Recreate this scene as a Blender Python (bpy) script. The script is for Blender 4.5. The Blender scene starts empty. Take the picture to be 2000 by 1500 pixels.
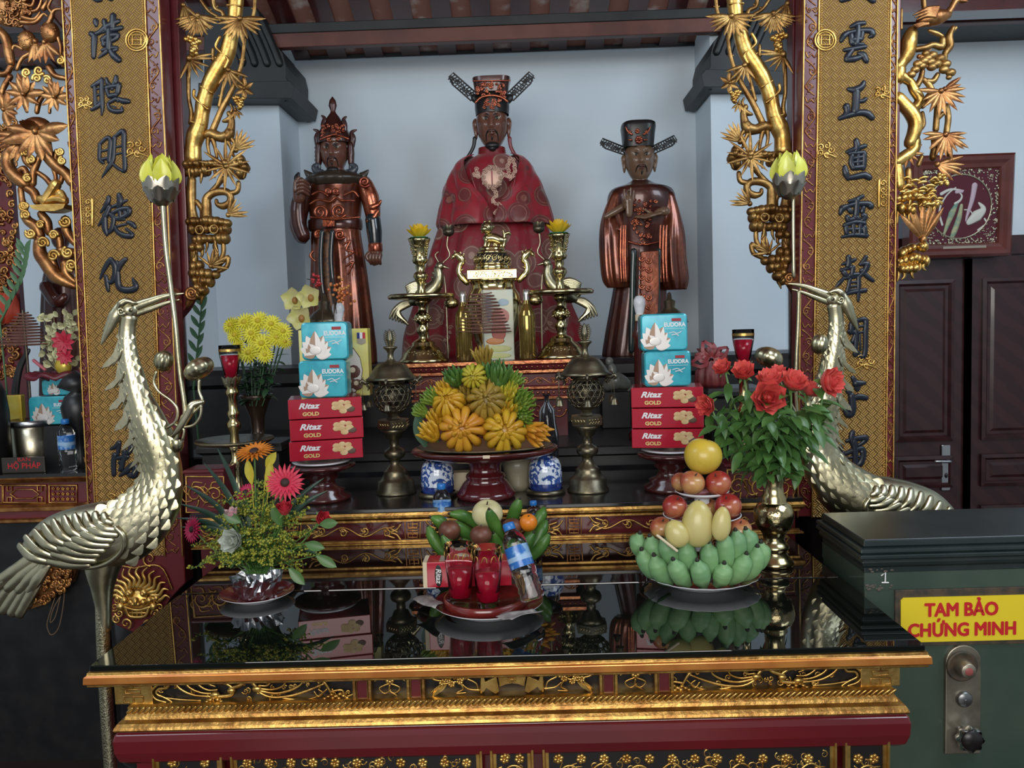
import bpy, bmesh, math, random
from math import sin, cos, pi, sqrt, atan2
from mathutils import Vector as V, Matrix, noise
SC = bpy.context.scene; COL = SC.collection; RN = random.Random(11)
# ---------------------------------------------------------------- camera (2000 x 1500 frame)
FP = 1640.0; ZC = 1.64; EYE = V((0, 0, ZC))
_Y = V((22 / FP, 121 / FP, -1)).normalized()
_X = V((1, .03, 0)); _X.z = (_X.x * _Y.x + _X.y * _Y.y) / -_Y.z; _X.normalize()
_Z = _X.cross(_Y)
AX = Matrix((_X, _Y, _Z))
cd = bpy.data.cameras.new('camera'); cam = bpy.data.objects.new('camera', cd); COL.objects.link(cam)
cd.sensor_width = 36; cd.lens = FP / 2000 * 36; cd.clip_start = .05
cam.matrix_world = Matrix.Translation(EYE) @ AX.to_4x4(); SC.camera = cam
# ---------------------------------------------------------------- light: daylight from the open front of the hall, plus an added wall fill
wd = bpy.data.worlds.new('world'); SC.world = wd; wd.use_nodes = True
wb = wd.node_tree.nodes['Background']; wb.inputs[0].default_value = (.72, .86, 1, 1); wb.inputs[1].default_value = .24
def area(name, loc, aim, sx, sy, power, col):
    l = bpy.data.lights.new(name, 'AREA'); l.shape = 'RECTANGLE'; l.size = sx; l.size_y = sy; l.energy = power; l.color = col
    o = bpy.data.objects.new(name, l); COL.objects.link(o); o.location = loc
    o.rotation_euler = (V(aim) - V(loc)).to_track_quat('-Z', 'Y').to_euler(); return o
area('daylight_doorway', (-.3, -2.6, 2.5), (0, 3, 1.2), 3.4, 1.9, 150, (1, .97, .93))
area('daylight_side', (2.2, 1.2, 3.2), (.2, 4.4, 2.0), 1.6, 1.0, 46, (.74, .87, 1))
area('wall_fill_left', (-2.2, 1.2, 3.2), (-.2, 4.4, 2.0), 1.6, 1.0, 24, (.74, .87, 1))  # added fill lamp on the left, no real opening there; lightens the back wall
SC.view_settings.view_transform = 'Standard'; SC.view_settings.look = 'None'; SC.view_settings.gamma = 1
SC.view_settings.exposure = 0; SC.view_settings.use_curve_mapping = False
# ---------------------------------------------------------------- pixel helpers: a ray through the frame meets a plane of the place
def ray(px, py): return AX @ V(((px - 1000) / FP, (750 - py) / FP, -1))
def W(px, py, D): d = ray(px, py); return EYE + d * (D / d.y)
def WZ(px, py, z): d = ray(px, py); return EYE + d * ((z - ZC) / d.z)
def S(D): return D / FP
# ---------------------------------------------------------------- materials
MATS = {}
def M(name, col, rough=.5, metal=0, coat=0, col2=None, scale=20, bump=0, bscale=60, trans=0, ior=1.5, sss=0, lo=.4, hi=.62, emit=0, spec=.5, wave=None):
    if name in MATS: return MATS[name]
    m = bpy.data.materials.new(name); m.use_nodes = True; t = m.node_tree; N = t.nodes; L = t.links
    b = N['Principled BSDF']; I = b.inputs
    I['Base Color'].default_value = (*col, 1); I['Roughness'].default_value = rough; I['Metallic'].default_value = metal
    I['Coat Weight'].default_value = coat; I['Coat Roughness'].default_value = .08; I['Transmission Weight'].default_value = trans; I['IOR'].default_value = ior
    I['Specular IOR Level'].default_value = spec
    if sss: I['Subsurface Weight'].default_value = sss; I['Subsurface Radius'].default_value = (.01, .006, .003); I['Subsurface Scale'].default_value = .5
    if emit: I['Emission Color'].default_value = (*col, 1); I['Emission Strength'].default_value = emit
    tc = None
    if col2 or bump: tc = N.new('ShaderNodeTexCoord')
    if col2:
        if wave: n = N.new('ShaderNodeTexWave'); n.inputs['Scale'].default_value = scale; n.inputs['Distortion'].default_value = wave; n.inputs['Detail'].default_value = 3; n.bands_direction = 'DIAGONAL'; o = n.outputs['Color']
        else: n = N.new('ShaderNodeTexNoise'); n.inputs['Scale'].default_value = scale; n.inputs['Detail'].default_value = 6; o = n.outputs['Fac']
        L.new(tc.outputs['Object'], n.inputs['Vector'])
        r = N.new('ShaderNodeValToRGB'); r.color_ramp.elements[0].position = lo; r.color_ramp.elements[1].position = hi
        r.color_ramp.elements[0].color = (*col, 1); r.color_ramp.elements[1].color = (*col2, 1)
        L.new(o, r.inputs[0]); L.new(r.outputs[0], I['Base Color'])
    if bump:
        n2 = N.new('ShaderNodeTexNoise'); n2.inputs['Scale'].default_value = bscale; n2.inputs['Detail'].default_value = 4; L.new(tc.outputs['Object'], n2.inputs['Vector'])
        bp = N.new('ShaderNodeBump'); bp.inputs['Strength'].default_value = bump; bp.inputs['Distance'].default_value = .004
        L.new(n2.outputs['Fac'], bp.inputs['Height']); L.new(bp.outputs[0], I['Normal'])
    MATS[name] = m; return m
GOLD = M('gilt', (.54, .32, .09), .38, .9, col2=(.30, .145, .04), scale=30, bump=.35, bscale=90)
GOLDB = M('bright_gilt', (.70, .46, .14), .34, .92, col2=(.46, .25, .06), scale=25, bump=.2, bscale=80)
GOLDR = M('red_gilt', (.50, .25, .08), .36, .9, col2=(.27, .10, .035), scale=24, bump=.3, bscale=80)
AMBER = M('amber_lacquer', (.52, .17, .03), .25, .55, coat=.5, col2=(.66, .26, .05), scale=14)
BROWNL = M('brown_lacquer', (.16, .035, .012), .25, .3, coat=.5, col2=(.26, .07, .02), scale=14)
RED = M('red_lacquer', (.135, .010, .014), .16, 0, coat=.6, col2=(.11, .011, .015), scale=4)
MAROON = M('maroon_lacquer', (.10, .012, .016), .28, 0, coat=.3, col2=(.13, .016, .02), scale=8)
DKRED = M('dark_red_wood', (.045, .008, .008), .22, 0, coat=.5, col2=(.07, .012, .010), scale=10)
BLACK = M('black_lacquer', (.008, .008, .009), .2, 0, coat=.4, col2=(.014, .013, .013), scale=12)
BLACKM = M('black_wood', (.008, .008, .009), .4, col2=(.015, .0145, .015), scale=12)
BRASS = M('brass', (.58, .50, .27), .2, 1, col2=(.45, .37, .18), scale=14, bump=.06, bscale=60)
BRASSD = M('old_bronze', (.22, .19, .12), .36, .9, col2=(.12, .105, .075), scale=16, bump=.15, bscale=70)
PALE = M('pale_brass', (.54, .50, .34), .3, 1, col2=(.38, .35, .22), scale=9, bump=.12, bscale=70)
WHITE = M('white_porcelain', (.78, .80, .84), .12, coat=.4)
COPPER = M('copper_lacquer', (.11, .028, .016), .26, .6, coat=.5, col2=(.23, .062, .028), scale=9, bump=.35, bscale=28)
COPPERB = M('bright_copper_lacquer', (.46, .13, .06), .25, .8, coat=.4, col2=(.28, .06, .03), scale=22, bump=.4, bscale=60)
COPPERD = M('dark_copper_lacquer', (.05, .014, .011), .3, .3, coat=.5, col2=(.09, .022, .014), scale=9, bump=.25, bscale=28)
SKINA = M('painted_brown_face', (.15, .060, .038), .26, 0, coat=.5, col2=(.17, .07, .045), scale=6)
SKINB = M('painted_tan_face', (.17, .10, .058), .3, 0, coat=.4, col2=(.19, .11, .065), scale=6)
INK = M('black_paint', (.012, .010, .010), .35)
NAVY = M('blue_black_lacquer', (.010, .013, .021), .32, 0, coat=.12, spec=.3)
EYEW = M('eye_white', (.34, .29, .23), .25)
LEAF = M('leaf_green', (.045, .12, .028), .4, col2=(.07, .16, .035), scale=18)
LEAFD = M('dark_leaf_green', (.022, .062, .028), .4, col2=(.035, .085, .035), scale=18)
STEM = M('stem_green', (.10, .20, .05), .5)
# ---------------------------------------------------------------- mesh builder
ORG = {}
def thing(name, label, cat, loc, group=None):
    o = bpy.data.objects.new(name, None); COL.objects.link(o); o.location = loc; o.empty_display_size = .02
    ORG[o] = V(loc); return tag(o, label, cat, group)
def tag(o, label, cat=None, group=None, kind=None):
    if label: o['label'] = label
    if cat: o['category'] = cat
    if group: o['group'] = group
    if kind: o['kind'] = kind
    return o
def cat_rom(p, n=6):
    p = [V(q) for q in p]
    if len(p) < 3 or n < 2: return p
    out = []
    for i in range(len(p) - 1):
        a, b, c, d = p[max(i - 1, 0)], p[i], p[i + 1], p[min(i + 2, len(p) - 1)]
        for k in range(n):
            t = k / n
            out.append(.5 * ((2 * b) + (c - a) * t + (2 * a - 5 * b + 4 * c - d) * t * t + (3 * b - a - 3 * c + d) * t ** 3))
    return out + [p[-1]]
def lerpl(l, t):
    if not isinstance(l, (list, tuple)): return l
    x = t * (len(l) - 1); i = min(int(x), len(l) - 2); return l[i] + (l[i + 1] - l[i]) * (x - i)
class MB:
    def __init__(s): s.v = []; s.f = []; s.m = []; s.sm = []; s.mi = 0
    def add(s, vs, fs, smooth=True):
        b = len(s.v); s.v += [V(q) for q in vs]
        for f in fs: s.f.append([i + b for i in f]); s.m.append(s.mi); s.sm.append(smooth)
        return s
    def grid(s, rows, cu=False, cv=False, smooth=True):      # rows of points; cu closes along a row, cv closes along the rows
        n = len(rows[0]); m = len(rows); fs = []
        for i in range(m if cv else m - 1):
            for j in range(n if cu else n - 1):
                fs.append((i * n + j, i * n + (j + 1) % n, ((i + 1) % m) * n + (j + 1) % n, ((i + 1) % m) * n + j))
        return s.add([q for r in rows for q in r], fs, smooth)
    def box(s, c, d, rot=None):
        c = V(c); R = rot or Matrix.Identity(3); vs = [c + R @ V((x * d[0] / 2, y * d[1] / 2, z * d[2] / 2)) for x in (-1, 1) for y in (-1, 1) for z in (-1, 1)]
        return s.add(vs, [(0, 1, 3, 2), (4, 6, 7, 5), (0, 4, 5, 1), (2, 3, 7, 6), (0, 2, 6, 4), (1, 5, 7, 3)], False)
    def lathe(s, prof, c, n=28, rot=None, sq=1, smooth=True, ph=0):         # prof: (r, z) from the bottom or top; c: centre
        c = V(c); R = rot or Matrix.Identity(3); rows = []
        for r, z in prof:
            rows.append([c + R @ V((r * cos(2 * pi * k / n + ph), r * sq * sin(2 * pi * k / n + ph), z)) for k in range(n)])
        return s.grid(rows, cu=True, smooth=smooth)
    def rect(s, prof, x0, x1, y0, y1, caps=True, mis=None):        # a rectangular moulding: prof of (outward, z)
        for i in range(len(prof) - 1):
            if mis: s.mi = mis[i]
            r = [[(x0 - o, y0 - o, z), (x1 + o, y0 - o, z), (x1 + o, y1 + o, z), (x0 - o, y1 + o, z)] for o, z in prof[i:i + 2]]
            s.grid(r, cu=True, smooth=False)
        if caps:
            for o, z in (prof[0], prof[-1]): s.add([(x0 - o, y0 - o, z), (x1 + o, y0 - o, z), (x1 + o, y1 + o, z), (x0 - o, y1 + o, z)], [(0, 1, 2, 3)], False)
        return s
    def tube(s, pts, r, n=7, sm=5, flat=1.0, fd=(0, 1, 0), cap=True):
        p = cat_rom(pts, sm); m = len(p); rows = []; fd = V(fd)
        for i, q in enumerate(p):
            t = (p[min(i + 1, m - 1)] - p[max(i - 1, 0)])
            if t.length < 1e-9: t = V((0, 0, 1))
            t.normalize(); a = t.cross(fd)
            if a.length < 1e-3: a = t.cross(V((1, 0, 0)))
            a.normalize(); b = a.cross(t); rr = lerpl(r, i / max(m - 1, 1))
            rows.append([q + a * (rr * cos(2 * pi * k / n)) + b * (rr * flat * sin(2 * pi * k / n)) for k in range(n)])
        if cap:
            t0 = (p[0] - p[1]).normalized(); t1 = (p[-1] - p[-2]).normalized(); r0 = lerpl(r, 0); r1 = lerpl(r, 1)
            rows = [[p[0] + t0 * r0] * n, [p[0] + t0 * r0 * .6 + (q - p[0]) * .75 for q in rows[0]]] + rows + [[p[-1] + t1 * r1 * .6 + (q - p[-1]) * .75 for q in rows[-1]], [p[-1] + t1 * r1] * n]
        return s.grid(rows, cu=True)
    def ell(s, c, r, n=14, m=9, rot=None, fn=None):
        c = V(c); R = rot or Matrix.Identity(3); r = r if isinstance(r, (tuple, list)) else (r, r, r); rows = []
        for i in range(m + 1):
            th = pi * i / m; row = []
            for k in range(n):
                ph = 2 * pi * k / n; d = V((sin(th) * cos(ph), sin(th) * sin(ph), cos(th)))
                q = V((d.x * r[0], d.y * r[1], d.z * r[2]))
                if fn: q = fn(q, d)
                row.append(c + R @ q)
            rows.append(row)
        return s.grid(rows, cu=True)
    def prism(s, poly, y0, y1):     # poly of (x, z) -> solid between two depths
        n = len(poly)
        s.add([(x, y0, z) for x, z in poly], [tuple(range(n))], False); s.add([(x, y1, z) for x, z in poly], [tuple(range(n))[::-1]], False)
        return s.grid([[(x, y0, z) for x, z in poly], [(x, y1, z) for x, z in poly]], cu=True, smooth=False)
    def blade(s, p0, d, up, ln, wd, curl=.3, fold=.25, n=6, tip=1.0, th=.0):   # a leaf or petal with a midrib
        d = V(d).normalized(); up = V(up); sd = d.cross(up)
        if sd.length < 1e-4: sd = d.cross(V((1, .2, .1)))
        sd.normalize(); up = sd.cross(d).normalized(); rows = []; p0 = V(p0)
        for i in range(n + 1):
            t = i / n; w = wd * .5 * (sin(pi * min(t ** tip, 1)) ** .75 if 0 < t < 1 else .02)
            if i == 0: w = wd * .12
            q = p0 + d * (ln * t) - up * (curl * ln * t * t)
            rows.append([q - sd * w + up * (fold * w), q - sd * w * .5 + up * (fold * w * .3), q, q + sd * w * .5 + up * (fold * w * .3), q + sd * w + up * (fold * w)])
        s.grid(rows)
        if th:
            s.grid([[q - up * th for q in r][::-1] for r in rows])
        return s
    def text(s, body, size, fn, depth=.0, bold=0, align='CENTER', shear=0, sx=1):        # fn maps (x, y) of the lettering to a point
        c = bpy.data.curves.new('t', 'FONT'); c.body = body; c.size = size; c.align_x = align; c.offset = bold; c.shear = shear; c.extrude = depth; c.resolution_u = 3
        o = bpy.data.objects.new('t', c); COL.objects.link(o); bpy.context.view_layer.update()
        me = bpy.data.meshes.new_from_object(o.evaluated_get(bpy.context.evaluated_depsgraph_get()))
        s.add([fn(v.co.x * sx, v.co.y, v.co.z) for v in me.vertices], [tuple(p.vertices) for p in me.polygons], False)
        bpy.data.objects.remove(o); bpy.data.curves.remove(c); bpy.data.meshes.remove(me); return s
    def mirror(s, fn):          # append a mapped copy of everything built so far
        n = len(s.v); s.v += [V(fn(q)) for q in s.v[:n]]
        for i in range(len(s.f)): s.f.append([j + n for j in reversed(s.f[i])]); s.m.append(s.m[i]); s.sm.append(s.sm[i])
        return s
    def build(s, name, mats, parent=None, label=None, cat=None, group=None, kind=None, org=None, bev=0, sub=0, solid=0):
        mats = mats if isinstance(mats, (list, tuple)) else [mats]
        o0 = V(org) if org is not None else (ORG[parent] if parent else V((0, 0, 0)))
        me = bpy.data.meshes.new(name); me.from_pydata([q - o0 for q in s.v], [], s.f)
        for mt in mats: me.materials.append(mt)
        me.polygons.foreach_set('material_index', s.m); me.polygons.foreach_set('use_smooth', s.sm)
        bm = bmesh.new(); bm.from_mesh(me); bmesh.ops.remove_doubles(bm, verts=bm.verts, dist=1e-6); bmesh.ops.recalc_face_normals(bm, faces=bm.faces); bm.to_mesh(me); bm.free()
        o = bpy.data.objects.new(name, me); COL.objects.link(o)
        if parent: o.parent = parent; o.location = o0 - ORG[parent]
        else: o.location = o0
        ORG[o] = o0
        if bev:
            b = o.modifiers.new('b', 'BEVEL'); b.width = bev; b.segments = 2; b.limit_method = 'ANGLE'; b.angle_limit = .6
        if solid: b = o.modifiers.new('s', 'SOLIDIFY'); b.thickness = solid; b.offset = 0
        if sub: b = o.modifiers.new('u', 'SUBSURF'); b.levels = sub; b.render_levels = sub
        return tag(o, label, cat, group, kind)
def kids(o): return [c for c in o.children]
def copy_tree(o, delta, label=None, parent=None, mat=None, seen=None):
    c = o.copy(); COL.objects.link(c)
    if parent: c.parent = parent; ORG[c] = ORG[o]
    else: c.location = V(o.location) + V(delta); ORG[c] = ORG[o] + V(delta)
    if label: c['label'] = label
    for k in kids(o): copy_tree(k, delta, None, c)
    return c
def PT(D):      # a drawing plane at depth D: pixel outline -> points
    return lambda x, y, dy=0: W(x, y, D) + V((0, dy, 0))
def pt(mb, D, pts, r, n=7, sm=5, flat=.7, dy=0):
    sc = S(D); rr = [q * sc for q in r] if isinstance(r, (list, tuple)) else r * sc
    return mb.tube([W(q[0], q[1], D) + V((0, dy + (q[2] if len(q) > 2 else 0), 0)) for q in pts], rr, n, sm, flat)
def spiral(cx, cy, r, turns=1.4, a0=0, sgn=1, n=18, r1=.12):
    return [(cx + r * (1 - (1 - r1) * i / n) * cos(a0 + sgn * 2 * pi * turns * i / n), cy + r * (1 - (1 - r1) * i / n) * sin(a0 + sgn * 2 * pi * turns * i / n)) for i in range(n + 1)]
def LP(cx, D, prof, base=None):     # pixel profile [(y, r)] of a turned object -> centre and metric profile
    ys = [p[0] for p in prof]; ym = (min(ys) + max(ys)) / 2; c = W(cx, ym, D); sc = S(D)
    return V((c.x, c.y, 0)), [(r * sc, c.z + (ym - y) * sc) for y, r in prof]
# ---------------------------------------------------------------- the setting
WALLM = M('white_wall_paint', (.64, .735, .80), .8, col2=(.72, .80, .85), scale=1.6, bump=.05, bscale=30, lo=.3, hi=.7)
FLOORM = M('dark_floor_tile', (.020, .012, .010), .3, col2=(.032, .02, .016), scale=3)
TILE = M('roof_tile', (.26, .11, .08), .85, col2=(.52, .46, .42), scale=9, lo=.52, hi=.72, bump=.3, bscale=40)
BEAMR = M('red_brown_beam', (.13, .038, .024), .5, col2=(.085, .024, .016), scale=6)
GREYW = M('dark_grey_timber', (.007, .009, .0095), .5, col2=(.015, .018, .018), scale=7)
def struct(mb, name, mats, bev=0, label=None): return mb.build(name, mats, kind='structure', bev=bev, label=label)
m = MB(); m.box((0, 2.5, -.05), (9, 7.4, .1)); struct(m, 'floor', FLOORM)
YB = 4.55
pl, pr = W(565, 118, YB), W(1380, 88, YB); ZT = (pl.z + pr.z) / 2
m = MB(); m.box((0, YB + .06, 1.9), (9, .12, 3.8)); struct(m, 'wall_back', WALLM)
# side bays: shallow piers left and right of the niche
for nm, a, b in (('left', 436, 565), ('right', 1380, 1442)):
    x0 = W(a, 400, 4.15).x; x1 = W(b, 400, 4.15).x
    if nm == 'left': x1 = W(566, 400, 4.3).x; x0 = x1 - .36
    else: x0 = W(1381, 400, 4.3).x; x1 = x0 + .36
    m = MB(); m.box(((x0 + x1) / 2, 4.37, 1.55), (x1 - x0, .36, 3.1)); struct(m, 'trim_1' if nm == 'left' else 'trim_2', WALLM)
m = MB(); m.box((-3.3, 2.5, 1.9), (.12, 7.4, 3.8)); struct(m, 'wall_left', WALLM)
m = MB(); m.box((3.3, 2.5, 1.9), (.12, 7.4, 3.8)); struct(m, 'wall_right', WALLM)
# sloping roof: tile courses showing between rafters, purlins across
RS = .34
def roofz(y): return ZT + (YB - y) * RS
m = MB(); m.add([(-4.4, YB + .1, roofz(YB + .1) + .012), (4.4, YB + .1, roofz(YB + .1) + .012), (4.4, -1.3, roofz(-1.3) + .012), (-4.4, -1.3, roofz(-1.3) + .012)], [(0, 1, 2, 3)], False)
m.add([(-4.4, YB + .1, roofz(YB + .1) + .1), (4.4, YB + .1, roofz(YB + .1) + .1), (4.4, -1.3, roofz(-1.3) + .1), (-4.4, -1.3, roofz(-1.3) + .1)], [(3, 2, 1, 0)], False)
struct(m, 'ceiling', TILE)
m = MB(); pit = .193
sl = sqrt(1 + RS * RS); rot = Matrix.Rotation(-math.atan(RS), 3, 'X')
for k in range(-26, 27):
    x = k * pit + .03; yc = (YB - .9) / 1; y0 = 1.8
    m.box((x, (YB + y0) / 2, roofz((YB + y0) / 2) + .006), (.095, (YB - y0) * sl, .02), rot)
struct(m, 'trim_3', DKRED)
def cross_beam(px0, py0, px1, py1, D, h, d, name, mats):
    a = W(px0, py0, D); b = W(px1, py1, D); c = (a + b) / 2
    m = MB(); m.mi = 0; m.box((c.x, D + d / 2, c.z - h / 2), (6.4, d, h)); return struct(m, name, mats, bev=.004)
cross_beam(560, 62, 1400, 29, 4.12, .075, .05, 'trim_4', BEAMR)
cross_beam(560, 46, 1400, 13, 4.11, .045, .07, 'trim_5', GREYW)
m = MB(); m.box((0, YB - .006, ZT + .006), (8.8, .014, .016)); struct(m, 'trim_6', BLACKM)
# dark carved caps on the piers
for nm, sg, px in (('trim_7', -1, 566), ('trim_8', 1, 1381)):
    fx = lambda q: W(px + sg * q, 0, 4.15).x
    D = 4.15; t = lambda dx, y: ((lambda w: (w.x, w.z))(W(px - sg * dx * -1 * -1 if False else px + sg * dx, y + (0 if sg < 0 else -22), D)))
    poly = [t(-18, 180), t(-12, 200), t(5, 204), t(5, 196), t(160, 196), t(160, 20), t(60, 20), t(50, 45), t(30, 85), t(8, 110), t(2, 135), t(2, 158), t(-6, 168)]
    m = MB(); m.prism(poly, 4.1, 4.52)
    for j in range(4):
        pts = [(*t(48 - j * 0 + 20 * j, 50 + 8 * j),), (*t(28 + 20 * j, 95 + 8 * j),), (*t(14 + 24 * j, 130),)]
        m.tube([(x, 4.1, zz) for x, zz in pts], .02, 6)
    m.prism([t(-19, 178), t(-14, 202), t(165, 202), t(165, 172), t(-10, 168)], 4.06, 4.52)
    struct(m, nm, GREYW, bev=.006)
# far right: double door under a white wall, lintel
DY = 4.42
dl, dr = W(1752, 520, DY), W(2040, 500, DY); dz1 = W(1885, 497, DY).z
WOODD = M('dark_door_wood', (.040, .011, .012), .3, coat=.3, col2=(.028, .008, .009), scale=5, wave=4)
def leafdoor(name, xa, xb, lab, handle):
    r = bpy.data.objects.new(name, None); COL.objects.link(r); r.location = ((xa + xb) / 2, DY, 0); ORG[r] = V(r.location); tag(r, lab, 'door', kind='structure')
    m = MB(); w = xb - xa; c = (xa + xb) / 2
    m.box((c, DY, dz1 / 2), (w, .05, dz1 - .03)); m.build('door_leaf', WOODD, r)
    z1 = W(1885, 545, DY).z
    for za, zb in ((W(1885, 858, DY).z, z1), (W(1885, 948, DY).z, W(1885, 886, DY).z), (.3, W(1885, 985, DY).z)):
        m = MB(); m.rect([(0, 0), (0, .018), (-.018, .022), (-.03, .008), (-.045, .008), (-.06, .016)], c - w * .34, c + w * .34, -(zb - za) / 2, (zb - za) / 2, caps=True)
        m.v = [V((q.x, DY - .025 - q.z, (za + zb) / 2 + q.y)) for q in m.v]; m.build('door_panel', WOODD, r)
    m = MB(); m.box((xb + .0 if handle else xa, DY - .03, dz1 / 2), (.03, .03, dz1 - .05)); m.build('meeting_strip', WOODD, r)
    if handle:
        D = DY - .06; p = W(1852, 915, D); sc = S(D)
        h = MB(); h.rect([(0, 0), (0, .008), (-.003, .01)], -9 * sc, 9 * sc, -46 * sc, 46 * sc)
        h.v = [V((p.x + q.x, DY - .028 - q.z, p.z + q.y)) for q in h.v]
        STEEL = M('brushed_steel', (.5, .5, .5), .35, 1)
        hp = h.build('handle_plate', STEEL, r, bev=.004)
        q = W(1852, 900, D); m = MB(); m.tube([(q.x, DY - .03, q.z), (q.x, DY - .08, q.z), (q.x - .01, DY - .085, q.z), (q.x - 28 * sc, DY - .08, q.z + .002)], .008, 8, 3); m.build('lever', STEEL, hp)
        k = W(1852, 930, D); m = MB(); m.ell((k.x, DY - .04, k.z), (.008, .006, .014)); m.build('keyhole', INK, hp)
    return r
xm = W(1883, 700, DY).x
leafdoor('door_1', dl.x - .10, xm, 'dark wooden door leaf carrying the steel lever handle', True)
leafdoor('door_2', xm, xm + (xm - dl.x) + .1, 'plain dark wooden door leaf without a handle, at the right edge of the photo', False)
m = MB(); m.box((xm, DY + .01, dz1 + .04), (1.9, .09, .1)); struct(m, 'trim_9', WOODD, bev=.005)
# dark roof mass over the far right wall
a = W(1880, 77, YB - .05); m = MB(); m.box((a.x + .7, YB - .25, a.z + .45), (3.1, .5, .9)); struct(m, 'trim_10', GREYW)
a2 = W(1880, 40, YB - .35); m = MB(); m.box((a2.x + .7, YB - .6, a2.z), (3.1, .12, .12)); struct(m, 'trim_11', DKRED)
# left: dark roof over the left bay
a = W(150, 170, YB - .05); m = MB(); m.box((-2.45, YB - .25, a.z + .75), (2.7, .5, .9)); struct(m, 'trim_12', GREYW)
# round red columns behind the couplet boards
DC = 2.87
for nm, x0, x1 in (('trim_13', 296, 357), ('trim_14', 1549, 1606)):
    c = (W(x0, 500, DC) + W(x1, 500, DC)) / 2
    if nm == 'trim_13': cx = W(364, 750, DC).x - .15
    else: cx = W(1544, 750, DC).x + .15
    m = MB(); m.lathe([(.15, 0.16), (.15, 3.6)], (cx, DC, 0), 40); m.lathe([(.22, 0), (.22, .1), (.19, .16), (.15, .17)], (cx, DC, 0), 40); struct(m, nm, BLACK)
# ---------------------------------------------------------------- carved ornament helpers (drawn on a plane at depth D)
def vine(mb, D, x0, x1, y0, y1, n, r=2.0, seed=1, leafy=True, dy=0, flat=.7):
    q = random.Random(seed); ym = (y0 + y1) / 2; a = (y1 - y0) * .30; L = x1 - x0
    pts = [(x0 + L * i / (n * 4), ym + ((y1 - y0) * 0) + a * sin(pi * i / 4) + (y0 - y0)) for i in range(n * 4 + 1)]
    pt(mb, D, pts, r * .8, 6, 3, flat, dy)
    for i in range(n):
        cx = x0 + L * (i + .5) / n; up = -1 if i % 2 else 1; rr = (y1 - y0) * .27
        pt(mb, D, spiral(cx, ym - up * a * .25, rr, 1.35, pi * .5 * up, -up, 16), [r, r * .5], 6, 2, flat, dy)
        if leafy:
            for k in range(3):
                an = q.uniform(0, 6.28); pt(mb, D, [(cx, ym), (cx + rr * .8 * cos(an), ym + rr * .8 * sin(an)), (cx + rr * 1.35 * cos(an + .5), ym + rr * 1.25 * sin(an + .5))], [r * .9, r * .3], 5, 3, flat, dy)
def flower(mb, D, x, y, r, n=6, dy=0, fl=.5):
    sc = S(D); c = W(x, y, D) + V((0, dy, 0))
    for k in range(n):
        a = 2 * pi * k / n + .3; mb.ell(c + V((cos(a) * r * .58 * sc, 0, sin(a) * r * .58 * sc)), (r * .42 * sc, r * fl * sc * .6, r * .42 * sc), 9, 6)
    mb.ell(c - V((0, r * .2 * sc, 0)), (r * .3 * sc, r * fl * sc * .8, r * .3 * sc), 9, 6)
def rope(mb, x0, x1, y, z, r, pitch):
    n = int((x1 - x0) / pitch)
    for i in range(n):
        x = x0 + (i + .5) * (x1 - x0) / n
        mb.tube([(x - pitch * .5, y, z - r * .8), (x + pitch * .5, y - r * .4, z + r * .8)], r * .5, 5, 1, .8)
def shou(mb, D, x0, x1, y0, y1, w, dy=0):         # a squared longevity character, mirrored left and right
    cx = (x0 + x1) / 2; a = (x1 - x0) / 2; h = y1 - y0; g = lambda u, v: (cx + u * a, y0 + v * h)
    for L in ([(-.6, .02), (.6, .02)], [(0, .02), (0, .2)], [(-.8, .2), (.8, .2)], [(-.8, .2), (-.8, .38), (-.35, .38)], [(.8, .2), (.8, .38), (.35, .38)],
              [(-.55, .5), (.55, .5)], [(-.55, .5), (-.55, .66), (.55, .66), (.55, .5)], [(-.8, .8), (.8, .8)], [(0, .66), (0, .98)], [(-.8, .8), (-.8, .98), (-.4, .98)], [(.8, .8), (.8, .98), (.4, .98)]):
        pt(mb, D, [g(*q) for q in L], w, 5, 1, .7, dy)
# ---------------------------------------------------------------- front altar table
x0, x1, y0, y1 = -.863, .750, 1.575, 2.0
ALT = thing('altar_table', 'gilded red altar table nearest the camera with dark glass top and carved frieze', 'altar table', (-.056, 1.8, 0))
GLASS = M('dark_table_glass', (.004, .0055, .0045), .015, 0, ior=1.52, spec=.62, coat=.0)
m = MB(); m.box(((x0 + x1) / 2, (y0 + y1) / 2, .994), (x1 - x0, y1 - y0, .012)); m.build('glass_top', GLASS, ALT, bev=.0015, label='dark green glass sheet over the table')
m = MB(); m.rect([(-.02, .9875), (.004, .9875), (.005, .982), (.009, .980), (.010, .966), (.005, .964), (.005, .959), (-.004, .957), (-.018, .951), (-.03, .949), (-.05, .945), (-.06, .945)], x0, x1, y0, y1, mis=[0, 0, 1, 1, 0, 0, 0, 2, 2, 2, 2])
m.build('table_top', [GOLD, AMBER, BROWNL], ALT, bev=.0015)
fx0, fx1, fy = x0 + .054, x1 - .046, y0 + .05
m = MB(); m.box(((fx0 + fx1) / 2, (fy + .016 + y1) / 2, .91), (fx1 - fx0, y1 - fy - .016 - .01, .075)); m.build('frieze_recess', INK, ALT)
D = fy + .008
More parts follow.
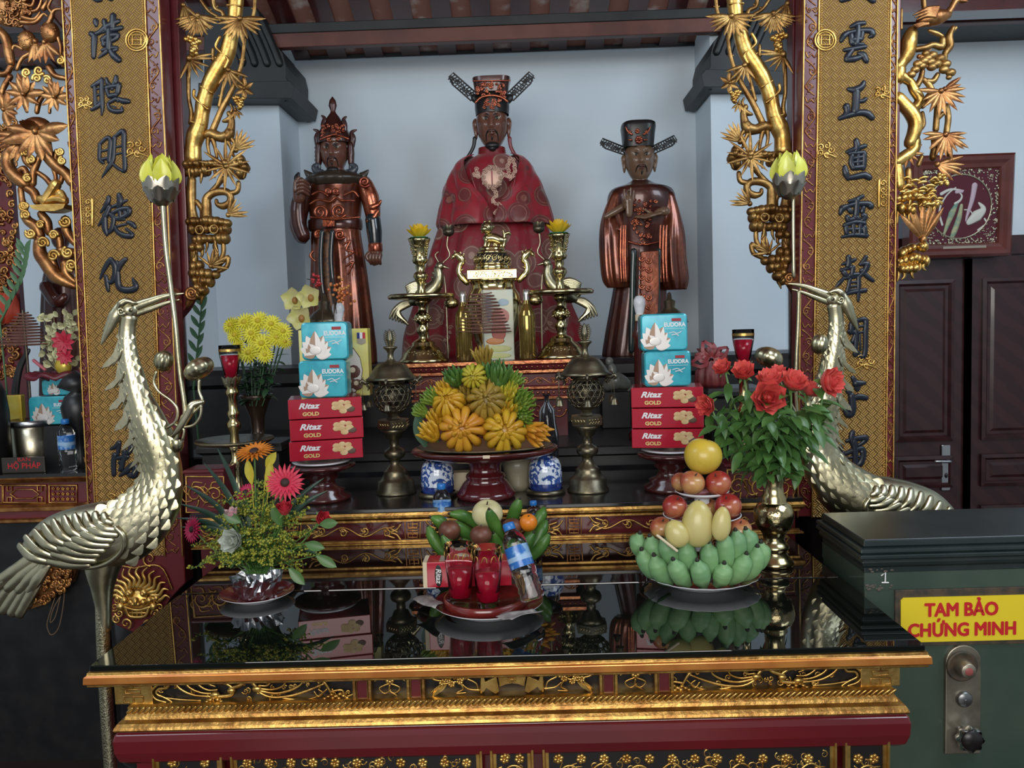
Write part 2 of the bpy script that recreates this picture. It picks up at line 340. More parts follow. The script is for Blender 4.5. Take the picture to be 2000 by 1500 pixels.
for i, (a, b) in enumerate(((226, 300), (1680, 1757))):
    m = MB(); yo = -15 * (i and 1 or -1) * 1.3
    zt, zb = .946, .896; xa, xb = W(a, 1355 + yo, D).x, W(b, 1355 + yo, D).x
    m.box(((xa + xb) / 2, fy + .02, (zt + zb) / 2), (xb - xa, .03, zt - zb)); m.build('corner_plate', GOLDB, ALT, bev=.002)
    c = W(0, 0, D); m = MB(); yy0 = 629 + FP * (ZC - zt) / D
    mm = MB(); ca = (xa + xb) / 2; hw = (xb - xa) * .28
    for L in ([(-.9, .9), (.9, .9)], [(-.9, .9), (-.9, .6), (-.3, .6)], [(.9, .9), (.9, .6), (.3, .6)], [(0, .9), (0, .3)], [(-.7, .3), (.7, .3), (.7, -.1), (-.7, -.1), (-.7, .3)], [(-.9, -.4), (.9, -.4)], [(0, -.4), (0, -.95)], [(-.9, -.4), (-.9, -.95), (-.4, -.95)], [(.9, -.4), (.9, -.95), (.4, -.95)]):
        mm.tube([(ca + u * hw, fy + .004, (zt + zb) / 2 + v * .021) for u, v in L], .0017, 5, 1, .5)
    mm.build('longevity_mark', GOLD, ALT)
def onz(D, z):     # pixel row of height z at depth D as a function of the column
    def f(px):
        lo, hi = 0, 1500
        for _ in range(30):
            md = (lo + hi) / 2
            if W(px, md, D).z > z: lo = md
            else: hi = md
        return lo
    return f
FT, FB = onz(D, .944), onz(D, .898)
def fq(x, v): return (x, FT(x) + (FB(x) - FT(x)) * v)     # v: 0 top of the frieze, 1 bottom
def phoenix(xa, sg):
    g = lambda u, v: fq(xa + sg * u, v); m = MB(); P = []
    for L, r in (([(0, .15), (10, .0), (28, .1), (24, .35), (8, .4), (4, .62), (20, .8), (34, 1.0)], 2.2), ([(6, .2), (-6, .5), (2, .85), (22, 1)], 2.0),
                 ([(36, .05), (52, .45), (78, .72), (112, .8)], 2.2), ([(56, .05), (70, .4), (92, .62), (116, .66)], 2), ([(78, .02), (88, .3), (104, .5), (122, .5)], 1.8), ([(96, .02), (104, .22), (118, .34)], 1.6), ([(20, .8), (50, .9), (90, .97)], 1.4),
                 ([(112, .82), (150, .74), (150, .40), (136, .2)], 3.2), ([(136, .2), (128, .12)], 3), ([(148, .45), (168, .3), (184, .06)], 3.2), ([(184, .06), (196, .35), (206, .7)], 3.2),
                 ([(196, .55), (225, .88), (262, .86), (300, .62), (330, .35)], 2.2), ([(206, .6), (235, .72), (262, .62), (284, .38), (292, .1)], 2), ([(206, .5), (230, .55), (250, .4), (258, .12)], 1.8), ([(204, .35), (220, .36), (230, .1)], 1.6), ([(250, .95), (290, 1.05), (318, .9), (336, .6)], 1.5),
                 ([(318, .1), (332, .3), (344, .75)], 2.6), ([(332, .28), (352, .08), (374, .2), (386, .02)], 1.7), ([(344, .7), (366, .65), (372, .95), (392, .8)], 1.7), ([(312, .7), (320, .92), (328, .75), (320, .6)], 1.6)):
        P.append((L, r))
    for L, r in P: pt(m, D, [g(*q) for q in L], [r * 1.35, r * 1.35, r * .9], 6, 5, .8)
    for (u, v, r) in ((118, .72, 7), (150, .55, 6), (200, .5, 7), (180, .05, 4)):
        c = W(*g(u, v), D); sc = S(D); m.ell(c, (r * 1.5 * sc, r * .8 * sc, r * sc), 10, 7)
    for (u, v) in ((116, 1.02), (346, 1.0), (362, .98)):
        for k in range(5): c = W(*g(u + (k - 2) * 7, v - .12 * (2 - abs(k - 2)) * .7), D); m.ell(c, (5 * S(D), 4 * S(D), 3.4 * S(D)), 8, 6)
    for k in range(34): pt(m, D + .002, spiral(*g(RN.uniform(6, 384), RN.uniform(.15, .95)), RN.uniform(4, 7), 1.2, RN.uniform(0, 6), RN.choice((-1, 1)), 10), [1.8, 1], 5, 1)
    m.build('phoenix_carving', GOLDB, ALT)
phoenix(302, 1); phoenix(1678, -1)
for a, b in ((690, 728), (795, 832), (1170, 1207), (1277, 1316)):
    xa, xb = W(a, 1355, D).x, W(b, 1355, D).x; w = xb - xa
    m = MB(); m.box(((xa + xb) / 2, fy + .018, .921), (w * .62, .03, .048)); m.mi = 1
    for s_ in (-1, 1): m.box(((xa + xb) / 2 + s_ * w * .40, fy + .016, .921), (w * .16, .034, .048)); m.box(((xa + xb) / 2 + s_ * w * .27, fy + .005, .921), (w * .05, .012, .048))
    m.build('frieze_post', [MAROON, GOLD], ALT, bev=.001)
for a in (761, 1241):
    m = MB(); flower(m, D, *fq(a, .2), 11, 7)
    for s_ in (-1, 1):
        pt(m, D, [fq(a, .3), fq(a + s_ * 18, .18), fq(a + s_ * 30, .3)], [2.4, 1], 6); pt(m, D, [fq(a, .4), fq(a + s_ * 20, .6), fq(a + s_ * 10, .85), fq(a - s_ * 2, .7)], [2, 1.4], 6)
    pt(m, D, [fq(a, .5), fq(a, .75), fq(a + 14, .95)], [2.4, 1.4], 6); m.build('lotus_carving', GOLDB, ALT)
m = MB()
for s_ in (-1, 1):
    g = lambda u, v: fq(1000 + s_ * u, v)
    for k, (u, v) in enumerate(((112, .15), (125, .28), (102, .38), (118, .5), (136, .42), (94, .18))): flower(m, D, *g(u, v), 8, 6)
    for L in ([(110, .4), (140, .55), (158, .85)], [(120, .4), (150, .3), (165, .1)], [(100, .5), (96, .75), (110, .92), (90, .9)], [(64, .8), (84, .75), (96, .55)], [(86, .3), (70, .5), (66, .85)]): pt(m, D, [g(*q) for q in L], [2.4, 1.6], 6)
    for u in (150, 157, 163): m.blade(W(*g(u - 22, .5), D) - V((0, .004, 0)), V((s_ * .5, 0, -.4 - (u - 150) * .03)), V((0, -1, 0)), .03, .008, .1, .3)
m.build('blossom_carving', GOLDB, ALT)
m = MB()
pl_ = [(-28, .04), (28, .04), (24, .62), (12, .52), (0, .48), (-12, .52), (-24, .62)]
m.prism([((lambda w: (w.x, w.z))(W(*fq(1000 + u, v), D))) for u, v in pl_], D - .006, D + .004)
for s_ in (-1, 1):
    m.prism([((lambda w: (w.x, w.z))(W(*fq(1000 + s_ * u, v), D))) for u, v in ((30, .2), (52, .42), (56, .1), (60, .1), (60, .85), (55, .85), (50, .68), (32, .95), (25, .85))], D - .004, D + .004)
    m.tube([W(*fq(1000 + s_ * 58, .05), D), W(*fq(1000 + s_ * 60, .9), D)], .0035, 6, 1)
for k in range(6):
    an = pi * k / 6; m.tube([W(*fq(1000 + 9 * cos(an), .3 + .16 * sin(an)), D) - V((0, .007, 0)), W(*fq(1000 - 9 * cos(an), .3 - .16 * sin(an)), D) - V((0, .007, 0))], .0009, 4, 1)
m.build('scroll_carving', GOLDB, ALT, bev=.001)
m = MB(); m.rect([(0, .898), (.006, .896), (.006, .884)], fx0, fx1, fy, y1 - .05); rope(m, fx0 - .006, fx1 + .006, fy - .008, .890, .0065, .0115); m.build('rope_moulding', GOLDB, ALT)
m = MB(); m.rect([(.006, .884), (.010, .878), (.012, .872), (.022, .868), (.026, .862), (.028, .857), (.026, .853)], fx0, fx1, fy, y1 - .05); m.build('gilt_cove', GOLD, ALT)
bx0, bx1, by = fx0 - .024, fx1 + .024, fy - .022
m = MB(); m.box(((bx0 + bx1) / 2, (by + y1 - .06) / 2, .845), (bx1 - bx0, y1 - .06 - by, .016)); m.rect([(-.004, .853), (.004, .846), (.007, .835), (.006, .81), (.0, .79), (-.012, .78)], bx0, bx1, by, y1 - .06)
m.box(((bx0 + bx1) / 2, (by + y1) / 2, .44), (bx1 - bx0 - .02, y1 - by - .1, .72)); m.box(((bx0 + bx1) / 2, (by + y1) / 2, .04), (bx1 - bx0 + .02, y1 - by - .06, .08))
m.build('red_base', RED, ALT, bev=.004)
LB = by + .012 - .006
for i, (a, b) in enumerate(((452, 942), (958, 1042), (1060, 1632), (1648, 1735), (300, 436))):
    D2 = LB; z1 = .812; xa, xb = W(a, 1485, D2).x, W(b, 1485, D2).x; z0_ = .70
    m = MB(); m.rect([(0, 0), (0, .014), (-.004, .014), (-.006, .009), (-.012, .009), (-.012, .004)], xa, xb, -.056, .056, caps=False); m.v = [V((q.x, D2 - q.z + .006, .756 + q.y)) for q in m.v]
    f = m.build('gilt_panel_frame', GOLDB, ALT)
    m = MB(); m.box(((xa + xb) / 2, D2 + .003, .756), (xb - xa - .02, .006, .092)); m.build('panel_ground', INK, ALT)
    m = MB(); yt = 1497; nn = max(1, int((b - a) / 70)); vine(m, D2 - .001, a + 16, b - 14, 1478 + (-8 if a > 900 else 4), 1575, nn, 3.0, seed=i + 3); 
    for k in range(nn * 3): flower(m, D2 - .001, a + 20 + (b - a - 40) * (k + .5) / (nn * 3), 1490 + 30 * (k % 2) - (a > 900) * 8, 11, 6)
    for k in range(nn * 10): pt(m, D2 + .001, spiral(RN.uniform(a + 16, b - 16), 1500 + RN.uniform(-22, 60) - (a > 900) * 8, RN.uniform(6, 10), 1.3, RN.uniform(0, 6), RN.choice((-1, 1)), 12), [2.4, 1.4], 5, 1)
    m.build('panel_carving', GOLDB, ALT)
# ---------------------------------------------------------------- low bench between the table and the long altar
m = MB(); bz = .999
m.box(((x0 + x1) / 2, 2.217, bz - .02), (x1 - x0, .405, .04)); m.box(((x0 + x1) / 2, 2.22, .48), (x1 - x0 - .06, .37, .95))
BENCH = M('dark_glossy_wood', (.010, .006, .005), .03, 0, spec=.7, coat=.0)
m.build('altar_bench', BENCH, label='dark glossy wooden bench between the front altar table and the long gilded altar', cat='bench', org=((x0 + x1) / 2, 2.215, 0), bev=.003)
# ---------------------------------------------------------------- long altar behind it
ax0, ax1, ay0, ay1, az = -1.0, .80, 2.425, 2.95, 1.106
LA = thing('long_altar', 'long black topped altar with gilded lattice front, behind the front table and carrying the lanterns', 'altar table', ((ax0 + ax1) / 2, 2.68, 0))
m = MB(); m.box(((ax0 + ax1) / 2, (ay0 + ay1) / 2, az - .006), (ax1 - ax0, ay1 - ay0, .012)); m.build('altar_top', BLACK, LA, bev=.002)
m = MB(); m.rect([(-.02, az - .0125), (.001, az - .0125), (.004, az - .02), (.003, az - .027), (-.004, az - .032), (-.012, az - .034), (-.03, az - .034)], ax0, ax1, ay0, ay1); m.build('gilt_edge', GOLD, LA)
m = MB(); m.box(((ax0 + ax1) / 2, (ay0 + ay1) / 2 + .02, .55), (ax1 - ax0 - .02, ay1 - ay0 - .05, 1.04)); m.build('altar_body', MAROON, LA)
D = ay0 + .004
m = MB()
for z in (az - .037, 1.008): m.box(((ax0 + ax1) / 2, D + .006, z), (ax1 - ax0 - .02, .016, .006))
m.box(((ax0 + ax1) / 2, D + .004, 1.002), (ax1 - ax0, .02, .004))
m.build('gilt_rail', GOLD, LA)
PTp, PBp = onz(D, az - .043), onz(D, 1.013)
for k, (a, b) in enumerate(((390, 566), (600, 782), (832, 1098), (1152, 1392), (1420, 1540))):
    m = MB(); mid = (a + b) / 2
    t0, t1 = PTp(mid) + 2, PBp(mid) - 2
    for L in ([(a + 4, t0), (b - 4, t0)], [(a + 4, t1), (b - 4, t1)]): pass
    vine(m, D + .002, a + 6, b - 6, t0, t1, max(2, int((b - a) / 45)), 2.1, seed=40 + k, leafy=True)
    for s_, xx in ((1, a), (-1, b)):
        pt(m, D + .002, [(xx, t0), (xx + s_ * 8, t0 + 10), (xx + s_ * 20, (t0 + t1) / 2), (xx + s_ * 8, t1 - 10), (xx, t1)], 2.2, 6)
        pt(m, D + .002, [(xx + s_ * 12, t0 + 3), (xx + s_ * 26, t0 + 8)], 2.2, 6); pt(m, D + .002, [(xx + s_ * 12, t1 - 3), (xx + s_ * 26, t1 - 8)], 2.2, 6)
    m.build('lattice_panel', GOLD, LA)
for a in (573, 806, 1121, 1402):
    m = MB(); t0, t1 = PTp(a), PBp(a)
    for s_ in (-1, 1):
        pt(m, D, [(a + s_ * 15, t0), (a + s_ * 14, t1)], 1.5, 5, 1); pt(m, D, [(a + s_ * 9, t0 + 2), (a + s_ * 9, t0 + 12), (a + s_ * 2, t0 + 12)], 1.3, 5, 1); pt(m, D, [(a + s_ * 9, t1 - 2), (a + s_ * 9, t1 - 12), (a + s_ * 2, t1 - 12)], 1.3, 5, 1)
        pt(m, D, [(a + s_ * 9, t0 + 17), (a + s_ * 9, t1 - 17)], 1.3, 5, 1)
    for v in (.1, .3, .5, .7, .9): pt(m, D, [(a - 9, t0 + (t1 - t0) * v), (a + 9, t0 + (t1 - t0) * v)], 1.2, 5, 1)
    pt(m, D, [(a, t0), (a, t1)], 1.1, 5, 1); m.build('lattice_post', GOLDR, LA)
for i, (a, b, t, bt) in enumerate(((362, 438, 925, 1003), (1418, 1552, 912, 986))):
    D3 = ay0 + .03; xa, xb = W(a, (t + bt) / 2, D3).x, W(b, (t + bt) / 2, D3).x; zt = W((a + b) / 2, t, D3).z
    EB = thing('end_bracket', 'small gilded maroon end piece on the %s end of the long altar' % ('right' if i else 'left'), 'carved end piece', ((xa + xb) / 2, D3 + .05, az), 'end pieces of the long altar')
    m = MB(); m.box(((xa + xb) / 2, D3 + .05, (az + zt) / 2), (xb - xa, .1, zt - az + .002)); m.rect([(0, zt), (.004, zt + .002), (.004, zt + .010), (-.004, zt + .012)], xa, xb, D3, D3 + .1)
    m.build('block', MAROON, EB, bev=.002)
    m = MB(); g = lambda u, v: (a + u * (b - a), t + 6 + v * (bt - t - 8))
    pt(m, D3 - .002, [g(.02, 0), g(.98, 0), g(.98, 1), g(.02, 1), g(.02, 0)], 2, 5, 1)
    for q in range(2 if not i else 3):
        cx, cy = g((q + .5) / (2 if not i else 3), .5); pt(m, D3 - .002, spiral(cx, cy, 18, 1.4, q * 2.0, 1 if q % 2 else -1), [2.6, 1.2], 6, 2)
        for k in range(6): an = k * 1.05 + q; pt(m, D3 - .002, [(cx + 14 * cos(an), cy + 14 * sin(an)), (cx + 24 * cos(an + .4), cy + 24 * sin(an + .4)), (cx + 30 * cos(an + 1), cy + 26 * sin(an + 1))], [2.4, .8], 5)
    m.build('bracket_carving', GOLD, EB)
# ---------------------------------------------------------------- black stepped altar behind, its gilded stand, and the dark plinth of the statues
m = MB(); m.rect([(0, 0), (0, .9), (.015, .91), (.015, .95), (-.01, .97), (-.01, 1.06), (.012, 1.075), (.012, 1.10), (-.015, 1.115), (-.015, 1.15), (.01, 1.16), (.01, 1.185), (.0, 1.19)], -1.28, 1.05, 2.99, 3.74)
m.build('stepped_altar', BLACKM, label='black stepped altar base rising behind the two bronze lanterns', cat='altar', org=(-.1, 3.35, 0))
m = MB(); m.rect([(0, 0), (0, 1.38), (.02, 1.40), (.02, 1.44), (0, 1.465)], -1.55, 1.35, 3.76, 4.15)
m.build('statue_plinth', BLACKM, label='dark plinth under the three lacquered statues', cat='plinth', org=(-.1, 3.95, 0))
D = 3.22; xa, xb = W(784, 708, D).x, W(1138, 704, D).x; zt = W(960, 706, D).z; sc = S(D)
GS = thing('gilded_stand', 'gilded dark red stepped stand carrying the brass incense burner and candlesticks', 'stand', ((xa + xb) / 2, 3.45, 1.19))
CR = M('copper_gilt', (.50, .22, .10), .3, 1, col2=(.30, .10, .05), scale=40, bump=.3, bscale=90)
m = MB(); m.rect([(-.03, zt), (0, zt), (.0, zt - .014), (-.008, zt - .018), (-.012, zt - .034), (-.02, zt - .038), (-.02, zt - .05), (-.045, zt - .056), (-.045, zt - .10), (-.03, zt - .104), (-.03, zt - .114), (-.038, zt - .118), (-.038, zt - .14), (-.03, zt - .144), (-.03, zt - .154), (-.06, zt - .158), (-.06, 1.19)], xa, xb, D, 3.70, mis=[1, 0, 1, 1, 1, 0, 1, 1, 1, 0, 1, 1, 1, 0, 1, 1])
m.build('stand_body', [CR, MAROON], GS, bev=.001)
m = MB(); n = 34
for k in range(n):
    x = xa + (xb - xa) * (k + .5) / n
    m.ell((x, D + .012, zt - .026), (.0055, .005, .005), 8, 6); m.ell((x, D + .038, zt - .129), (.0062, .005, .0065), 8, 6)
m.build('bead_rows', CR, GS)
m = MB(); t0 = (lambda f: f(960))(onz(D + .04, zt - .06)); t1 = (lambda f: f(960))(onz(D + .04, zt - .098)); vine(m, D + .043, 800, 960, t0 + 3, t1 + 3, 6, 1.4, 7); vine(m, D + .043, 962, 1118, t0 - 2, t1 - 2, 6, 1.4, 8); m.build('vine_band', CR, GS)
m = MB()
for s_ in (-1, 1):
    for q in (90, 130, 60): pt(m, D + .056, spiral(960 + s_ * q, 800, 16, 1.3, 0, s_), [2, 1], 6, 2)
m.build('panel_scrolls', CR, GS)
# ---------------------------------------------------------------- green safe
SAFEG = M('green_safe_paint', (.030, .052, .040), .42, 0, coat=.15, col2=(.052, .078, .056), scale=5, bump=.06, bscale=18, lo=.35, hi=.7)
SAFED = M('dark_safe_trim', (.014, .022, .022), .33, col2=(.022, .03, .03), scale=10)
sx0, sx1, sy0, sy1 = .765, 1.42, 1.90, 2.17; sz = W(1690, 1056, 1.89).z
SF = thing('safe', 'old dark green metal safe with a yellow sign, dial plate and black moulded lid', 'safe', ((sx0 + sx1) / 2, 2.04, 0))
m = MB(); m.box(((sx0 + sx1) / 2, (sy0 + sy1) / 2, (sz - .076) / 2), (sx1 - sx0, sy1 - sy0, sz - .076)); m.build('safe_body', SAFEG, SF, bev=.004)
m = MB(); m.rect([(-.02, sz), (0, sz), (.002, sz - .004), (.003, sz - .016), (-.002, sz - .018), (.012, sz - .021), (.013, sz - .029), (.006, sz - .032), (.013, sz - .035), (.013, sz - .043), (.005, sz - .047), (.008, sz - .052), (.006, sz - .061), (0, sz - .065), (0, sz - .078)], sx0, sx1, sy0, sy1); m.build('lid_mouldings', SAFED, SF, bev=.0015)
m = MB(); m.rect([(.001, sz - .078), (.001, sz - .118), (-.003, sz - .120)], sx0, sx1, sy0, sy1)
m.build('upper_band', SAFEG, SF)
Df = sy0 - .001
m = MB(); a, b = W(1747, 1160, Df), W(2040, 1260, Df); zz = (W(1747, 1152, Df).z, W(1747, 1262, Df).z)
m.box(((a.x + b.x) / 2, sy0 - .002, (zz[0] + zz[1]) / 2), (b.x - a.x, .006, zz[0] - zz[1])); RUST = M('rusty_frame', (.05, .045, .035), .55, .3, col2=(.10, .07, .045), scale=40); m.build('sign_recess', RUST, SF, bev=.001)
YEL = M('yellow_sign', (.74, .57, .02), .45); REDP = M('red_print', (.52, .012, .016), .5)
xa, xb = W(1757, 1210, Df).x, W(2013, 1205, Df).x; z1, z0_ = W(1880, 1163, Df).z, W(1880, 1250, Df).z; c5 = .006
m = MB(); m.prism([(xa + c5, z1), (xb - c5, z1), (xb, z1 - c5), (xb, z0_ + c5), (xb - c5, z0_), (xa + c5, z0_), (xa, z0_ + c5), (xa, z1 - c5)], sy0 - .008, sy0 - .0045)
sg = m.build('sign_plate', YEL, SF, label='yellow sign with red capital letters')
def signtext(body, px, py, hpx, wpx):
    D_ = sy0 - .0085; c = W(px, py, D_); m = MB(); sz_ = hpx * S(D_) / .70
    m.text(body, sz_, lambda x, y, z: (x, y, z)); B_ = [(list(m.v), list(m.f))]; e_ = sz_ * .048
    for j in range(8): a = j * pi / 4; m.add([V((q.x + e_ * cos(a), q.y + e_ * .8 * sin(a), q.z + .00004 * (j + 1))) for q in B_[0][0]], B_[0][1], False)
    w = max(q.x for q in m.v) - min(q.x for q in m.v); k = wpx * S(D_) / w
    m.v = [V((c.x + q.x * k, D_ - .0003 - q.z, c.z + q.y)) for q in m.v]; return m.build('sign_lettering', REDP, sg)
signtext('TAM BẢO', 1878, 1202, 26, 146); signtext('CHỨNG MINH', 1879, 1241, 26, 214)
m = MB(); c = W(1729, 1136, sy0 - .002); PAPERW = M('white_print', (.72, .72, .72), .6)
pt(m, sy0 - .002, [(1722, 1124), (1729, 1118), (1729, 1138)], 1.6, 6, 1, .5); pt(m, sy0 - .002, [(1723, 1138), (1735, 1138)], 1.5, 6, 1, .5); m.build('number_one', PAPERW, SF)
m = MB()
for k in range(26):
    q = W(1718 + RN.uniform(-26, 26), 1125 + RN.choice((-12, 22)) + RN.uniform(-5, 5), sy0); m.ell((q.x, sy0 - .0015, q.z), (RN.uniform(.002, .006), .001, RN.uniform(.0015, .003)), 8, 5)
m.build('paint_chips', M('chipped_paint', (.09, .075, .06), .7), SF)
# dial plate
PLATE = M('worn_nickel', (.40, .36, .28), .42, .9, col2=(.20, .18, .14), scale=16, lo=.4, hi=.75)
Dp = sy0 - .004; p0 = W(1878, 1470, Dp); sc = S(Dp); w = 35 * sc; ht = W(1878, 1292, Dp).z
poly = [(p0.x - w, p0.z), (p0.x + w, p0.z)] + [(p0.x + w * cos(a * pi / 14), ht + w * sin(a * pi / 14)) for a in range(15)]
m = MB(); m.prism(poly, sy0 - .010, sy0 + .002); dp = m.build('dial_plate', PLATE, SF, bev=.002)
rx = Matrix.Rotation(pi / 2, 3, 'X')
c = W(1875, 1298, Dp); m = MB(); m.lathe([(0, .0), (30 * sc, 0), (31 * sc, .004), (28 * sc, .007), (24 * sc, .003), (0, .003)], (c.x, sy0 - .010, c.z), 36, rx); m.build('dial_ring', RUST, dp)
m = MB(); m.lathe([(17 * sc, 0), (17 * sc, .012), (15 * sc, .03), (13 * sc, .032), (0, .032)], (c.x, sy0 - .012, c.z), 28, rx); m.mi = 1; m.lathe([(8 * sc, .0325), (6 * sc, .034), (0, .0345)], (c.x, sy0 - .012, c.z), 20, rx); m.build('dial_knob', [PLATE, M('faded_red', (.28, .07, .06), .5)], dp)
c = W(1879, 1362, Dp); m = MB(); m.lathe([(16 * sc, 0), (16 * sc, .006), (13 * sc, .010), (0, .011)], (c.x, sy0 - .010, c.z), 28, rx); m.lathe([(2 * sc, .0105), (2 * sc, .0115), (0, .0115)], (c.x, sy0 - .010, c.z), 10, rx); m.build('lock_cover', M('dull_steel', (.22, .22, .22), .35, .9), dp)
c = W(1880, 1430, Dp); rows = []
for r, z in ((.5, 0), (.5, .012), (1.0, .016), (1.05, .03), (.95, .036)):
    rows.append([(c.x + r * (24 + 2.2 * cos(8 * 2 * pi * k / 64)) * sc * cos(2 * pi * k / 64), sy0 - .010 - z, c.z + r * (24 + 2.2 * cos(8 * 2 * pi * k / 64)) * sc * sin(2 * pi * k / 64)) for k in range(64)])
m = MB(); m.grid(rows, cu=True); m.mi = 1; m.lathe([(20.5 * sc, .034), (20 * sc, .0375), (0, .0385)], (c.x, sy0 - .010, c.z), 30, rx); m.build('black_knob', [M('chrome_rim', (.6, .6, .6), .2, 1), INK], dp)
# ---------------------------------------------------------------- gilded couplet boards with raised black characters
def weave_mat(name, s, ga, gb, dk):
    m = bpy.data.materials.new(name); m.use_nodes = True; t = m.node_tree; N = t.nodes; L = t.links; b = N['Principled BSDF']
    b.inputs['Metallic'].default_value = .6; b.inputs['Roughness'].default_value = .36
    def mt(op, a, c=None):
        n = N.new('ShaderNodeMath'); n.operation = op
        for i, q in enumerate((a, c)):
            if q is None: continue
            if isinstance(q, (int, float)): n.inputs[i].default_value = q
            else: L.new(q, n.inputs[i])
        return n.outputs[0]
    tc = N.new('ShaderNodeTexCoord'); sp = N.new('ShaderNodeSeparateXYZ'); L.new(tc.outputs['Object'], sp.inputs[0])
    x = mt('MULTIPLY', sp.outputs[0], 1 / s); z = mt('MULTIPLY', sp.outputs[2], 1 / s)
    u = mt('ADD', x, z); v = mt('SUBTRACT', x, z); fu = mt('FLOOR', u); fv = mt('FLOOR', v)
    par = mt('FLOORED_MODULO', mt('ADD', fu, fv), 2)
    su = mt('FRACT', mt('MULTIPLY', u, 3)); sv = mt('FRACT', mt('MULTIPLY', v, 3))
    mx = N.new('ShaderNodeMix'); L.new(par, mx.inputs[0]); L.new(su, mx.inputs[2]); L.new(sv, mx.inputs[3]); st = mx.outputs[0]
    ridge = mt('MULTIPLY', mt('PINGPONG', st, .5), 2)
    cl = N.new('ShaderNodeMix'); L.new(par, cl.inputs[0]); L.new(mt('FRACT', v), cl.inputs[2]); L.new(mt('FRACT', u), cl.inputs[3])
    edge = mt('MULTIPLY', mt('PINGPONG', cl.outputs[0], .5), 2); edge = mt('GREATER_THAN', edge, .12)
    h = mt('MULTIPLY', ridge, edge)
    wn = N.new('ShaderNodeTexNoise'); wn.inputs['Scale'].default_value = 55; L.new(tc.outputs['Object'], wn.inputs['Vector'])
    r1 = N.new('ShaderNodeMix'); r1.data_type = 'RGBA'; L.new(wn.outputs['Fac'], r1.inputs[0]); r1.inputs[6].default_value = (*ga, 1); r1.inputs[7].default_value = (*gb, 1)
    r2 = N.new('ShaderNodeMix'); r2.data_type = 'RGBA'; L.new(mt('SMOOTH_MIN', mt('MULTIPLY', h, 1.9), 1.0), r2.inputs[0]); r2.inputs[6].default_value = (*dk, 1); L.new(r1.outputs[2], r2.inputs[7])
    L.new(r2.outputs[2], b.inputs['Base Color'])
    bp = N.new('ShaderNodeBump'); bp.inputs['Strength'].default_value = .9; bp.inputs['Distance'].default_value = .003; L.new(h, bp.inputs['Height']); L.new(bp.outputs[0], b.inputs['Normal'])
    return m
WEAVE = weave_mat('woven_gilt_ground', .026, (.80, .52, .17), (.60, .34, .10), (.10, .045, .014))
ORN = M('worn_gilt', (.36, .18, .06), .42, .85, col2=(.16, .05, .025), scale=40)
def board(label, lines, ybot, glyphs, D=2.62):
    Lx, fL, fR, Rx = lines; cx = W(Rx(500), 500, D).x / 2 + W(Lx(500), 500, D).x / 2; zb = W(Lx(ybot), ybot, D).z
    T = thing('couplet_board', label, 'couplet board', (cx, D + .02, zb), 'couplet boards on the columns'); Z = lambda x, y: (lambda w: (w.x, w.z))(W(x, y, D))
    ys = (-70, 200, 500, 800, ybot - (0 if ybot < 1050 else 0))
    m = MB(); out = [Z(Lx(y), y) for y in ys]; rt = [Z(Rx(y), y) for y in ys]
    foot = [Z(x, y) for x, y in ((176, 1145), (190, 1170), (225, 1222), (262, 1238), (300, 1222), (330, 1172), (350, 1150))] if ybot > 1050 else []
    m.prism(out + foot + rt[::-1], D + .004, D + .075); m.build('board_back', MAROON, T, bev=.004)
    m = MB(); fy_ = ys if ybot < 1050 else (-70, 200, 500, 800, 1085)
    m.prism([Z(fL(y), y) for y in fy_] + [Z(fR(y), y) for y in fy_[::-1]], D, D + .02); m.build('woven_field', WEAVE, T)
    for nm, a, b in (('left', Lx, fL), ('right', fR, Rx)):
        m = MB()
        for f, o in ((a, 2), (b, -2)): pt(m, D, [(f(y) + o, y) for y in fy_], 1.6, 6, 4, 1)
        f = fL if nm == 'left' else fR
        for k in range(int((fy_[-1] + 60) / 4.5)):
            y = -60 + k * 4.5; q = W(f(y) + (3 if nm == 'left' else -3), y, D); m.ell(q, 1.5 * S(D), 6, 4)
        m.build('beaded_edge', GOLDB, T)
        m = MB(); q = random.Random(5 if nm == 'left' else 6); y = -60
        while y < fy_[-1] - 20:
            w = (b(y) - a(y)); c = (a(y) + b(y)) / 2
            pt(m, D + .003, [(c - w * .3, y), (c + w * .28, y + 22), (c - w * .28, y + 52), (c + w * .2, y + 70)], [1.4, 1.9, 1.2], 5, 5)
            pt(m, D + .003, spiral(c + w * .1, y + 24, w * .24, 1.3, q.uniform(0, 6), 1), [1.8, .9], 5, 2); pt(m, D + .003, spiral(c - w * .1, y + 52, w * .24, 1.3, q.uniform(0, 6), -1), [1.8, .9], 5, 2)
            for k in range(16):
                qq = W(q.uniform(a(y) + 5, b(y) - 5), y + q.uniform(0, 80), D + .003); m.ell(qq, q.uniform(.9, 2.2) * S(D), 6, 4)
            pt(m, D + .003, [(c - w * .34, y + 74), (c - w * .2, y + 84), (c, y + 78), (c + w * .2, y + 84), (c + w * .34, y + 74)], 1.5, 5, 4)
            y += 88
        m.build('frame_ornament', ORN, T)
    for fn, strokes in glyphs:
        m = MB()
        for L in strokes:
            r = L[-1]; P = [fn(*q) for q in L[:-1]]; sc = S(D)
            rr = [x * 1.42 * fn.k * sc for x in r] if isinstance(r, (list, tuple)) else r * 1.42 * fn.k * sc
            if len(P) == 1: P = [P[0], (P[0][0] + .5, P[0][1] + 1)]
            m.tube([W(x, y, D) + V((0, -.001, 0)) for x, y in P], rr, 8, 5, .45)
        m.build('raised_character', NAVY, T, label='raised blue-black brush character')
    return T
def zf(x0, y0, k):
    f = lambda X, Y: (x0 + X / k, y0 + Y / k); f.k = 1 / k; return f
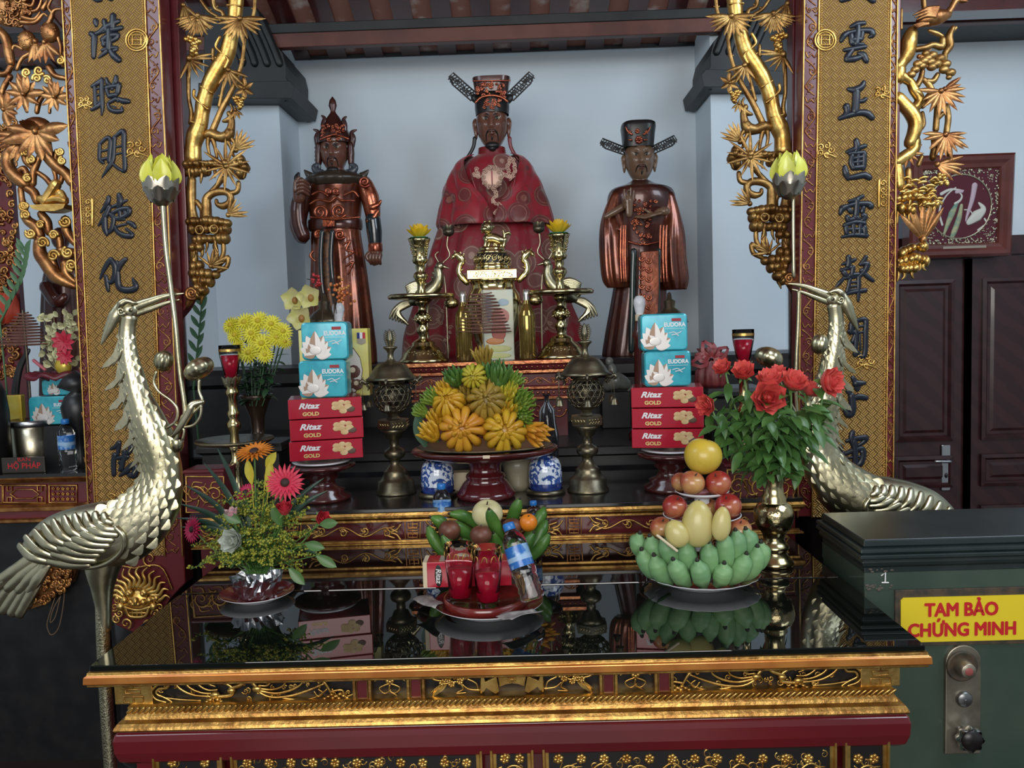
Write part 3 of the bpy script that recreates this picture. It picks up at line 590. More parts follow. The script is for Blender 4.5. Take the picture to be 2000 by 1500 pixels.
A1, A2 = zf(150, 0, 5), zf(150, 300, 5); A3 = zf(180, 800, 7.5); B1, B2, B3 = zf(1600, 0, 5), zf(1600, 300, 5), zf(1600, 600, 4.287)
GL = [
 (A1, [[(170, -20), (200, 0), (230, -5), 18], [(300, -20), (340, -5), 14]]),
 (A1, [[(185, 205), (190, 250), [22, 14]], [(140, 330), (170, 355), (168, 450), (165, 560), [20, 24, 22, 16]], [(160, 335), (215, 320), (280, 265), (340, 235), (410, 205), [14, 18, 22, 16]], [(270, 205), (290, 300), 20], [(355, 155), (352, 270), [24, 22]], [(300, 295), (380, 285), (440, 270), [18, 20, 16]], [(225, 320), (300, 300), 12],
       [(250, 390), (310, 350), (400, 340), [18, 20, 20]], [(255, 380), (262, 440), 16], [(400, 350), (375, 385), (265, 425), [18, 16, 14]], [(315, 290), (312, 480), 24], [(245, 492), (320, 470), (395, 465), [10, 18, 12]], [(310, 480), (270, 520), (215, 565), [18, 16, 6]], [(320, 480), (360, 540), (410, 585), [16, 26, 24]], [(390, 480), (360, 500), 14]]),
 (A1, [[(152, 845), (200, 815), (245, 775), [14, 18, 12]], [(175, 845), (180, 940), (182, 1040), 14], [(245, 775), (245, 900), (250, 1050), (244, 1125), [16, 18, 16, 6]], [(185, 872), (240, 855), 9], [(188, 935), (240, 915), 9], [(150, 1070), (200, 1040), (240, 1000), [14, 16, 12]], [(190, 1010), (235, 985), 9],
       [(288, 770), (305, 815), (330, 830), [12, 18, 14]], [(385, 750), (378, 800), (345, 840), [16, 20, 12]], [(290, 860), (340, 845), (405, 840), 18], [(290, 850), (300, 900), (318, 940), 16], [(412, 830), (400, 900), (385, 935), [22, 20, 12]], [(318, 940), (385, 925), 18], [(340, 850), (345, 870), 14],
       [(305, 1010), (325, 1065), (380, 1088), (440, 1080), (438, 1045), [12, 16, 18, 16, 8]], [(320, 1000), (390, 965), (400, 990), [14, 16, 10]], [(410, 965), (450, 985), (505, 990), [14, 22, 18]], [(345, 1035), (385, 1050), 6]]),
 (A1, [[(225, 1410), (222, 1500), (225, 1560), (260, 1590), [14, 14, 14, 12]], [(222, 1412), (290, 1350), (330, 1365), (325, 1480), (315, 1580), [12, 16, 18, 16]], [(230, 1480), (320, 1460), 9], [(240, 1560), (320, 1540), 12],
       [(370, 1340), (365, 1450), (355, 1560), (310, 1640), (245, 1735), [16, 14, 16, 16, 4]], [(375, 1335), (430, 1290), (460, 1300), (462, 1450), (470, 1650), (430, 1660), (350, 1600), [12, 18, 20, 18, 18, 12, 12]], [(372, 1440), (455, 1420), 8], [(368, 1510), (455, 1490), 8]]),
 (A2, [[(312, 425), (300, 480), (235, 575), [16, 20, 8]], [(320, 520), (280, 610), (210, 705), [18, 22, 6]], [(275, 600), (275, 720), (295, 790), [20, 24, 14]], [(325, 590), (360, 640), (340, 740), (300, 780), [14, 18, 18, 12]], [(415, 405), (425, 470), (410, 520), [20, 26, 18]], [(350, 520), (420, 490), (490, 455), [12, 16, 10]], [(350, 580), (430, 545), (505, 540), (510, 580), (450, 620), (380, 630), (350, 590), [14, 18, 20, 20, 18, 14, 12]], [(420, 560), (425, 620), 16], [(470, 560), (470, 610), 14],
       [(370, 640), (460, 640), 14], [(375, 715), (400, 765), (460, 800), (530, 805), (540, 780), (480, 735), [12, 18, 20, 20, 14, 10]], [(400, 710), (480, 690), 10], [(495, 670), (545, 690), (570, 720), [12, 20, 14]]]),
 (A2, [[(330, 1035), (290, 1090), (255, 1160), (230, 1220), [18, 18, 14, 8]], [(335, 1035), (370, 1090), (375, 1170), (345, 1250), (290, 1250), [20, 22, 22, 18, 14]], [(285, 1200), (300, 1290), (310, 1340), [16, 18, 12]], [(480, 1030), (430, 1080), (395, 1150), [16, 22, 20]], [(395, 1060), (400, 1200), (410, 1290), (460, 1330), (540, 1330), (580, 1300), (560, 1250), (545, 1210), [14, 22, 24, 24, 24, 22, 16, 4]]]),
 (A3, [[(275, 575), (340, 545), (395, 490), [16, 26, 30]], [(400, 490), (385, 580), (370, 660), [26, 24, 22]], [(330, 660), (315, 780), (320, 950), [28, 30, 28]], [(340, 720), (430, 700), (520, 690), [16, 26, 24]], [(560, 520), (575, 560), (520, 640), (460, 640), [26, 34, 28, 20]], [(470, 600), (460, 720), (430, 860), (410, 880), [26, 28, 30, 24]], [(600, 790), (500, 900), (400, 975), [26, 34, 10]], [(620, 800), (640, 880), (610, 960), (550, 960), [30, 40, 42, 30]], [(400, 780), (520, 700), 20]]),
]
GR = [
 (B1, [[(220, 0), (300, -20), 20], [(480, -30), (525, 5), 24]]),
 (B1, [[(310, 262), (370, 235), (440, 225), [14, 20, 16]], [(215, 400), (240, 350), (280, 320), [14, 22, 18]], [(260, 325), (380, 300), (500, 300), (520, 340), (490, 360), [14, 18, 22, 22, 12]], [(380, 240), (375, 330), (360, 430), [16, 26, 22]], [(310, 340), (320, 420), 20], [(420, 310), (410, 380), 18], [(320, 390), (400, 380), 22], [(245, 490), (340, 475), (450, 455), [14, 18, 16]], [(330, 480), (280, 545), (265, 580), [16, 22, 18]], [(265, 585), (340, 575), (420, 550), [18, 24, 14]], [(385, 520), (430, 540), (460, 595), [14, 26, 20]], [(310, 430), (430, 430), 12]]),
 (B1, [[(280, 870), (350, 880), (410, 850), (435, 805), [12, 26, 24, 16]], [(362, 890), (360, 980), (350, 1090), 28], [(385, 990), (430, 985), (455, 965), [14, 16, 14]], [(265, 1040), (272, 1090), (240, 1140), [26, 22, 18]], [(200, 1155), (290, 1125), (400, 1100), (470, 1110), (515, 1150), [16, 20, 22, 26, 22]]]),
 (B1, [[(360, 1375), (370, 1430), (360, 1480), [20, 24, 18]], [(270, 1485), (350, 1455), (450, 1425), [12, 20, 16]]]),
 (B2, [[(300, 0), (440, -10), 16], [(320, 20), (310, 90), (330, 140), 18], [(440, 0), (440, 80), (430, 145), 18], [(320, 50), (440, 30), 14], [(320, 90), (440, 75), 14], [(330, 140), (430, 130), 20], [(380, -10), (380, 140), 14], [(250, 130), (260, 190), (280, 245), [16, 24, 16]], [(275, 240), (360, 225), (440, 210), (490, 235), [16, 22, 24, 22]]]),
 (B2, [[(290, 465), (360, 450), (425, 415), [12, 18, 14]], [(205, 590), (225, 540), (270, 515), [12, 24, 18]], [(250, 520), (350, 495), (470, 490), (505, 515), [14, 18, 22, 24]], [(370, 450), (365, 560), (360, 600), 22], [(290, 545), (310, 570), 18], [(430, 530), (420, 570), 18], [(275, 620), (290, 650), (330, 640), 20], [(350, 610), (380, 640), 20], [(430, 600), (450, 620), (420, 650), 20], [(250, 700), (350, 670), (440, 680), 18], [(260, 715), (270, 780), 18], [(330, 690), (340, 790), 16], [(400, 690), (395, 790), 16], [(440, 720), (450, 790), 20], [(220, 815), (330, 795), (460, 800), [10, 16, 20]], [(280, 740), (440, 740), 14]]),
 (B2, [[(285, 1010), (290, 1060), (280, 1100), 20], [(225, 1080), (290, 1060), (350, 1035), [10, 16, 14]], [(215, 1140), (330, 1105), 14], [(240, 1160), (260, 1190), 20], [(330, 1110), (320, 1190), 18], [(300, 1190), (380, 1180), 18], [(455, 1010), (430, 1050), (400, 1080), [16, 16, 12]], [(400, 1080), (470, 1080), (440, 1150), (400, 1190), [14, 22, 20, 16]], [(410, 1140), (470, 1200), (525, 1240), [16, 18, 14]], [(155, 1310), (200, 1260), (240, 1215), [6, 16, 12]], [(260, 1215), (395, 1195), 14], [(300, 1230), (285, 1300), (270, 1350), 14], [(385, 1200), (385, 1300), (380, 1440), [16, 18, 10]], [(300, 1260), (380, 1250), 10], [(295, 1300), (380, 1290), 10], [(230, 1385), (300, 1360), (450, 1335), [10, 14, 18]], [(290, 1335), (380, 1325), 10]]),
 (B3, [[(310, 110), (310, 230), (300, 400), 15], [(310, 115), (385, 105), (388, 200), (380, 400), (330, 405), [12, 17, 17, 16, 12]], [(315, 165), (380, 155), 8], [(315, 215), (380, 205), 8], [(270, 140), (265, 210), 18], [(250, 200), (300, 220), (280, 290), 14], [(265, 330), (330, 390), 14], [(340, 230), (345, 360), 7]]),
 (B3, [[(280, 590), (310, 640), (310, 680), [14, 20, 14]], [(310, 640), (380, 635), [26, 12]], [(330, 650), (320, 690), 14], [(240, 700), (270, 740), 16], [(260, 770), (330, 750), (390, 760), [16, 20, 18]], [(270, 740), (280, 830), (275, 890), [22, 24, 20]], [(210, 850), (240, 900), (270, 900), [14, 20, 18]]]),
 (B3, [[(280, 1045), (270, 1100), (290, 1160), [16, 20, 18]], [(230, 1120), (310, 1100), (390, 1095), (370, 1130), (330, 1155), [12, 18, 20, 14, 10]], [(170, 1165), (180, 1190), 16], [(290, 1120), (300, 1220), (300, 1320), 20], [(200, 1220), (195, 1280), (230, 1310), 16], [(210, 1230), (290, 1200), (360, 1190), (365, 1260), (330, 1320), (230, 1315), [14, 16, 20, 20, 20, 14]], [(210, 1265), (350, 1250), 9]]),
]
BL = board('gilded couplet board with black characters and a lion mask, behind the left crane', (lambda y: 119 + .052 * y, lambda y: 140 + .048 * y, lambda y: 281 + .036 * y, lambda y: 312 + .043 * y), 1140, GL)
BR = board('gilded couplet board with black characters between the roses and the dark door', (lambda y: 1569 - .013 * y, lambda y: 1602 - .014 * y, lambda y: 1738 - .010 * y, lambda y: 1755 - .009 * y), 1010, GR)
# round and square ornaments on the woven grounds
def ornaments(T, D, items):
    for kind, x, y, r in items:
        m = MB()
        if kind == 'ring':
            pt(m, D, [(x + r * cos(a * .33), y + r * sin(a * .33)) for a in range(20)], 2, 6, 2, .6); pt(m, D, [(x + r * .78 * cos(a * .33), y + r * .78 * sin(a * .33)) for a in range(20)], 1.3, 6, 2, .6)
            for u in (-.45, 0, .45): pt(m, D, [(x - r * .5, y + u * r), (x + r * .5, y + u * r)], 1.3, 5, 1, .6)
            for u in (-.4, .4): pt(m, D, [(x + u * r, y - r * .45), (x + u * r, y + r * .45)], 1.3, 5, 1, .6)
        elif kind == 'plaque':
            for k in range(4): pt(m, D, spiral(x, y - 20 + k * 13, 6, 1.2, 0, 1 if k % 2 else -1), 1.5, 5, 2)
            pt(m, D, [(x + r, y - 26), (x + r, y + 26)], 3, 6, 1)
        else:
            for k in range(5): an = k * 1.26; pt(m, D, spiral(x + r * .6 * cos(an), y + r * .5 * sin(an), r * .35, 1.2, an, 1), [2, 1], 5, 2)
            pt(m, D, [(x - r * 1.1, y + r * .9), (x, y + r * .4), (x + r * 1.2, y + r * .8)], [1.2, 2, 1], 5, 4)
        m.build('board_ornament', GOLDB, T)
ornaments(BL, 2.618, [('ring', 267, 78, 21), ('scroll', 166, 200, 14), ('scroll', 265, 290, 20), ('plaque', 172, 415, 8), ('scroll', 230, 978, 22)])
ornaments(BR, 2.618, [('ring', 1612, 78, 20), ('scroll', 1612, 293, 18), ('plaque', 1725, 378, -8), ('scroll', 1722, 180, 14), ('scroll', 1690, 705, 18)])
m = MB(); D = 2.60; cx, cy = 268, 1172
for k in range(13):
    a = pi + pi * (k + .5) / 13; pt(m, D, [(cx + 30 * cos(a), cy + 26 * sin(a)), (cx + 44 * cos(a + .12), cy + 40 * sin(a + .12)), (cx + 56 * cos(a - .05), cy + 54 * sin(a - .05)), (cx + 64 * cos(a + .06), cy + 66 * sin(a + .06))], [5, 4, 1.2], 6, 4)
for s_ in (-1, 1):
    for (u, v, r) in ((14, -14, 9), (24, 0, 8), (32, 12, 9), (12, 4, 7), (38, -4, 6)): m.ell(W(cx + s_ * u, cy + v, D), (r * S(D), r * S(D) * .9, r * S(D)), 10, 7)
    m.ell(W(cx + s_ * 14, cy - 14, D) - V((0, 8 * S(D), 0)), 4 * S(D), 8, 6)
    for k in range(5): pt(m, D, spiral(cx + s_ * (34 + 5 * k % 14), cy - 10 + 12 * k, 8, 1.3, k, s_), [2.6, 1.2], 6, 2)
    pt(m, D, spiral(cx + s_ * 22, cy + 46, 11, 1.3, 1, s_), [3, 1.2], 6, 2)
    m.ell(W(cx + s_ * 5, cy + 6, D) - V((0, 6 * S(D), 0)), 5 * S(D), 9, 6)
m.ell(W(cx, cy + 2, D) - V((0, 6 * S(D), 0)), (6 * S(D), 6 * S(D), 10 * S(D)), 10, 7)
pt(m, D - .01, [(cx - 24, cy + 14), (cx, cy + 20), (cx + 24, cy + 14)], 3, 6); pt(m, D - .01, [(cx - 22, cy + 16), (cx - 14, cy + 32), (cx + 14, cy + 32), (cx + 22, cy + 16)], 3, 6)
for u in (-9, 0, 9): pt(m, D - .008, [(cx + u, cy + 18), (cx + u, cy + 30)], 2, 5, 1)
pt(m, D - .008, [(cx - 16, cy + 25), (cx + 16, cy + 25)], 2, 5, 1)
m.ell(W(cx, cy + 6, D + .02), (34 * S(D), 16 * S(D), 34 * S(D)), 16, 10); m.build('lion_mask', GOLDB, BL, label='gilded lion mask with flaming mane')
m = MB()
for s_ in (-1, 1): pt(m, 2.618, spiral(262 + s_ * 30, 1092, 14, 1.3, 1.5, s_), [2.6, 1.2], 6, 2); pt(m, 2.618, [(262, 1110), (262 + s_ * 50, 1106), (262 + s_ * 74, 1150)], 2, 6)
m.build('foot_scrolls', GOLD, BL)
# ---------------------------------------------------------------- carved gilded brackets of bamboo, vines, grapes and deer
AGED = M('aged_gilt', (.42, .255, .085), .4, .88, col2=(.20, .10, .03), scale=22, bump=.4, bscale=70); AGEDR = M('aged_red_gilt', (.44, .22, .08), .38, .88, col2=(.22, .085, .03), scale=22, bump=.4, bscale=70)
def bracket(label, f, D, build, post, group=None):
    x, y = f(*post[0][0]); c = W(*f(*post[1]), D)
    T = thing('carved_bracket', label, 'wood carving', (c.x, D, c.z), 'gilded openwork brackets beside the couplet boards')
    if post[0]:
        m = MB(); Z = [(lambda w: (w.x, w.z))(W(*f(*q), D)) for q in post[0]]; m.prism(Z, D - .01, D + .05); m.build('bracket_post', MAROON, T, bev=.003)
    build(T, f, D); return T
def fan(m, D, f, x, y, r, a0, a1, n, wd=.2, seed=0, dr=-.3):
    q = random.Random(seed); c = W(*f(x, y), D); r *= 1.5; wd *= .95
    for k in range(n):
        a = a0 + (a1 - a0) * (k + .5) / n + q.uniform(-.06, .06); e = W(*f(x + r * cos(a) * q.uniform(.75, 1.05), y + r * sin(a) * q.uniform(.75, 1.05)), D); d = e - c
        m.blade(c - V((0, .008, 0)), d + V((0, -.35 * d.length, 0)), (0, -1, .2), d.length, d.length * wd, .25, -.5, 6, .8)
    m.ell(c - V((0, .008, 0)), r * .08 * S(D) + .003, 8, 6)
def grapes(m, D, f, x, y, w, h, n, r, seed=0):
    q = random.Random(seed)
    for k in range(n):
        v = k / max(n - 1, 1); ww = w * (1 - .7 * v); c = W(*f(x + q.uniform(-ww, ww), y + h * v), D); m.ell(c - V((0, q.uniform(0, 1.5 * r) * S(D), 0)), r * S(D), 9, 6)
def ledge(m, D, f, pts, th, drips=6, seed=0):
    q = random.Random(seed); n = len(pts)
    for i in range(n - 1):
        (xa, ya), (xb, yb) = pts[i], pts[i + 1]; L = max(1, int(abs(xb - xa) / 9 + abs(yb - ya) / 9))
        for k in range(L + 1):
            t = k / L; x, y = xa + (xb - xa) * t, ya + (yb - ya) * t
            c = W(*f(x, y), D); s = S(D); m.ell(c + V((0, q.uniform(-.012, .006), 0)), (q.uniform(7, 10) * s, q.uniform(12, 20) * s, th * q.uniform(.8, 1.1) * s), 10, 7)
            if q.random() < drips / 10: pt(m, D - .012, [f(x, y - th * .3), f(x + q.uniform(-3, 3), y + th * 1.2), f(x + q.uniform(-4, 4), y + th * q.uniform(1.6, 2.6))], [5, 3.2, 1.2], 6, 4)
def br(m, D, f, L, r, dy=0, k=1):
    r = [q * 1.18 for q in r] if isinstance(r, list) else r * 1.18
    pt(m, D, [f(*q) for q in L], r, 9, 5, 1, dy)
def node_rings(m, D, f, L, r):
    for (x, y, a) in L:
        d = (cos(a), sin(a)); pt(m, D, [f(x - d[1] * r, y + d[0] * r), f(x, y), f(x + d[1] * r, y - d[0] * r)], 2.2, 6, 3, 3.5, -.012)
def inner_build(T, f, D):
    g = lambda X, Y: (350 + X / 5, Y / 5); h = lambda X, Y: (350 + X / 4.41, 280 + Y / 4.41)
    m = MB(); br(m, D, f, [g(560, -60), g(552, 100), g(540, 220), g(505, 380), g(470, 520), g(400, 650), g(320, 790), g(270, 900), g(240, 1010), g(225, 1100), g(205, 1210), g(165, 1320), g(140, 1420), g(140, 1560)], [13, 12, 11, 12, 13, 14, 14, 12, 13, 12, 13, 15, 13, 14])
    node_rings(m, D, f, [(*g(552, 75), 1.6), (*g(420, 620), 2.3), (*g(285, 890), 2.1), (*g(190, 1215), 1.8)], 13)
    br(m, D, f, [g(420, 380), g(380, 470), g(440, 540), g(500, 600), g(470, 680)], 2.4, -.02); br(m, D, f, [g(170, 900), g(170, 960), g(240, 1030), g(300, 1080)], 2.6, -.02)
    m.build('bamboo_trunk', GOLDB, T)
    m = MB()
    for L, r in (([g(95, 560), g(90, 700), g(95, 950), g(120, 1100), g(115, 1200)], [4, 3.4, 3.4, 4.5]), ([g(640, 380), g(615, 600), g(560, 780), g(480, 950), g(410, 1080), g(330, 1270)], [3, 3.4, 4, 4.4, 5, 5.6]), ([g(210, 0), g(290, 110), g(380, 170), g(410, 220)], 3), ([g(330, -30), g(350, 80), g(420, 120), g(435, 180)], 3.4), ([g(740, 0), g(735, 100), g(720, 170)], 3.2), ([g(440, 800), g(410, 950), g(390, 1040)], 3), ([g(330, 480), g(330, 590)], 3)):
        br(m, D, f, L, r)
        for k in range(2): x, y = L[1]; br(m, D, f, [(x, y), (x + RN.choice((-5, 5)), y - 4)], [2.4, 1.2])
    m.build('bamboo_twigs', AGED, T)
    m = MB(); fan(m, D - .02, f, *g(600, 190), 34, -.1, 3.3, 13, .24, 1); fan(m, D - .01, f, *g(190, 160), 30, .1, 3.05, 14, .22, 2); fan(m, D - .01, f, *g(190, 210), 24, .2, 2.95, 9, .26, 12); fan(m, D - .01, f, *g(110, 590), 30, .15, 2.2, 5, .2, 3); fan(m, D - .01, f, *g(110, 580), 42, -.25, .1, 2, .16, 4); fan(m, D - .015, f, *g(490, 690), 28, .1, 2.4, 6, .2, 5); fan(m, D - .01, f, *g(50, 60), 30, .7, 1.8, 4, .2, 55)
    fan(m, D - .015, f, *h(410, 200), 34, 0, 6.28, 14, .16, 6); fan(m, D - .005, f, *h(430, 620), 28, -1.5, .2, 6, .2, 7); fan(m, D - .01, f, *h(280, 1060), 24, -2.4, .3, 7, .2, 8); fan(m, D - .005, f, *g(560, 1470), 32, -1.6, -.1, 6, .2, 9); fan(m, D, f, *g(640, 870), 16, 0, 6.2, 6, .5, 10); fan(m, D, f, *g(560, 1080), 14, .3, 2.5, 4, .3, 10)
    m.build('bamboo_leaves', AGED, T)
    m = MB(); grapes(m, D - .02, f, *g(145, 370), 15, 32, 20, 5.4, 3); grapes(m, D - .01, f, *g(590, 950), 12, 22, 18, 4.2, 4); m.build('grapes', GOLDB, T)
    m = MB()                                                            # the deer looking up under the leaves
    br(m, D, f, [g(270, 1320), g(320, 1310), g(400, 1340), g(470, 1330), g(500, 1280)], [7, 9, 8, 10, 8]); br(m, D, f, [g(495, 1300), g(510, 1220), g(510, 1150), g(490, 1110)], [8, 6, 5, 5]); br(m, D, f, [g(520, 1130), g(480, 1170), g(430, 1185)], [5, 5, 2.4])
    br(m, D, f, [g(500, 1110), g(520, 1060), g(500, 1020)], [3, 1.6]); br(m, D, f, [g(520, 1120), g(550, 1080), g(545, 1040)], [3, 1.4])
    for L in ([g(290, 1340), g(280, 1420), g(300, 1520)], [g(330, 1360), g(350, 1440), g(370, 1540)], [g(460, 1360), g(500, 1430), g(530, 1520)], [g(500, 1340), g(540, 1400), g(510, 1440)]): br(m, D, f, L, [5, 3, 2.4])
    m.build('carved_deer', AGED, T)
    m = MB(); ledge(m, D, f, [h(85, 190), h(300, 185), h(540, 180)], 10, 5, 1); ledge(m, D, f, [h(90, 250), h(240, 240)], 11, 5, 2); ledge(m, D, f, [h(540, 150), h(570, 210), h(530, 260)], 11, 3, 3)
    ledge(m, D, f, [h(100, 680), h(250, 670), h(420, 690)], 10, 0, 4); ledge(m, D, f, [h(120, 740), h(410, 740)], 11, 0, 5); ledge(m, D, f, [h(150, 830), h(400, 820)], 11, 7, 6); ledge(m, D, f, [h(130, 900), h(190, 900)], 11, 7, 7)
    ledge(m, D, f, [h(130, 1060), h(180, 1050)], 11, 2, 9); ledge(m, D, f, [h(130, 1120), h(310, 1130)], 11, 5, 8); ledge(m, D, f, [h(150, 1180), h(270, 1190)], 11, 5, 10); ledge(m, D, f, [h(170, 1240), h(220, 1270), h(180, 1310)], 10, 4, 11)
    for x, y in ((175, 745), (300, 740)): pt(m, D - .045, [f(*h(x + 36 * cos(a * 1.05), y + 36 * sin(a * 1.05))) for a in range(7)], 1.8, 6, 3)
    m.build('rock_ledges', AGED, T)
    m = MB(); br(m, D, f, [h(110, 310), h(105, 420), h(110, 560), h(120, 640)], [7, 8, 7, 9]); br(m, D, f, [h(235, 640), h(235, 540), h(240, 470), h(300, 425), h(390, 415), h(440, 450), h(435, 510), h(380, 540), h(330, 525), h(320, 490)], [9, 8, 7, 6.5, 6.5, 6, 6, 6, 4, 3]); br(m, D, f, [h(270, 430), h(320, 370), h(380, 300)], [5, 4.4, 4]); br(m, D, f, [h(440, 430), h(500, 410), h(510, 340)], [5, 4.4, 4]); br(m, D, f, [h(150, 500), h(200, 570), h(210, 640)], [4, 5, 6])
    br(m, D, f, [h(310, 880), h(320, 990), h(290, 1060)], 4.5); br(m, D, f, [h(380, 850), h(380, 950), h(345, 1020)], 4); br(m, D, f, [h(120, 900), h(130, 1000), h(120, 1060)], 7); br(m, D, f, [h(350, 1040), h(420, 980), h(410, 1060), h(340, 1100)], 4)
    m.build('gnarled_branches', AGED, T)
    m = MB(); x, y = h(105, 1290); pt(m, D - .02, [f(*q) for q in spiral(x, y, 13, 2.2, 0, 1, 26)], [4, 3], 8, 2); m.ell(W(*f(x, y), D), (13 * S(D), 8 * S(D), 13 * S(D)), 14, 8); br(m, D, f, [h(60, 1400), h(90, 1350), h(110, 1300)], [5, 7, 8]); m.build('rosette', AGEDR, T)
idf = lambda x, y: (x, y)
mirf = lambda x, y: (1549 - .01 * y * .955 - (x - (347 + .045 * y)), y * .955 - 3)
bracket('gilded openwork bracket of bamboo, grapes and a deer right of the left couplet board', idf, 2.72, inner_build, ([(330, -60), (347, -60), (373, 585), (362, 605), (345, 625), (340, 600)], (360, 600)))
bracket('gilded openwork bracket of bamboo, grapes and a deer left of the right couplet board', mirf, 2.72, inner_build, ([(330, -60), (347, -60), (373, 585), (362, 605), (345, 625), (340, 600)], (360, 600)))
def outer_left(T, f, D):
    g = lambda X, Y: (X / 5, Y / 5); h = lambda X, Y: (X / 4.69, 280 + Y / 4.69)
    m = MB(); q = random.Random(3)
    for k in range(46): x, y = q.uniform(-5, 58), q.uniform(-6, 50); pt(m, D - q.uniform(0, .02), spiral(x, y, q.uniform(4, 8), 1.2, q.uniform(0, 6), q.choice((-1, 1))), [2.4, 1.2], 6, 2)
    m.ell(W(20, 18, D + .02), (45 * S(D), .03, 34 * S(D)), 14, 9)
    for L in ([(50, 10), (66, 14), (72, -6)], [(52, 26), (76, 22), (86, -2)], [(48, 36), (70, 40), (82, 26)], [(45, 46), (72, 46), (88, 30), (96, 34)], [(98, 48), (106, 30), (98, 16), (108, -4)], [(100, 46), (108, 24), (122, 20)], [(88, 20), (96, 2)]): br(m, D, f, L, [4.2, 3, 1.6], -.01)
    m.build('phoenix_mask', AGEDR, T)
    m = MB(); br(m, D, f, [(-4, 58), (12, 76), (18, 104), (22, 124)], [7, 8, 8, 7])
    for (x, y, r) in ((53, 80, 17), (98, 63, 18)):
        m.ell(W(x, y, D), (r * S(D), r * .7 * S(D), r * 1.15 * S(D)), 16, 10)
        for k in range(26): a = q.uniform(0, 6.28); rr = r * sqrt(q.random()) * .85; m.ell(W(x + rr * cos(a), y + rr * 1.1 * sin(a), D) - V((0, r * .62 * S(D) * sqrt(max(0, 1 - (rr / r) ** 2)), 0)), 2.0 * S(D), 7, 5)
    m.build('pomegranates', AGEDR, T)
    m = MB(); fan(m, D - .01, f, 90, 84, 30, .6, 2.3, 5, .35, 2); fan(m, D - .01, f, 72, 82, 34, 1.2, 2.0, 3, .3, 3)
    for (x, y, s_) in ((48, 185, 1), (108, 190, .85)):
        fan(m, D - .01, f, x, y, 28 * s_, -3.2, .1, 6, .5, 4); fan(m, D - .02, f, x, y, 22 * s_, -2.1, -1.0, 3, .5, 5); fan(m, D - .01, f, x, y, 26 * s_, .2, 2.9, 4, .4, 6)
    for k in range(7): m.blade(W(72, 258, D) - V((0, .02, 0)), V((cos(pi * (k + .5) / 7) * .9, -.45, .8)), (0, -1, 0), 26 * S(D), 13 * S(D), -.5, -.5, 6)
    m.ell(W(72, 246, D), (27 * S(D), 18 * S(D), 17 * S(D)), 16, 9); fan(m, D - .01, f, 72, 258, 44, -.5, 3.6, 8, .45, 8); fan(m, D, f, 45, 270, 40, 1.6, 3.6, 6, .4, 9); fan(m, D, f, 10, 215, 26, -2, 1.4, 7, .5, 21)
    m.build('lotus_blossoms', AGEDR, T)
    m = MB()
    for L, r in (([g(240, 980), g(230, 1010), g(262, 1090)], 2.6), ([g(380, 890), g(420, 920), g(380, 1000), g(360, 1095)], [4, 4.6, 4]), ([g(530, 990), g(490, 1040), g(485, 1100)], 2.6), ([g(220, 480), g(140, 450), g(100, 540), g(70, 600)], 3), ([g(320, 515), g(220, 570), g(165, 680)], [4, 3]), ([g(100, 750), g(30, 870), g(10, 1000), g(20, 1050)], [5, 4]), ([g(570, 370), g(595, 460), g(590, 540), g(620, 640)], 3.4), ([g(480, 660), g(540, 740), g(640, 765)], [6, 4]), ([g(-20, 720), g(60, 720), g(110, 640)], 5),
                 ([h(80, 90), h(70, 180), h(110, 270), h(180, 330), h(240, 380)], [9, 10, 11, 12, 9]), ([h(180, 250), h(220, 230), h(245, 280), h(240, 330)], [5, 5, 6]), ([h(410, -20), h(440, 110), h(520, 210), h(610, 280), h(660, 360)], [10, 10, 9, 8]), ([h(300, 370), h(310, 260), h(360, 130), h(390, 90)], [6, 6, 3]), ([h(300, 220), h(240, 170), h(220, 100)], [5, 5]), ([h(350, 270), h(420, 320), h(470, 380)], [4, 5]), ([h(490, 230), h(510, 300), h(510, 360)], [4, 3]), ([h(580, 240), h(570, 300), h(555, 360)], [5, 4]), ([h(520, 70), h(510, 140), h(560, 200)], [4, 5, 4]),
                 ([h(250, 410), h(310, 450), h(340, 530)], [7, 8, 7]), ([h(190, 420), h(200, 500), h(220, 600)], [5, 5, 7]), ([h(220, 640), h(260, 710), h(340, 770), h(370, 850)], [7, 8, 9, 8]), ([h(380, 650), h(430, 720), h(450, 820)], [7, 8, 6]), ([h(270, 830), h(340, 850), h(380, 900)], [7, 8]), ([h(360, 900), h(370, 1010), h(420, 1080), h(470, 1150), h(540, 1230), h(690, 1310)], [9, 11, 12, 13, 12, 6]), ([h(480, 1040), h(510, 1150), h(560, 1220), h(690, 1280)], [6, 7, 6, 3]), ([h(560, 980), h(620, 1000), h(690, 1010)], [8, 9, 8]), ([h(600, 1100), h(610, 1190), h(690, 1270)], [8, 7, 4]), ([h(480, 840), h(540, 860), h(555, 960)], [6, 7, 6]), ([h(600, 700), h(620, 820), h(690, 920)], [8, 8, 5]), ([h(640, 1100), h(690, 1120)], 9)): br(m, D, f, L, r)
    m.build('scrolling_branches', AGEDR, T)
    m = MB()
    for x, y, r in ((235, 80, 7), (285, 150, 7), (250, 320, 6), (550, 75, 6), (570, 160, 6), (215, 575, 7), (235, 655, 7), (280, 825, 8), (390, 910, 9), (370, 745, 6), (490, 840, 7), (490, 1030, 9), (620, 1000, 9), (655, 1115, 9), (600, 715, 9), (230, 570, 6)):
        X, Y = h(x, y); pt(m, D - .02, spiral(X, Y, r * 1.25, 1.7, x, 1 if x % 2 else -1, 22), [3.4, 2.4], 7, 2); m.ell(W(X, Y, D) - V((0, .02, 0)), r * .4 * S(D), 9, 6)
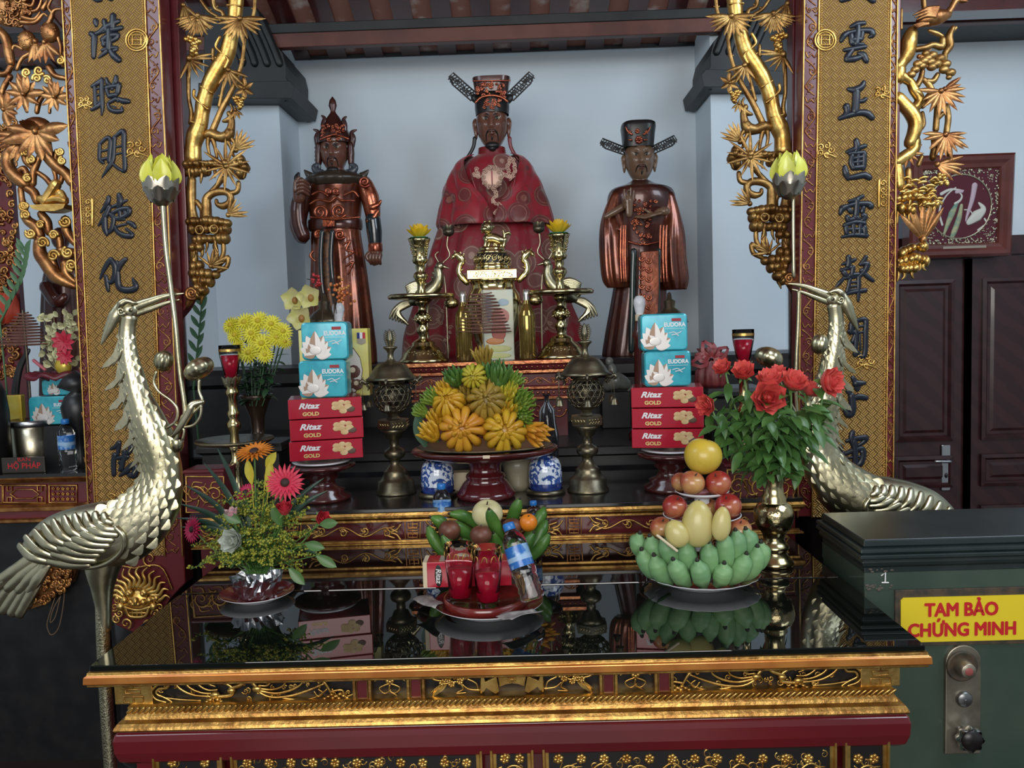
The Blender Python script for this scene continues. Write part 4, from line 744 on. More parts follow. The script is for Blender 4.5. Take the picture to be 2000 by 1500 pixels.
    for x, y, s_ in ((52, 142, 1), (76, 138, 1.1), (72, 153, 1), (92, 156, .9), (118, 118, .9)): pt(m, D - .015, spiral(x, y, 9 * s_, 1.5, x, 1, 20), [3.6, 2], 7, 2)
    m.build('cloud_scrolls', GOLDB, T)
    m = MB(); P = [h(330, 580), h(420, 575), h(560, 570), h(660, 570), h(640, 610), h(560, 635), h(440, 635), h(360, 615)]
    m.prism([(lambda w: (w.x, w.z))(W(*q, D)) for q in P], D - .04, D + .02); br(m, D, f, [h(440, 540), h(490, 470), h(545, 385)], [8, 8, 9], -.02); br(m, D, f, [h(400, 520), h(470, 530), h(560, 520), h(620, 530)], [7, 7, 8], -.02); br(m, D, f, [h(560, 480), h(590, 460), h(630, 540)], [5, 6], -.02)
    m.build('carved_boat', GOLDB, T, bev=.004)
bracket('gilded openwork bracket of lotus, pomegranates and scrolling clouds at the top left corner', idf, 2.72, outer_left, ([(136, -60), (146, -60), (166, 560), (150, 560)], (140, 565)))
def outer_right(T, f, D):
    g = lambda X, Y: (1740 + X / 5.36, Y / 5.36); h = lambda X, Y: (1740 + X / 5, 260 + Y / 5)
    m = MB(); br(m, D, f, [g(80, 700), g(120, 640), g(170, 560), g(190, 430), g(220, 330)], [10, 10, 12, 13, 9]); br(m, D, f, [g(70, 1020), g(150, 1110), g(220, 1190), g(260, 1290), g(240, 1400), g(200, 1500)], [10, 11, 12, 12, 11, 10]); br(m, D, f, [g(200, 1140), g(260, 1120), g(300, 1040), g(240, 940), g(200, 860), g(110, 800)], [7, 8, 8, 8, 7, 9]); br(m, D, f, [g(80, 830), g(90, 720)], 10); br(m, D, f, [h(150, 230), h(230, 150), h(240, 70)], [10, 9, 8]); br(m, D, f, [h(60, 280), h(120, 240), h(170, 200)], [10, 10, 9]); br(m, D, f, [h(60, 300), h(70, 420), h(80, 520)], [8, 9, 9])
    m.build('pine_trunk', GOLDB, T)
    m = MB()
    for L, r in (([g(250, 520), g(360, 500), g(440, 470), g(530, 490), g(540, 410)], [5, 5, 5, 6, 5]), ([g(650, 290), g(610, 380), g(620, 480), g(570, 560), g(570, 640)], [4, 6, 6, 5, 3]), ([g(340, -20), g(350, 90)], 4), ([g(110, 100), g(110, 300)], 2.4), ([g(270, 900), g(310, 830), g(330, 740)], [5, 5, 4]), ([g(370, 850), g(440, 850), g(490, 780)], [5, 5, 4]), ([g(340, 830), g(400, 890), g(440, 970)], [4, 5, 5]), ([g(330, 1110), g(400, 1000), g(470, 960)], [5, 5]), ([g(490, 1100), g(480, 1220), g(470, 1360)], [5, 5, 5]), ([g(580, 1110), g(600, 1240), g(580, 1400)], [5, 5, 5]), ([g(480, 1250), g(540, 1190)], 4), ([g(310, 1340), g(340, 1290), g(330, 1180)], [5, 4, 3]), ([h(420, 30), h(430, 130), h(410, 240)], [5, 6, 6]), ([h(540, 60), h(560, 200)], 5), ([h(170, 360), h(180, 520)], 5), ([h(300, 230), h(270, 310)], 4), ([g(610, 370), g(680, 290)], 3), ([g(400, 320), g(480, 350), g(540, 380)], [3, 4, 3])): br(m, D, f, L, r)
    m.build('branches', AGED, T)
    m = MB(); q = random.Random(5)                                 # the crane among the branches
    br(m, D, f, [g(280, 250), g(360, 220), g(460, 200), g(550, 180)], [8, 13, 13, 8], -.02); br(m, D, f, [g(540, 190), g(600, 110), g(640, 40), g(700, 20)], [7, 5, 5, 4], -.02); br(m, D, f, [g(700, 30), g(760, 40)], [5, 2], -.02)
    for k in range(9): a = g(430 - 4 * k, 130 + 12 * k); b = g(200 - (k % 3) * 20 + k * 6, 190 + k * 8); br(m, D, f, [a, ((a[0] + b[0]) / 2, (a[1] + b[1]) / 2 - 4), b], [3.4, 3, 1], -.04)
    for k in range(4): br(m, D, f, [g(340, 270 + 6 * k), g(260, 280 + 10 * k), g(190 + 14 * k, 300 + 8 * k)], [3, 1], -.03)
    m.build('carved_crane', AGEDR, T)
    m = MB()
    for x, y, r in ((420, 590, 10), (500, 620, 10), (370, 620, 9), (560, 680, 10), (460, 680, 11), (400, 660, 10), (330, 650, 10), (270, 680, 10), (310, 700, 9), (540, 740, 10), (610, 770, 10), (410, 710, 10), (350, 570, 8), (240, 740, 9), (200, 790, 9), (590, 820, 6)): m.ell(W(*g(x, y), D) - V((0, .01, 0)), (r * S(D), r * .7 * S(D), r * .78 * S(D)), 12, 8)
    m.build('pine_needle_clumps', AGED, T)
    m = MB(); fan(m, D - .02, f, *g(510, 960), 34, -.3, 3.4, 10, .25, 3); fan(m, D - .02, f, *g(550, 940), 26, -.8, -.2, 2, .3, 13); fan(m, D - .02, f, *h(520, 20), 34, -.2, 3.3, 13, .24, 4); fan(m, D - .01, f, *h(440, 310), 34, -.5, .9, 5, .25, 5); fan(m, D, f, *h(300, 1040), 50, -2.4, -.9, 7, .2, 6); fan(m, D, f, *g(280, 600), 22, -.6, 1.0, 6, .2, 7); fan(m, D, f, *h(160, 200), 20, -.9, 2.8, 6, .3, 17)
    m.build('leaf_fans', AGEDR, T)
    m = MB(); q = random.Random(8)
    for k in range(44): x, y = q.uniform(70, 480), q.uniform(440, 720); X, Y = h(x, y); pt(m, D - q.uniform(0, .03), [(X - 8, Y + q.uniform(-4, 4)), (X, Y - 3), (X + 8, Y + q.uniform(-4, 4))], [2, 3.6, 2], 6, 4)
    for k in range(16): x, y = q.uniform(400, 530), q.uniform(410, 520); m.ell(W(*h(x, y), D) - V((0, .02, 0)), 4 * S(D), 8, 6)
    ledge(m, D, f, [h(70, 640), h(200, 620), h(340, 640)], 10, 3, 2); ledge(m, D, f, [h(80, 740), h(190, 760)], 12, 9, 3); ledge(m, D, f, [h(290, 690), h(430, 700)], 10, 9, 4); ledge(m, D, f, [h(90, 1180), h(200, 1120), h(320, 1110)], 10, 2, 5); ledge(m, D, f, [h(80, 1260), h(200, 1220), h(330, 1250)], 11, 9, 6); ledge(m, D, f, [h(80, 1330), h(210, 1320)], 11, 9, 7)
    m.build('rock_ledges', GOLDB, T)
bracket('gilded openwork bracket of pine, bamboo and a bird in front of the framed picture', idf, 2.72, outer_right, ([(1750, -60), (1758, -60), (1752, 545), (1744, 560)], (1750, 555)))
# ---------------------------------------------------------------- the two brass cranes holding lotus stems
def crane(label, f, k, D, feathers=True):
    base = W(*f(203, 1300), D); T = thing('brass_crane', label, 'crane statue', (base.x, D, 0), 'brass cranes beside the altar'); s = S(D) * k
    SP = [(52, 1072, 14), (76, 1062, 31), (110, 1052, 48), (152, 1048, 60), (200, 1044, 66), (245, 1035, 66), (285, 1002, 58), (308, 965, 49), (316, 920, 40), (304, 866, 39), (286, 820, 35), (268, 770, 26), (258, 730, 23), (251, 700, 20), (248, 665, 17), (249, 640, 16), (252, 620, 17)]
    P = cat_rom([V((x, y, r)) for x, y, r in SP], 6); WF = .8
    def surf(x, y):
        best = 0
        for q in P:
            d2 = (q.x - x) ** 2 + (q.y - y) ** 2
            if d2 < q.z ** 2: best = max(best, sqrt(q.z ** 2 - d2))
        return best * WF
    def on(x, y, e=0): return W(*f(x, y), D) - V((0, (surf(x, y) + e) * s, 0))
    m = MB(); m.tube([W(*f(q.x, q.y), D) for q in P], [q.z * s for q in P], 28, 1, WF)
    m.ell(W(*f(252, 606), D), (20 * s, 15 * s, 19 * s), 18, 12)
    m.tube([W(*f(205, 1075), D), W(*f(200, 1112), D), W(*f(200, 1150), D), W(*f(202, 1185), D), W(*f(203, 1230), D)], [44 * s, 34 * s, 22 * s, 16 * s, 13.5 * s], 20, 4, .8)
    body = m.build('body', PALE, T)
    m = MB(); n_ = 0                                        # scale feathers on neck and breast
    for i in range(10, len(P) - 10, 2):
        q = P[i]; q2 = P[i + 1]; tx, ty = q2.x - q.x, q2.y - q.y; L = sqrt(tx * tx + ty * ty) or 1; nx, ny = -ty / L, tx / L; n = 6 if q.z > 30 else 4
        for j in range(n):
            u = (j + (.5 if (i // 2) % 2 else 0)) / n * 2 - 1 + .02
            if abs(u) > .93: continue
            x, y = q.x + nx * u * q.z, q.y + ny * u * q.z
            if q.x < 240: continue
            w = q.z * 1.05 / n; c = on(x, y, 1.0); up = V((tx, 0, -ty)).normalized()
            x1, z1 = f(x + tx / L * w * 1.7, y + ty / L * w * 1.7); tip = W(*f(x - tx / L * w * 1.5, y - ty / L * w * 1.5), D) - V((0, (surf(x - tx / L * w * 1.1, y - ty / L * w * 1.1) + .9) * s, 0)); top = on(x + tx / L * w * .9, y + ty / L * w * .9, -.8)
            d = tip - top; m.blade(top, d, (0, -1, 0), d.length, w * 2.5 * s, .03, -.14, 7, 1.15, .0)
    m.build('scale_feathers', PALE, T)
    if feathers:
        m = MB()
        up = [((40, 1065), (112, 1092)), ((63, 1044), (128, 1078)), ((84, 1031), (146, 1065)), ((102, 1019), (157, 1053)), ((121, 1010), (171, 1046)), ((142, 1003), (184, 1036)), ((163, 999), (198, 1028)), ((184, 996), (212, 1020)), ((204, 995), (226, 1014)), ((222, 996), (240, 1010))]
        lo = [((113, 1088), (190, 1094)), ((128, 1070), (205, 1084)), ((143, 1057), (214, 1071)), ((157, 1048), (226, 1062)), ((172, 1039), (236, 1052)), ((187, 1029), (244, 1042)), ((200, 1020), (252, 1032)), ((214, 1014), (256, 1022))]
        for a, b in up + lo:
            mid = ((a[0] + b[0]) / 2 - 2, (a[1] + b[1]) / 2 + 3)
            m.tube([on(*a, 2.5), on(*mid, 4), on(*b, 1.5)], [7.5 * s, 9.2 * s, 8.4 * s, 6 * s], 8, 5, .4)
        m.tube([on(252, 1018, 3), on(266, 1034, 4), on(262, 1062, 4), on(230, 1088, 4), on(190, 1100, 4), on(154, 1102, 3)], [5 * s, 6 * s, 5 * s, 3 * s], 8, 6, .8)
        m.build('wing', PALE, T)
        m = MB()
        for i, (x0_, y0_, x1_, y1_) in enumerate(((84, 1070, -6, 1180), (92, 1078, 8, 1192), (100, 1086, 24, 1196), (106, 1092, 40, 1198), (104, 1080, 56, 1180), (88, 1066, -22, 1160), (72, 1086, -8, 1140), (80, 1096, 20, 1146), (90, 1100, 42, 1150), (100, 1102, 62, 1152))):
            a, b = W(*f(x0_, y0_), D) - V((0, (8 + i % 5 * 1.5) * s, 0)), W(*f(x1_, y1_), D) - V((0, (2 + i) * s, 0)); m.tube([a, (a + b) / 2 - V((0, 3 * s, 0)), b], [7 * s, 12 * s, 10.5 * s], 8, 5, .26)
        m.build('tail', PALE, T)
    m = MB(); fl = [(236, 650), (222, 690), (202, 714), (199, 720), (214, 716), (232, 702), (226, 740), (208, 756), (206, 764), (222, 758), (236, 742), (232, 776), (216, 792), (214, 802), (230, 798), (243, 780), (241, 812), (226, 832), (224, 842), (240, 838), (254, 822), (252, 856), (238, 876), (240, 880), (252, 872), (266, 862), (262, 900), (252, 916), (266, 908), (276, 896), (278, 940), (272, 962), (262, 986), (282, 960), (290, 900), (284, 850), (268, 800), (252, 750), (244, 700), (244, 655)]
    m.prism([(lambda w: (w.x, w.z))(W(*f(*q), D)) for q in fl], D - 3 * s, D + 3 * s)
    for i in range(7): y = 700 + 42 * i; m.tube([on(244 + i * 6.5, y - 16, 1), on(238 + i * 6.5, y, 2), W(*f(222 + i * 8, y + 14), D) - V((0, 3 * s, 0))], [2.2 * s, 1.6 * s], 6, 4)
    m.build('neck_crest', PALE, T, bev=.0015)
    m = MB(); R_ = [(262, 600), (290, 590), (325, 578), (358, 573)]; m.tube([W(*f(*q), D) for q in R_], [11 * s, 9 * s, 5.5 * s, 1.5 * s], 12, 5, .7); m.tube([W(*f(*q), D) for q in ((264, 613), (292, 604), (325, 592), (350, 585))], [7 * s, 6 * s, 4 * s, 1.2 * s], 10, 5, .7); m.build('beak', PALE, T)
    m = MB(); m.tube([W(*f(*q), D) - V((0, 8 * s, 0)) for q in ((240, 596), (228, 618), (215, 645), (202, 672))], [9 * s, 13 * s, 9 * s, 1.5 * s], 10, 5, .6); m.tube([W(*f(*q), D) - V((0, 12 * s, 0)) for q in ((268, 592), (255, 588), (243, 594), (236, 606))], [4 * s, 7 * s, 8 * s, 3 * s], 9, 5)
    for q in spiral(243, 607, 8, 1.3, 0, 1, 8): pass
    m.tube([W(*f(*q), D) - V((0, 15 * s, 0)) for q in spiral(244, 608, 8, 1.4, .5, 1, 14)], [3 * s, 1.6 * s], 7, 2); m.build('head_crest', PALE, T)
    m = MB(); e = W(*f(262, 606), D) - V((0, 15 * s, 0)); m.ell(e, 4.2 * s, 12, 8); m.mi = 1; m.ell(e - V((0, 2.6 * s, 0)), 2.4 * s, 10, 7); m.build('eye', [PALE, INK], T)
    for dy in (0, .075):
        bx = base.x * (D + dy) / D; m = MB(); a, b = W(*f(203, 1225), D + dy), W(*f(203, 1480), D); m.tube([a + V((0, 0, .06)), V((bx, D + dy, .9)), V((bx, D + dy, .5)), V((bx + .004, D + dy, .08))], [13.5 * s, 13 * s, 13.5 * s, 15 * s], 18, 4, .9)
        for q in (-.5, .1, .7): m.tube([V((bx, D + dy, .075)), V((bx - .05 * sin(q), D + dy - .05 * cos(q), .062))], [.014, .008], 8, 3)
        m.build('leg', SCALEB, T)
    m = MB(); m.lathe([(0, 0), (.062, 0), (.062, .03), (.05, .05), (.04, .062), (0, .064)], (base.x - (.05 if base.x < 0 else -.05), D + .04, 0), 36, sq=2); m.build('base', PALE, T)
    return T, on, s
def scale_mat():
    m = PALE.copy(); m.name = 'scaled_brass'; t = m.node_tree; N = t.nodes; v = N.new('ShaderNodeTexVoronoi'); v.inputs['Scale'].default_value = 240; tc = N.new('ShaderNodeTexCoord'); t.links.new(tc.outputs['Object'], v.inputs['Vector'])
    b = N.new('ShaderNodeBump'); b.inputs['Strength'].default_value = .5; b.inputs['Distance'].default_value = .0015; b.invert = True; t.links.new(v.outputs['Distance'], b.inputs['Height']); t.links.new(b.outputs[0], N['Principled BSDF'].inputs['Normal']); return m
SCALEB = scale_mat()
YLOT = M('yellow_lotus_shade', (.62, .62, .045), .35, 0, coat=.3, col2=(.74, .76, .16), scale=14, sss=.15)
def lotus_bud(T, D, x, y, k, name='lotus_bud'):       # px: x,y = the joint of bud and calyx
    s = S(D) * k; c = W(x, y, D)
    m = MB(); m.lathe([(0, -.0), (14 * s, 2 * s), (22 * s, 18 * s), (17 * s, 40 * s), (4 * s, 54 * s), (0, 56 * s)], c - V((0, 0, 6 * s)), 20)
    for ring, n, h, w, tl in ((0, 5, 60, 30, .10), (1, 6, 54, 30, .2), (2, 7, 46, 30, .3)):
        for j in range(n):
            a = 2 * pi * j / n + ring * .6 + .4; r = (10 + 6 * ring) * s; d = V((cos(a) * (.12 + .28 * ring * .5), sin(a) * (.12 + .28 * ring * .5), 1)); m.blade(c + V((cos(a) * r, sin(a) * r, -8 * s)), d, (-cos(a), -sin(a), .3), h * s, w * 1.15 * s, -.30 * (ring > 0), -.45, 8, .75)
    b = m.build('lotus_shade', YLOT, T, label='glossy yellow lotus petals')
    m = MB(); m.lathe([(0, -46 * s), (8 * s, -45 * s), (20 * s, -36 * s), (29 * s, -18 * s), (31 * s, -2 * s), (27 * s, 0)], c, 26)
    for ring, n, h, z0_ in ((0, 7, 26, -18), (1, 7, 30, -38)):
        for j in range(n):
            a = 2 * pi * j / n + ring * .45; r = (32 if ring == 0 else 22) * s; m.blade(c + V((cos(a) * r, sin(a) * r, z0_ * s)), V((cos(a) * (.05 if ring == 0 else .4), sin(a) * (.05 if ring == 0 else .4), 1)), (-cos(a), -sin(a), .2), h * s, 30 * s, .1, .3, 6, .8)
    m.build('calyx', PALEG, T)
PALEG = M('grey_brass', (.46, .43, .36), .33, 1, col2=(.36, .33, .27), scale=20, bump=.1, bscale=60)
D = 1.74
LC, on, s = crane('brass crane with raised neck at the left, standing beside the front altar table', idf, 1, D)
m = MB(); Ds = 1.735
m.tube([W(x, y, Ds) - V((0, .006, 0)) for x, y in ((320, 392), (326, 480), (336, 560), (346, 640), (353, 720), (364, 800), (358, 818), (346, 860))], 5 * S(Ds), 8, 5, 1); m.build('lotus_stem', PALE, LC)
lotus_bud(LC, Ds - .004, 314, 356, 1.02)
def bud(T, D, x, y, rx_, rz_, tilt):
    R_ = Matrix.Rotation(tilt, 3, 'Y'); m = MB(); s = S(D); fn = lambda q, d: V((q.x * (1 + .05 * cos(9 * atan2(d.y, d.x))), q.y * (1 + .05 * cos(9 * atan2(d.y, d.x))), q.z)); m.ell(W(x, y, D), (rx_ * s, rx_ * s, rz_ * s), 40, 12, R_, fn); m.build('lotus_leaf_bud', PALE, T)
bud(LC, Ds, 320, 705, 18, 21, .3); bud(LC, Ds - .01, 389, 720, 30, 20, -.5)
m = MB()
for L, r in (([(309, 726), (304, 746), (314, 764), (338, 782), (350, 800), (346, 822), (330, 834)], 3), ([(392, 742), (392, 764), (398, 786), (380, 806)], 3.2), ([(398, 784), (380, 790), (372, 806), (352, 838), (340, 850)], [5, 9, 8, 4]), ([(396, 790), (394, 812), (380, 830), (354, 834)], 3), ([(346, 828), (362, 838), (360, 856)], 3)): m.tube([W(x, y, Ds) - V((0, .008, 0)) for x, y in L], [q * S(Ds) for q in r] if isinstance(r, list) else r * S(Ds), 8, 5)
m.build('curling_stems', PALE, LC)
m = MB(); c = W(346, 868, Ds); m.lathe([(0, -.016), (.008, -.015), (.013, -.004), (.014, .010), (.012, .012)], c, 18); m.build('stem_socket', PALE, LC)
rf = lambda x, y: (1632 - .85 * (x - 250) + max(0, y - 700) ** 2 / 2150, 590 + .925 * (y - 612))
D = 2.36
RC, on2, s2 = crane('brass crane at the right, facing the roses from behind the green safe', rf, .9, D)
Ds = 2.34
m = MB(); m.tube([W(x, y, Ds) - V((0, .01, 0)) for x, y in ((1547, 372), (1547, 460), (1548, 540))], 3.3 * S(Ds), 8, 4); m.tube([W(x, y, Ds) - V((0, .01, 0)) for x, y in ((1558, 570), (1556, 640), (1553, 700), (1552, 760), (1556, 830))], 3.6 * S(Ds), 8, 4)
m.build('lotus_stem', PALE, RC)
lotus_bud(RC, Ds - .02, 1541, 346, .94)
bud(RC, Ds - .02, 1601, 672, 16, 20, .2); bud(RC, Ds - .05, 1502, 698, 27, 20, .4)
m = MB(); m.tube([W(x, y, Ds) - V((0, .02, 0)) for x, y in ((1604, 692), (1608, 710), (1600, 740), (1580, 780))], 2.6 * S(Ds), 8, 4); m.tube([W(x, y, Ds - .04) for x, y in ((1512, 716), (1530, 760), (1556, 810), (1566, 840))], 2.6 * S(Ds), 8, 4); m.build('curling_stems', PALE, RC)
# ---------------------------------------------------------------- three lacquered statues on the plinth
def brocade(name, red, disc, thread, sc):
    m = bpy.data.materials.new(name); m.use_nodes = True; t = m.node_tree; N = t.nodes; L = t.links; b = N['Principled BSDF']; b.inputs['Roughness'].default_value = .42; b.inputs['Sheen Weight'].default_value = .3
    tc = N.new('ShaderNodeTexCoord'); mp = N.new('ShaderNodeMapping'); mp.inputs['Scale'].default_value = (1, .35, 1); L.new(tc.outputs['Object'], mp.inputs[0])
    v = N.new('ShaderNodeTexVoronoi'); v.inputs['Scale'].default_value = sc; v.inputs['Randomness'].default_value = .55; L.new(mp.outputs[0], v.inputs['Vector'])
    r = N.new('ShaderNodeValToRGB'); r.color_ramp.interpolation = 'CONSTANT'; E_ = r.color_ramp.elements; E_[0].position = 0; E_[0].color = (*disc, 1); E_[1].position = .46; E_[1].color = (*red, 1)
    for p_, c in ((.32, thread), (.345, disc), (.42, thread), (.44, disc)): e = E_.new(p_); e.color = (*c, 1)
    L.new(v.outputs['Distance'], r.inputs[0])
    n = N.new('ShaderNodeTexNoise'); n.inputs['Scale'].default_value = 26; n.inputs['Detail'].default_value = 3; L.new(tc.outputs['Object'], n.inputs['Vector'])
    r2 = N.new('ShaderNodeValToRGB'); r2.color_ramp.interpolation = 'CONSTANT'; r2.color_ramp.elements[0].color = (0, 0, 0, 1); r2.color_ramp.elements[1].position = .56; r2.color_ramp.elements[1].color = (1, 1, 1, 1); L.new(n.outputs['Fac'], r2.inputs[0])
    mx = N.new('ShaderNodeMix'); mx.data_type = 'RGBA'; ml = N.new('ShaderNodeMath'); ml.operation = 'MULTIPLY'; ml.inputs[1].default_value = .45; L.new(r2.outputs[0], ml.inputs[0]); L.new(ml.outputs[0], mx.inputs[0]); L.new(r.outputs[0], mx.inputs[6]); mx.inputs[7].default_value = (*disc, 1)
    L.new(mx.outputs[2], b.inputs['Base Color']); return m
SILK = brocade('red_brocade', (.33, .008, .022), (.15, .022, .022), (.27, .10, .075), 8.5)
SILKL = brocade('red_brocade_with_medallions', (.27, .008, .020), (.22, .075, .06), (.40, .24, .19), 7.0)
THREAD = M('pale_gold_thread', (.50, .32, .24), .4, .3)
def head(T, D, cx, y0, y1, hw, skin, brow, beard, mouth=0, name='head'):
    s = S(D); c = W(cx, (y0 + y1) / 2, D); a, h = hw * s, (y1 - y0) / 2 * s; G = lambda x, w: math.exp(-(x / w) ** 2)
    def fn(q, d):
        q = q.copy(); u, v = d.x, d.z
        q.x *= 1 - .16 * max(0, -v - .25) + (.04 if v > 0 else 0)
        if d.y < 0:
            k = min(1, -d.y * 2.2)
            q.y -= a * k * (.30 * G(u, .15) * max(0, min(1, (.34 - v) / .42)) * (1 if v > -.22 else max(0, 1 - (-.22 - v) / .09)) + .14 * G(abs(u) - .13, .07) * G(v + .2, .08))
            q.y += a * k * (.17 * G(abs(u) - .36, .17) * G(v - .14, .12)); q.y -= a * k * (.10 * G(abs(u) - .34, .26) * G(v - .36, .09))
            q.y -= a * k * (.10 * G(abs(u) - .5, .2) * G(v + .12, .2)); q.y -= a * k * .15 * (G(u, .26) * G(v + .37, .05) + G(u, .22) * G(v + .50, .06)); q.y += a * k * .08 * G(u, .3) * G(v + .435, .025); q.y -= a * k * .12 * G(u, .3) * G(v + .78, .17)
        return q
    m = MB(); m.ell(c, (a, a * 1.08, h), 64, 56, None, fn)
    hd = m.build(name, skin, T)
    F = lambda u, v, e=0: c + V((u * a, -a * (1.06 * sqrt(max(.02, 1 - u * u - v * v * .8)) + e), v * h))
    m = MB()
    for sg in (-1, 1):
        m.mi = 0; m.ell(F(sg * .37, .14, -.10), (a * .2, a * .1, h * .07), 14, 9); m.mi = 1; m.ell(F(sg * .36, .14, -.035), (a * .085, a * .05, h * .065), 10, 7)
        m.tube([F(sg * .56, .14, -.06), F(sg * .38, .20, .0), F(sg * .18, .13, -.04)], [.016 * a, .035 * a], 6, 4)
    m.build('eyes', [EYEW, INK], hd)
    m = MB()
    for sg in (-1, 1): m.tube([F(sg * u, v, e) for u, v, e in brow], [a * .03, a * .075, a * .06, a * .02], 7, 5, .5)
    m.build('eyebrows', INK, hd)
    m = MB()
    for sg in (-1, 1):
        m.ell(c + V((sg * a * 1.06, a * .1, h * .05)), (a * .13, a * .22, h * .24), 12, 8); m.ell(c + V((sg * a * 1.04, a * .1, -h * .25)), (a * .12, a * .18, h * .30), 12, 8); m.tube([c + V((sg * a * 1.12, -a * .1, h * .2)), c + V((sg * a * 1.2, 0, h * .05)), c + V((sg * a * 1.1, -.02 * a, -h * .35))], a * .06, 7, 5)
    m.build('ears', skin, hd)
    m = MB()
    if beard:
        for sg in (-1, 1): m.tube([F(sg * .03, -.34, .14), F(sg * .22, -.36, .08), F(sg * .36, -.50, .0), F(sg * .38, -.62 - .1 * (beard > 1), -.02)], [a * .03, a * .05, a * .04, a * .015], 7, 5, .6)
        m.tube([F(0, -.62, .16), F(0, -.72, .16)], [a * .07, a * .04], 7, 2, .5)
        if beard > 1: m.ell(c + V((0, -a * .82, -h * .92)), (a * .46, a * .30, h * .16), 16, 9); m.ell(c + V((0, -a * .86, -h * 1.02)), (a * .26, a * .2, h * .13), 14, 8)
        m.build('beard', INK, hd)
    m = MB(); m.ell(F(0, -.385, .16), (a * .24, a * .07, h * .032), 14, 7); m.ell(F(0, -.485, .15), (a * .20, a * .08, h * .04), 14, 7)
    if mouth: m.mi = 1; m.ell(F(0, -.44, .2), (a * .19, a * .05, h * .035), 12, 6)
    m.build('lips', [M('brown_lips', (.13, .042, .03), .3), M('dark_mouth', (.04, .012, .01), .5)], hd)
    return hd, c, a, h
def loft(m, D, lev, ryf, nf, amp, n=96, dyf=None, ph=0, close=True, gap=None):
    rows = []
    for i, (y, cx, rx) in enumerate(lev):
        c = W(cx, y, D); r = rx * S(D); a = lerpl(amp, i / (len(lev) - 1)); f = lerpl(ryf, i / (len(lev) - 1)); dy = lerpl(dyf, i / (len(lev) - 1)) if dyf else 0; row = []
        for k in range(n):
            p = 2 * pi * k / n
            if gap: gg = lerpl(gap, i / (len(lev) - 1)); p = -pi / 2 + gg + (2 * pi - 2 * gg) * k / (n - 1)
            g = 1 + a * (sin(nf * p + ph + .5 * sin(2 * p)) + .5 * sin((nf * 2 - 3) * p + 1.3 + i * .12)); row.append(c + V((r * cos(p) * g, r * f * sin(p) * g + dy, 0)))
        rows.append(row)
    R2 = []
    for i in range(len(rows[0])): R2.append(cat_rom([r[i] for r in rows], 4))
    rows = [[R2[j][i] for j in range(len(R2))] for i in range(len(R2[0]))]
    m.grid(rows, cu=gap is None)
    if close: m.add(rows[0], [tuple(range(n))]); m.add(rows[-1], [tuple(range(n))])
    return m
def hand(m, c, s, dirn, palm, curl, spread=.25, side=1, thumb=1):      # c wrist, dirn fingers, palm normal
    d = V(dirn).normalized(); p = V(palm).normalized(); sd = d.cross(p).normalized() * side; p = sd.cross(d) * side
    m.tube([V(c) - d * s * .3, V(c) + d * s * .25, V(c) + d * s * .9, V(c) + d * s * 1.1], [s * .30, s * .36, s * .46, s * .38], 12, 4, .5, p)
    for k in range(4):
        o = (k - 1.5) * .25; L = (.82, 1.0, .95, .75)[k] * s; b = V(c) + d * s * 1.02 + sd * o * s; u = (d + sd * o * spread).normalized(); cu = curl[k]
        p1 = b + u * L * .42; u2 = (u * cos(cu * .8) + p * sin(cu * .8)); p2 = p1 + u2 * L * .34; u3 = (u * cos(cu * 1.7) + p * sin(cu * 1.7)); m.tube([b - u * s * .15, b, p1, p2, p2 + u3 * L * .26], [s * .13, s * .125, s * .115, s * .10, s * .075], 8, 4)
    if thumb:
        b = V(c) + d * s * .35 - sd * s * .36; u = (d * .75 - sd * .55 + p * .45 * thumb).normalized(); m.tube([b, b + u * s * .38, b + (u + p * .3 + d * .25).normalized() * s * .75, b + (u + p * .5 + d * .6).normalized() * s * .95], [s * .17, s * .15, s * .12, s * .085], 8, 4)
def hatwing(T, D, L, mat=INK):
    m = MB(); (xa, ya), (xb, yb), w0, w1 = L; dx, dy = xb - xa, yb - ya; l = sqrt(dx * dx + dy * dy); nx, ny = -dy / l, dx / l; sg = 1 if ny < 0 else -1; nx, ny = nx * sg, ny * sg
    P = [(xa + nx * w0, ya + ny * w0), (xb + nx * w1, yb + ny * w1), (xb - nx * w1 * .2 + dx * .02, yb - ny * w1 * .2), (xb - nx * w1 * .6 - dx * .10, yb - ny * w1 * .6 - dy * .10), (xb - nx * w1 - dx * .22, yb - ny * w1 - dy * .22), (xa - nx * w0, ya - ny * w0)]
    pt(m, D, P + [P[0]], 1.5, 6, 1, 1.2)
    for k in range(9):
        t = .12 + .1 * k; w = (w0 + (w1 - w0) * t) * .55; x, y = xa + dx * t, ya + dy * t
        if t > .85: w *= .8
        pt(m, D, spiral(x, y, w * 1.1, 1.2, k * 2.1, 1 if k % 2 else -1), [1.5, 1.0], 5, 2, 1); pt(m, D, [(x + nx * w * 1.7, y + ny * w * 1.7), (x - nx * w * 1.7 + dx * .06, y - ny * w * 1.7 + dy * .06)], 1.1, 5, 1, 1)
    pt(m, D, [(xa - dx * .25, ya - dy * .25), (xa, ya), (xa + dx * .1, ya + dy * .1)], [w0 * .9, w0 * .9, 2], 8, 3, .4)
    m.build('hat_wing', mat, T)
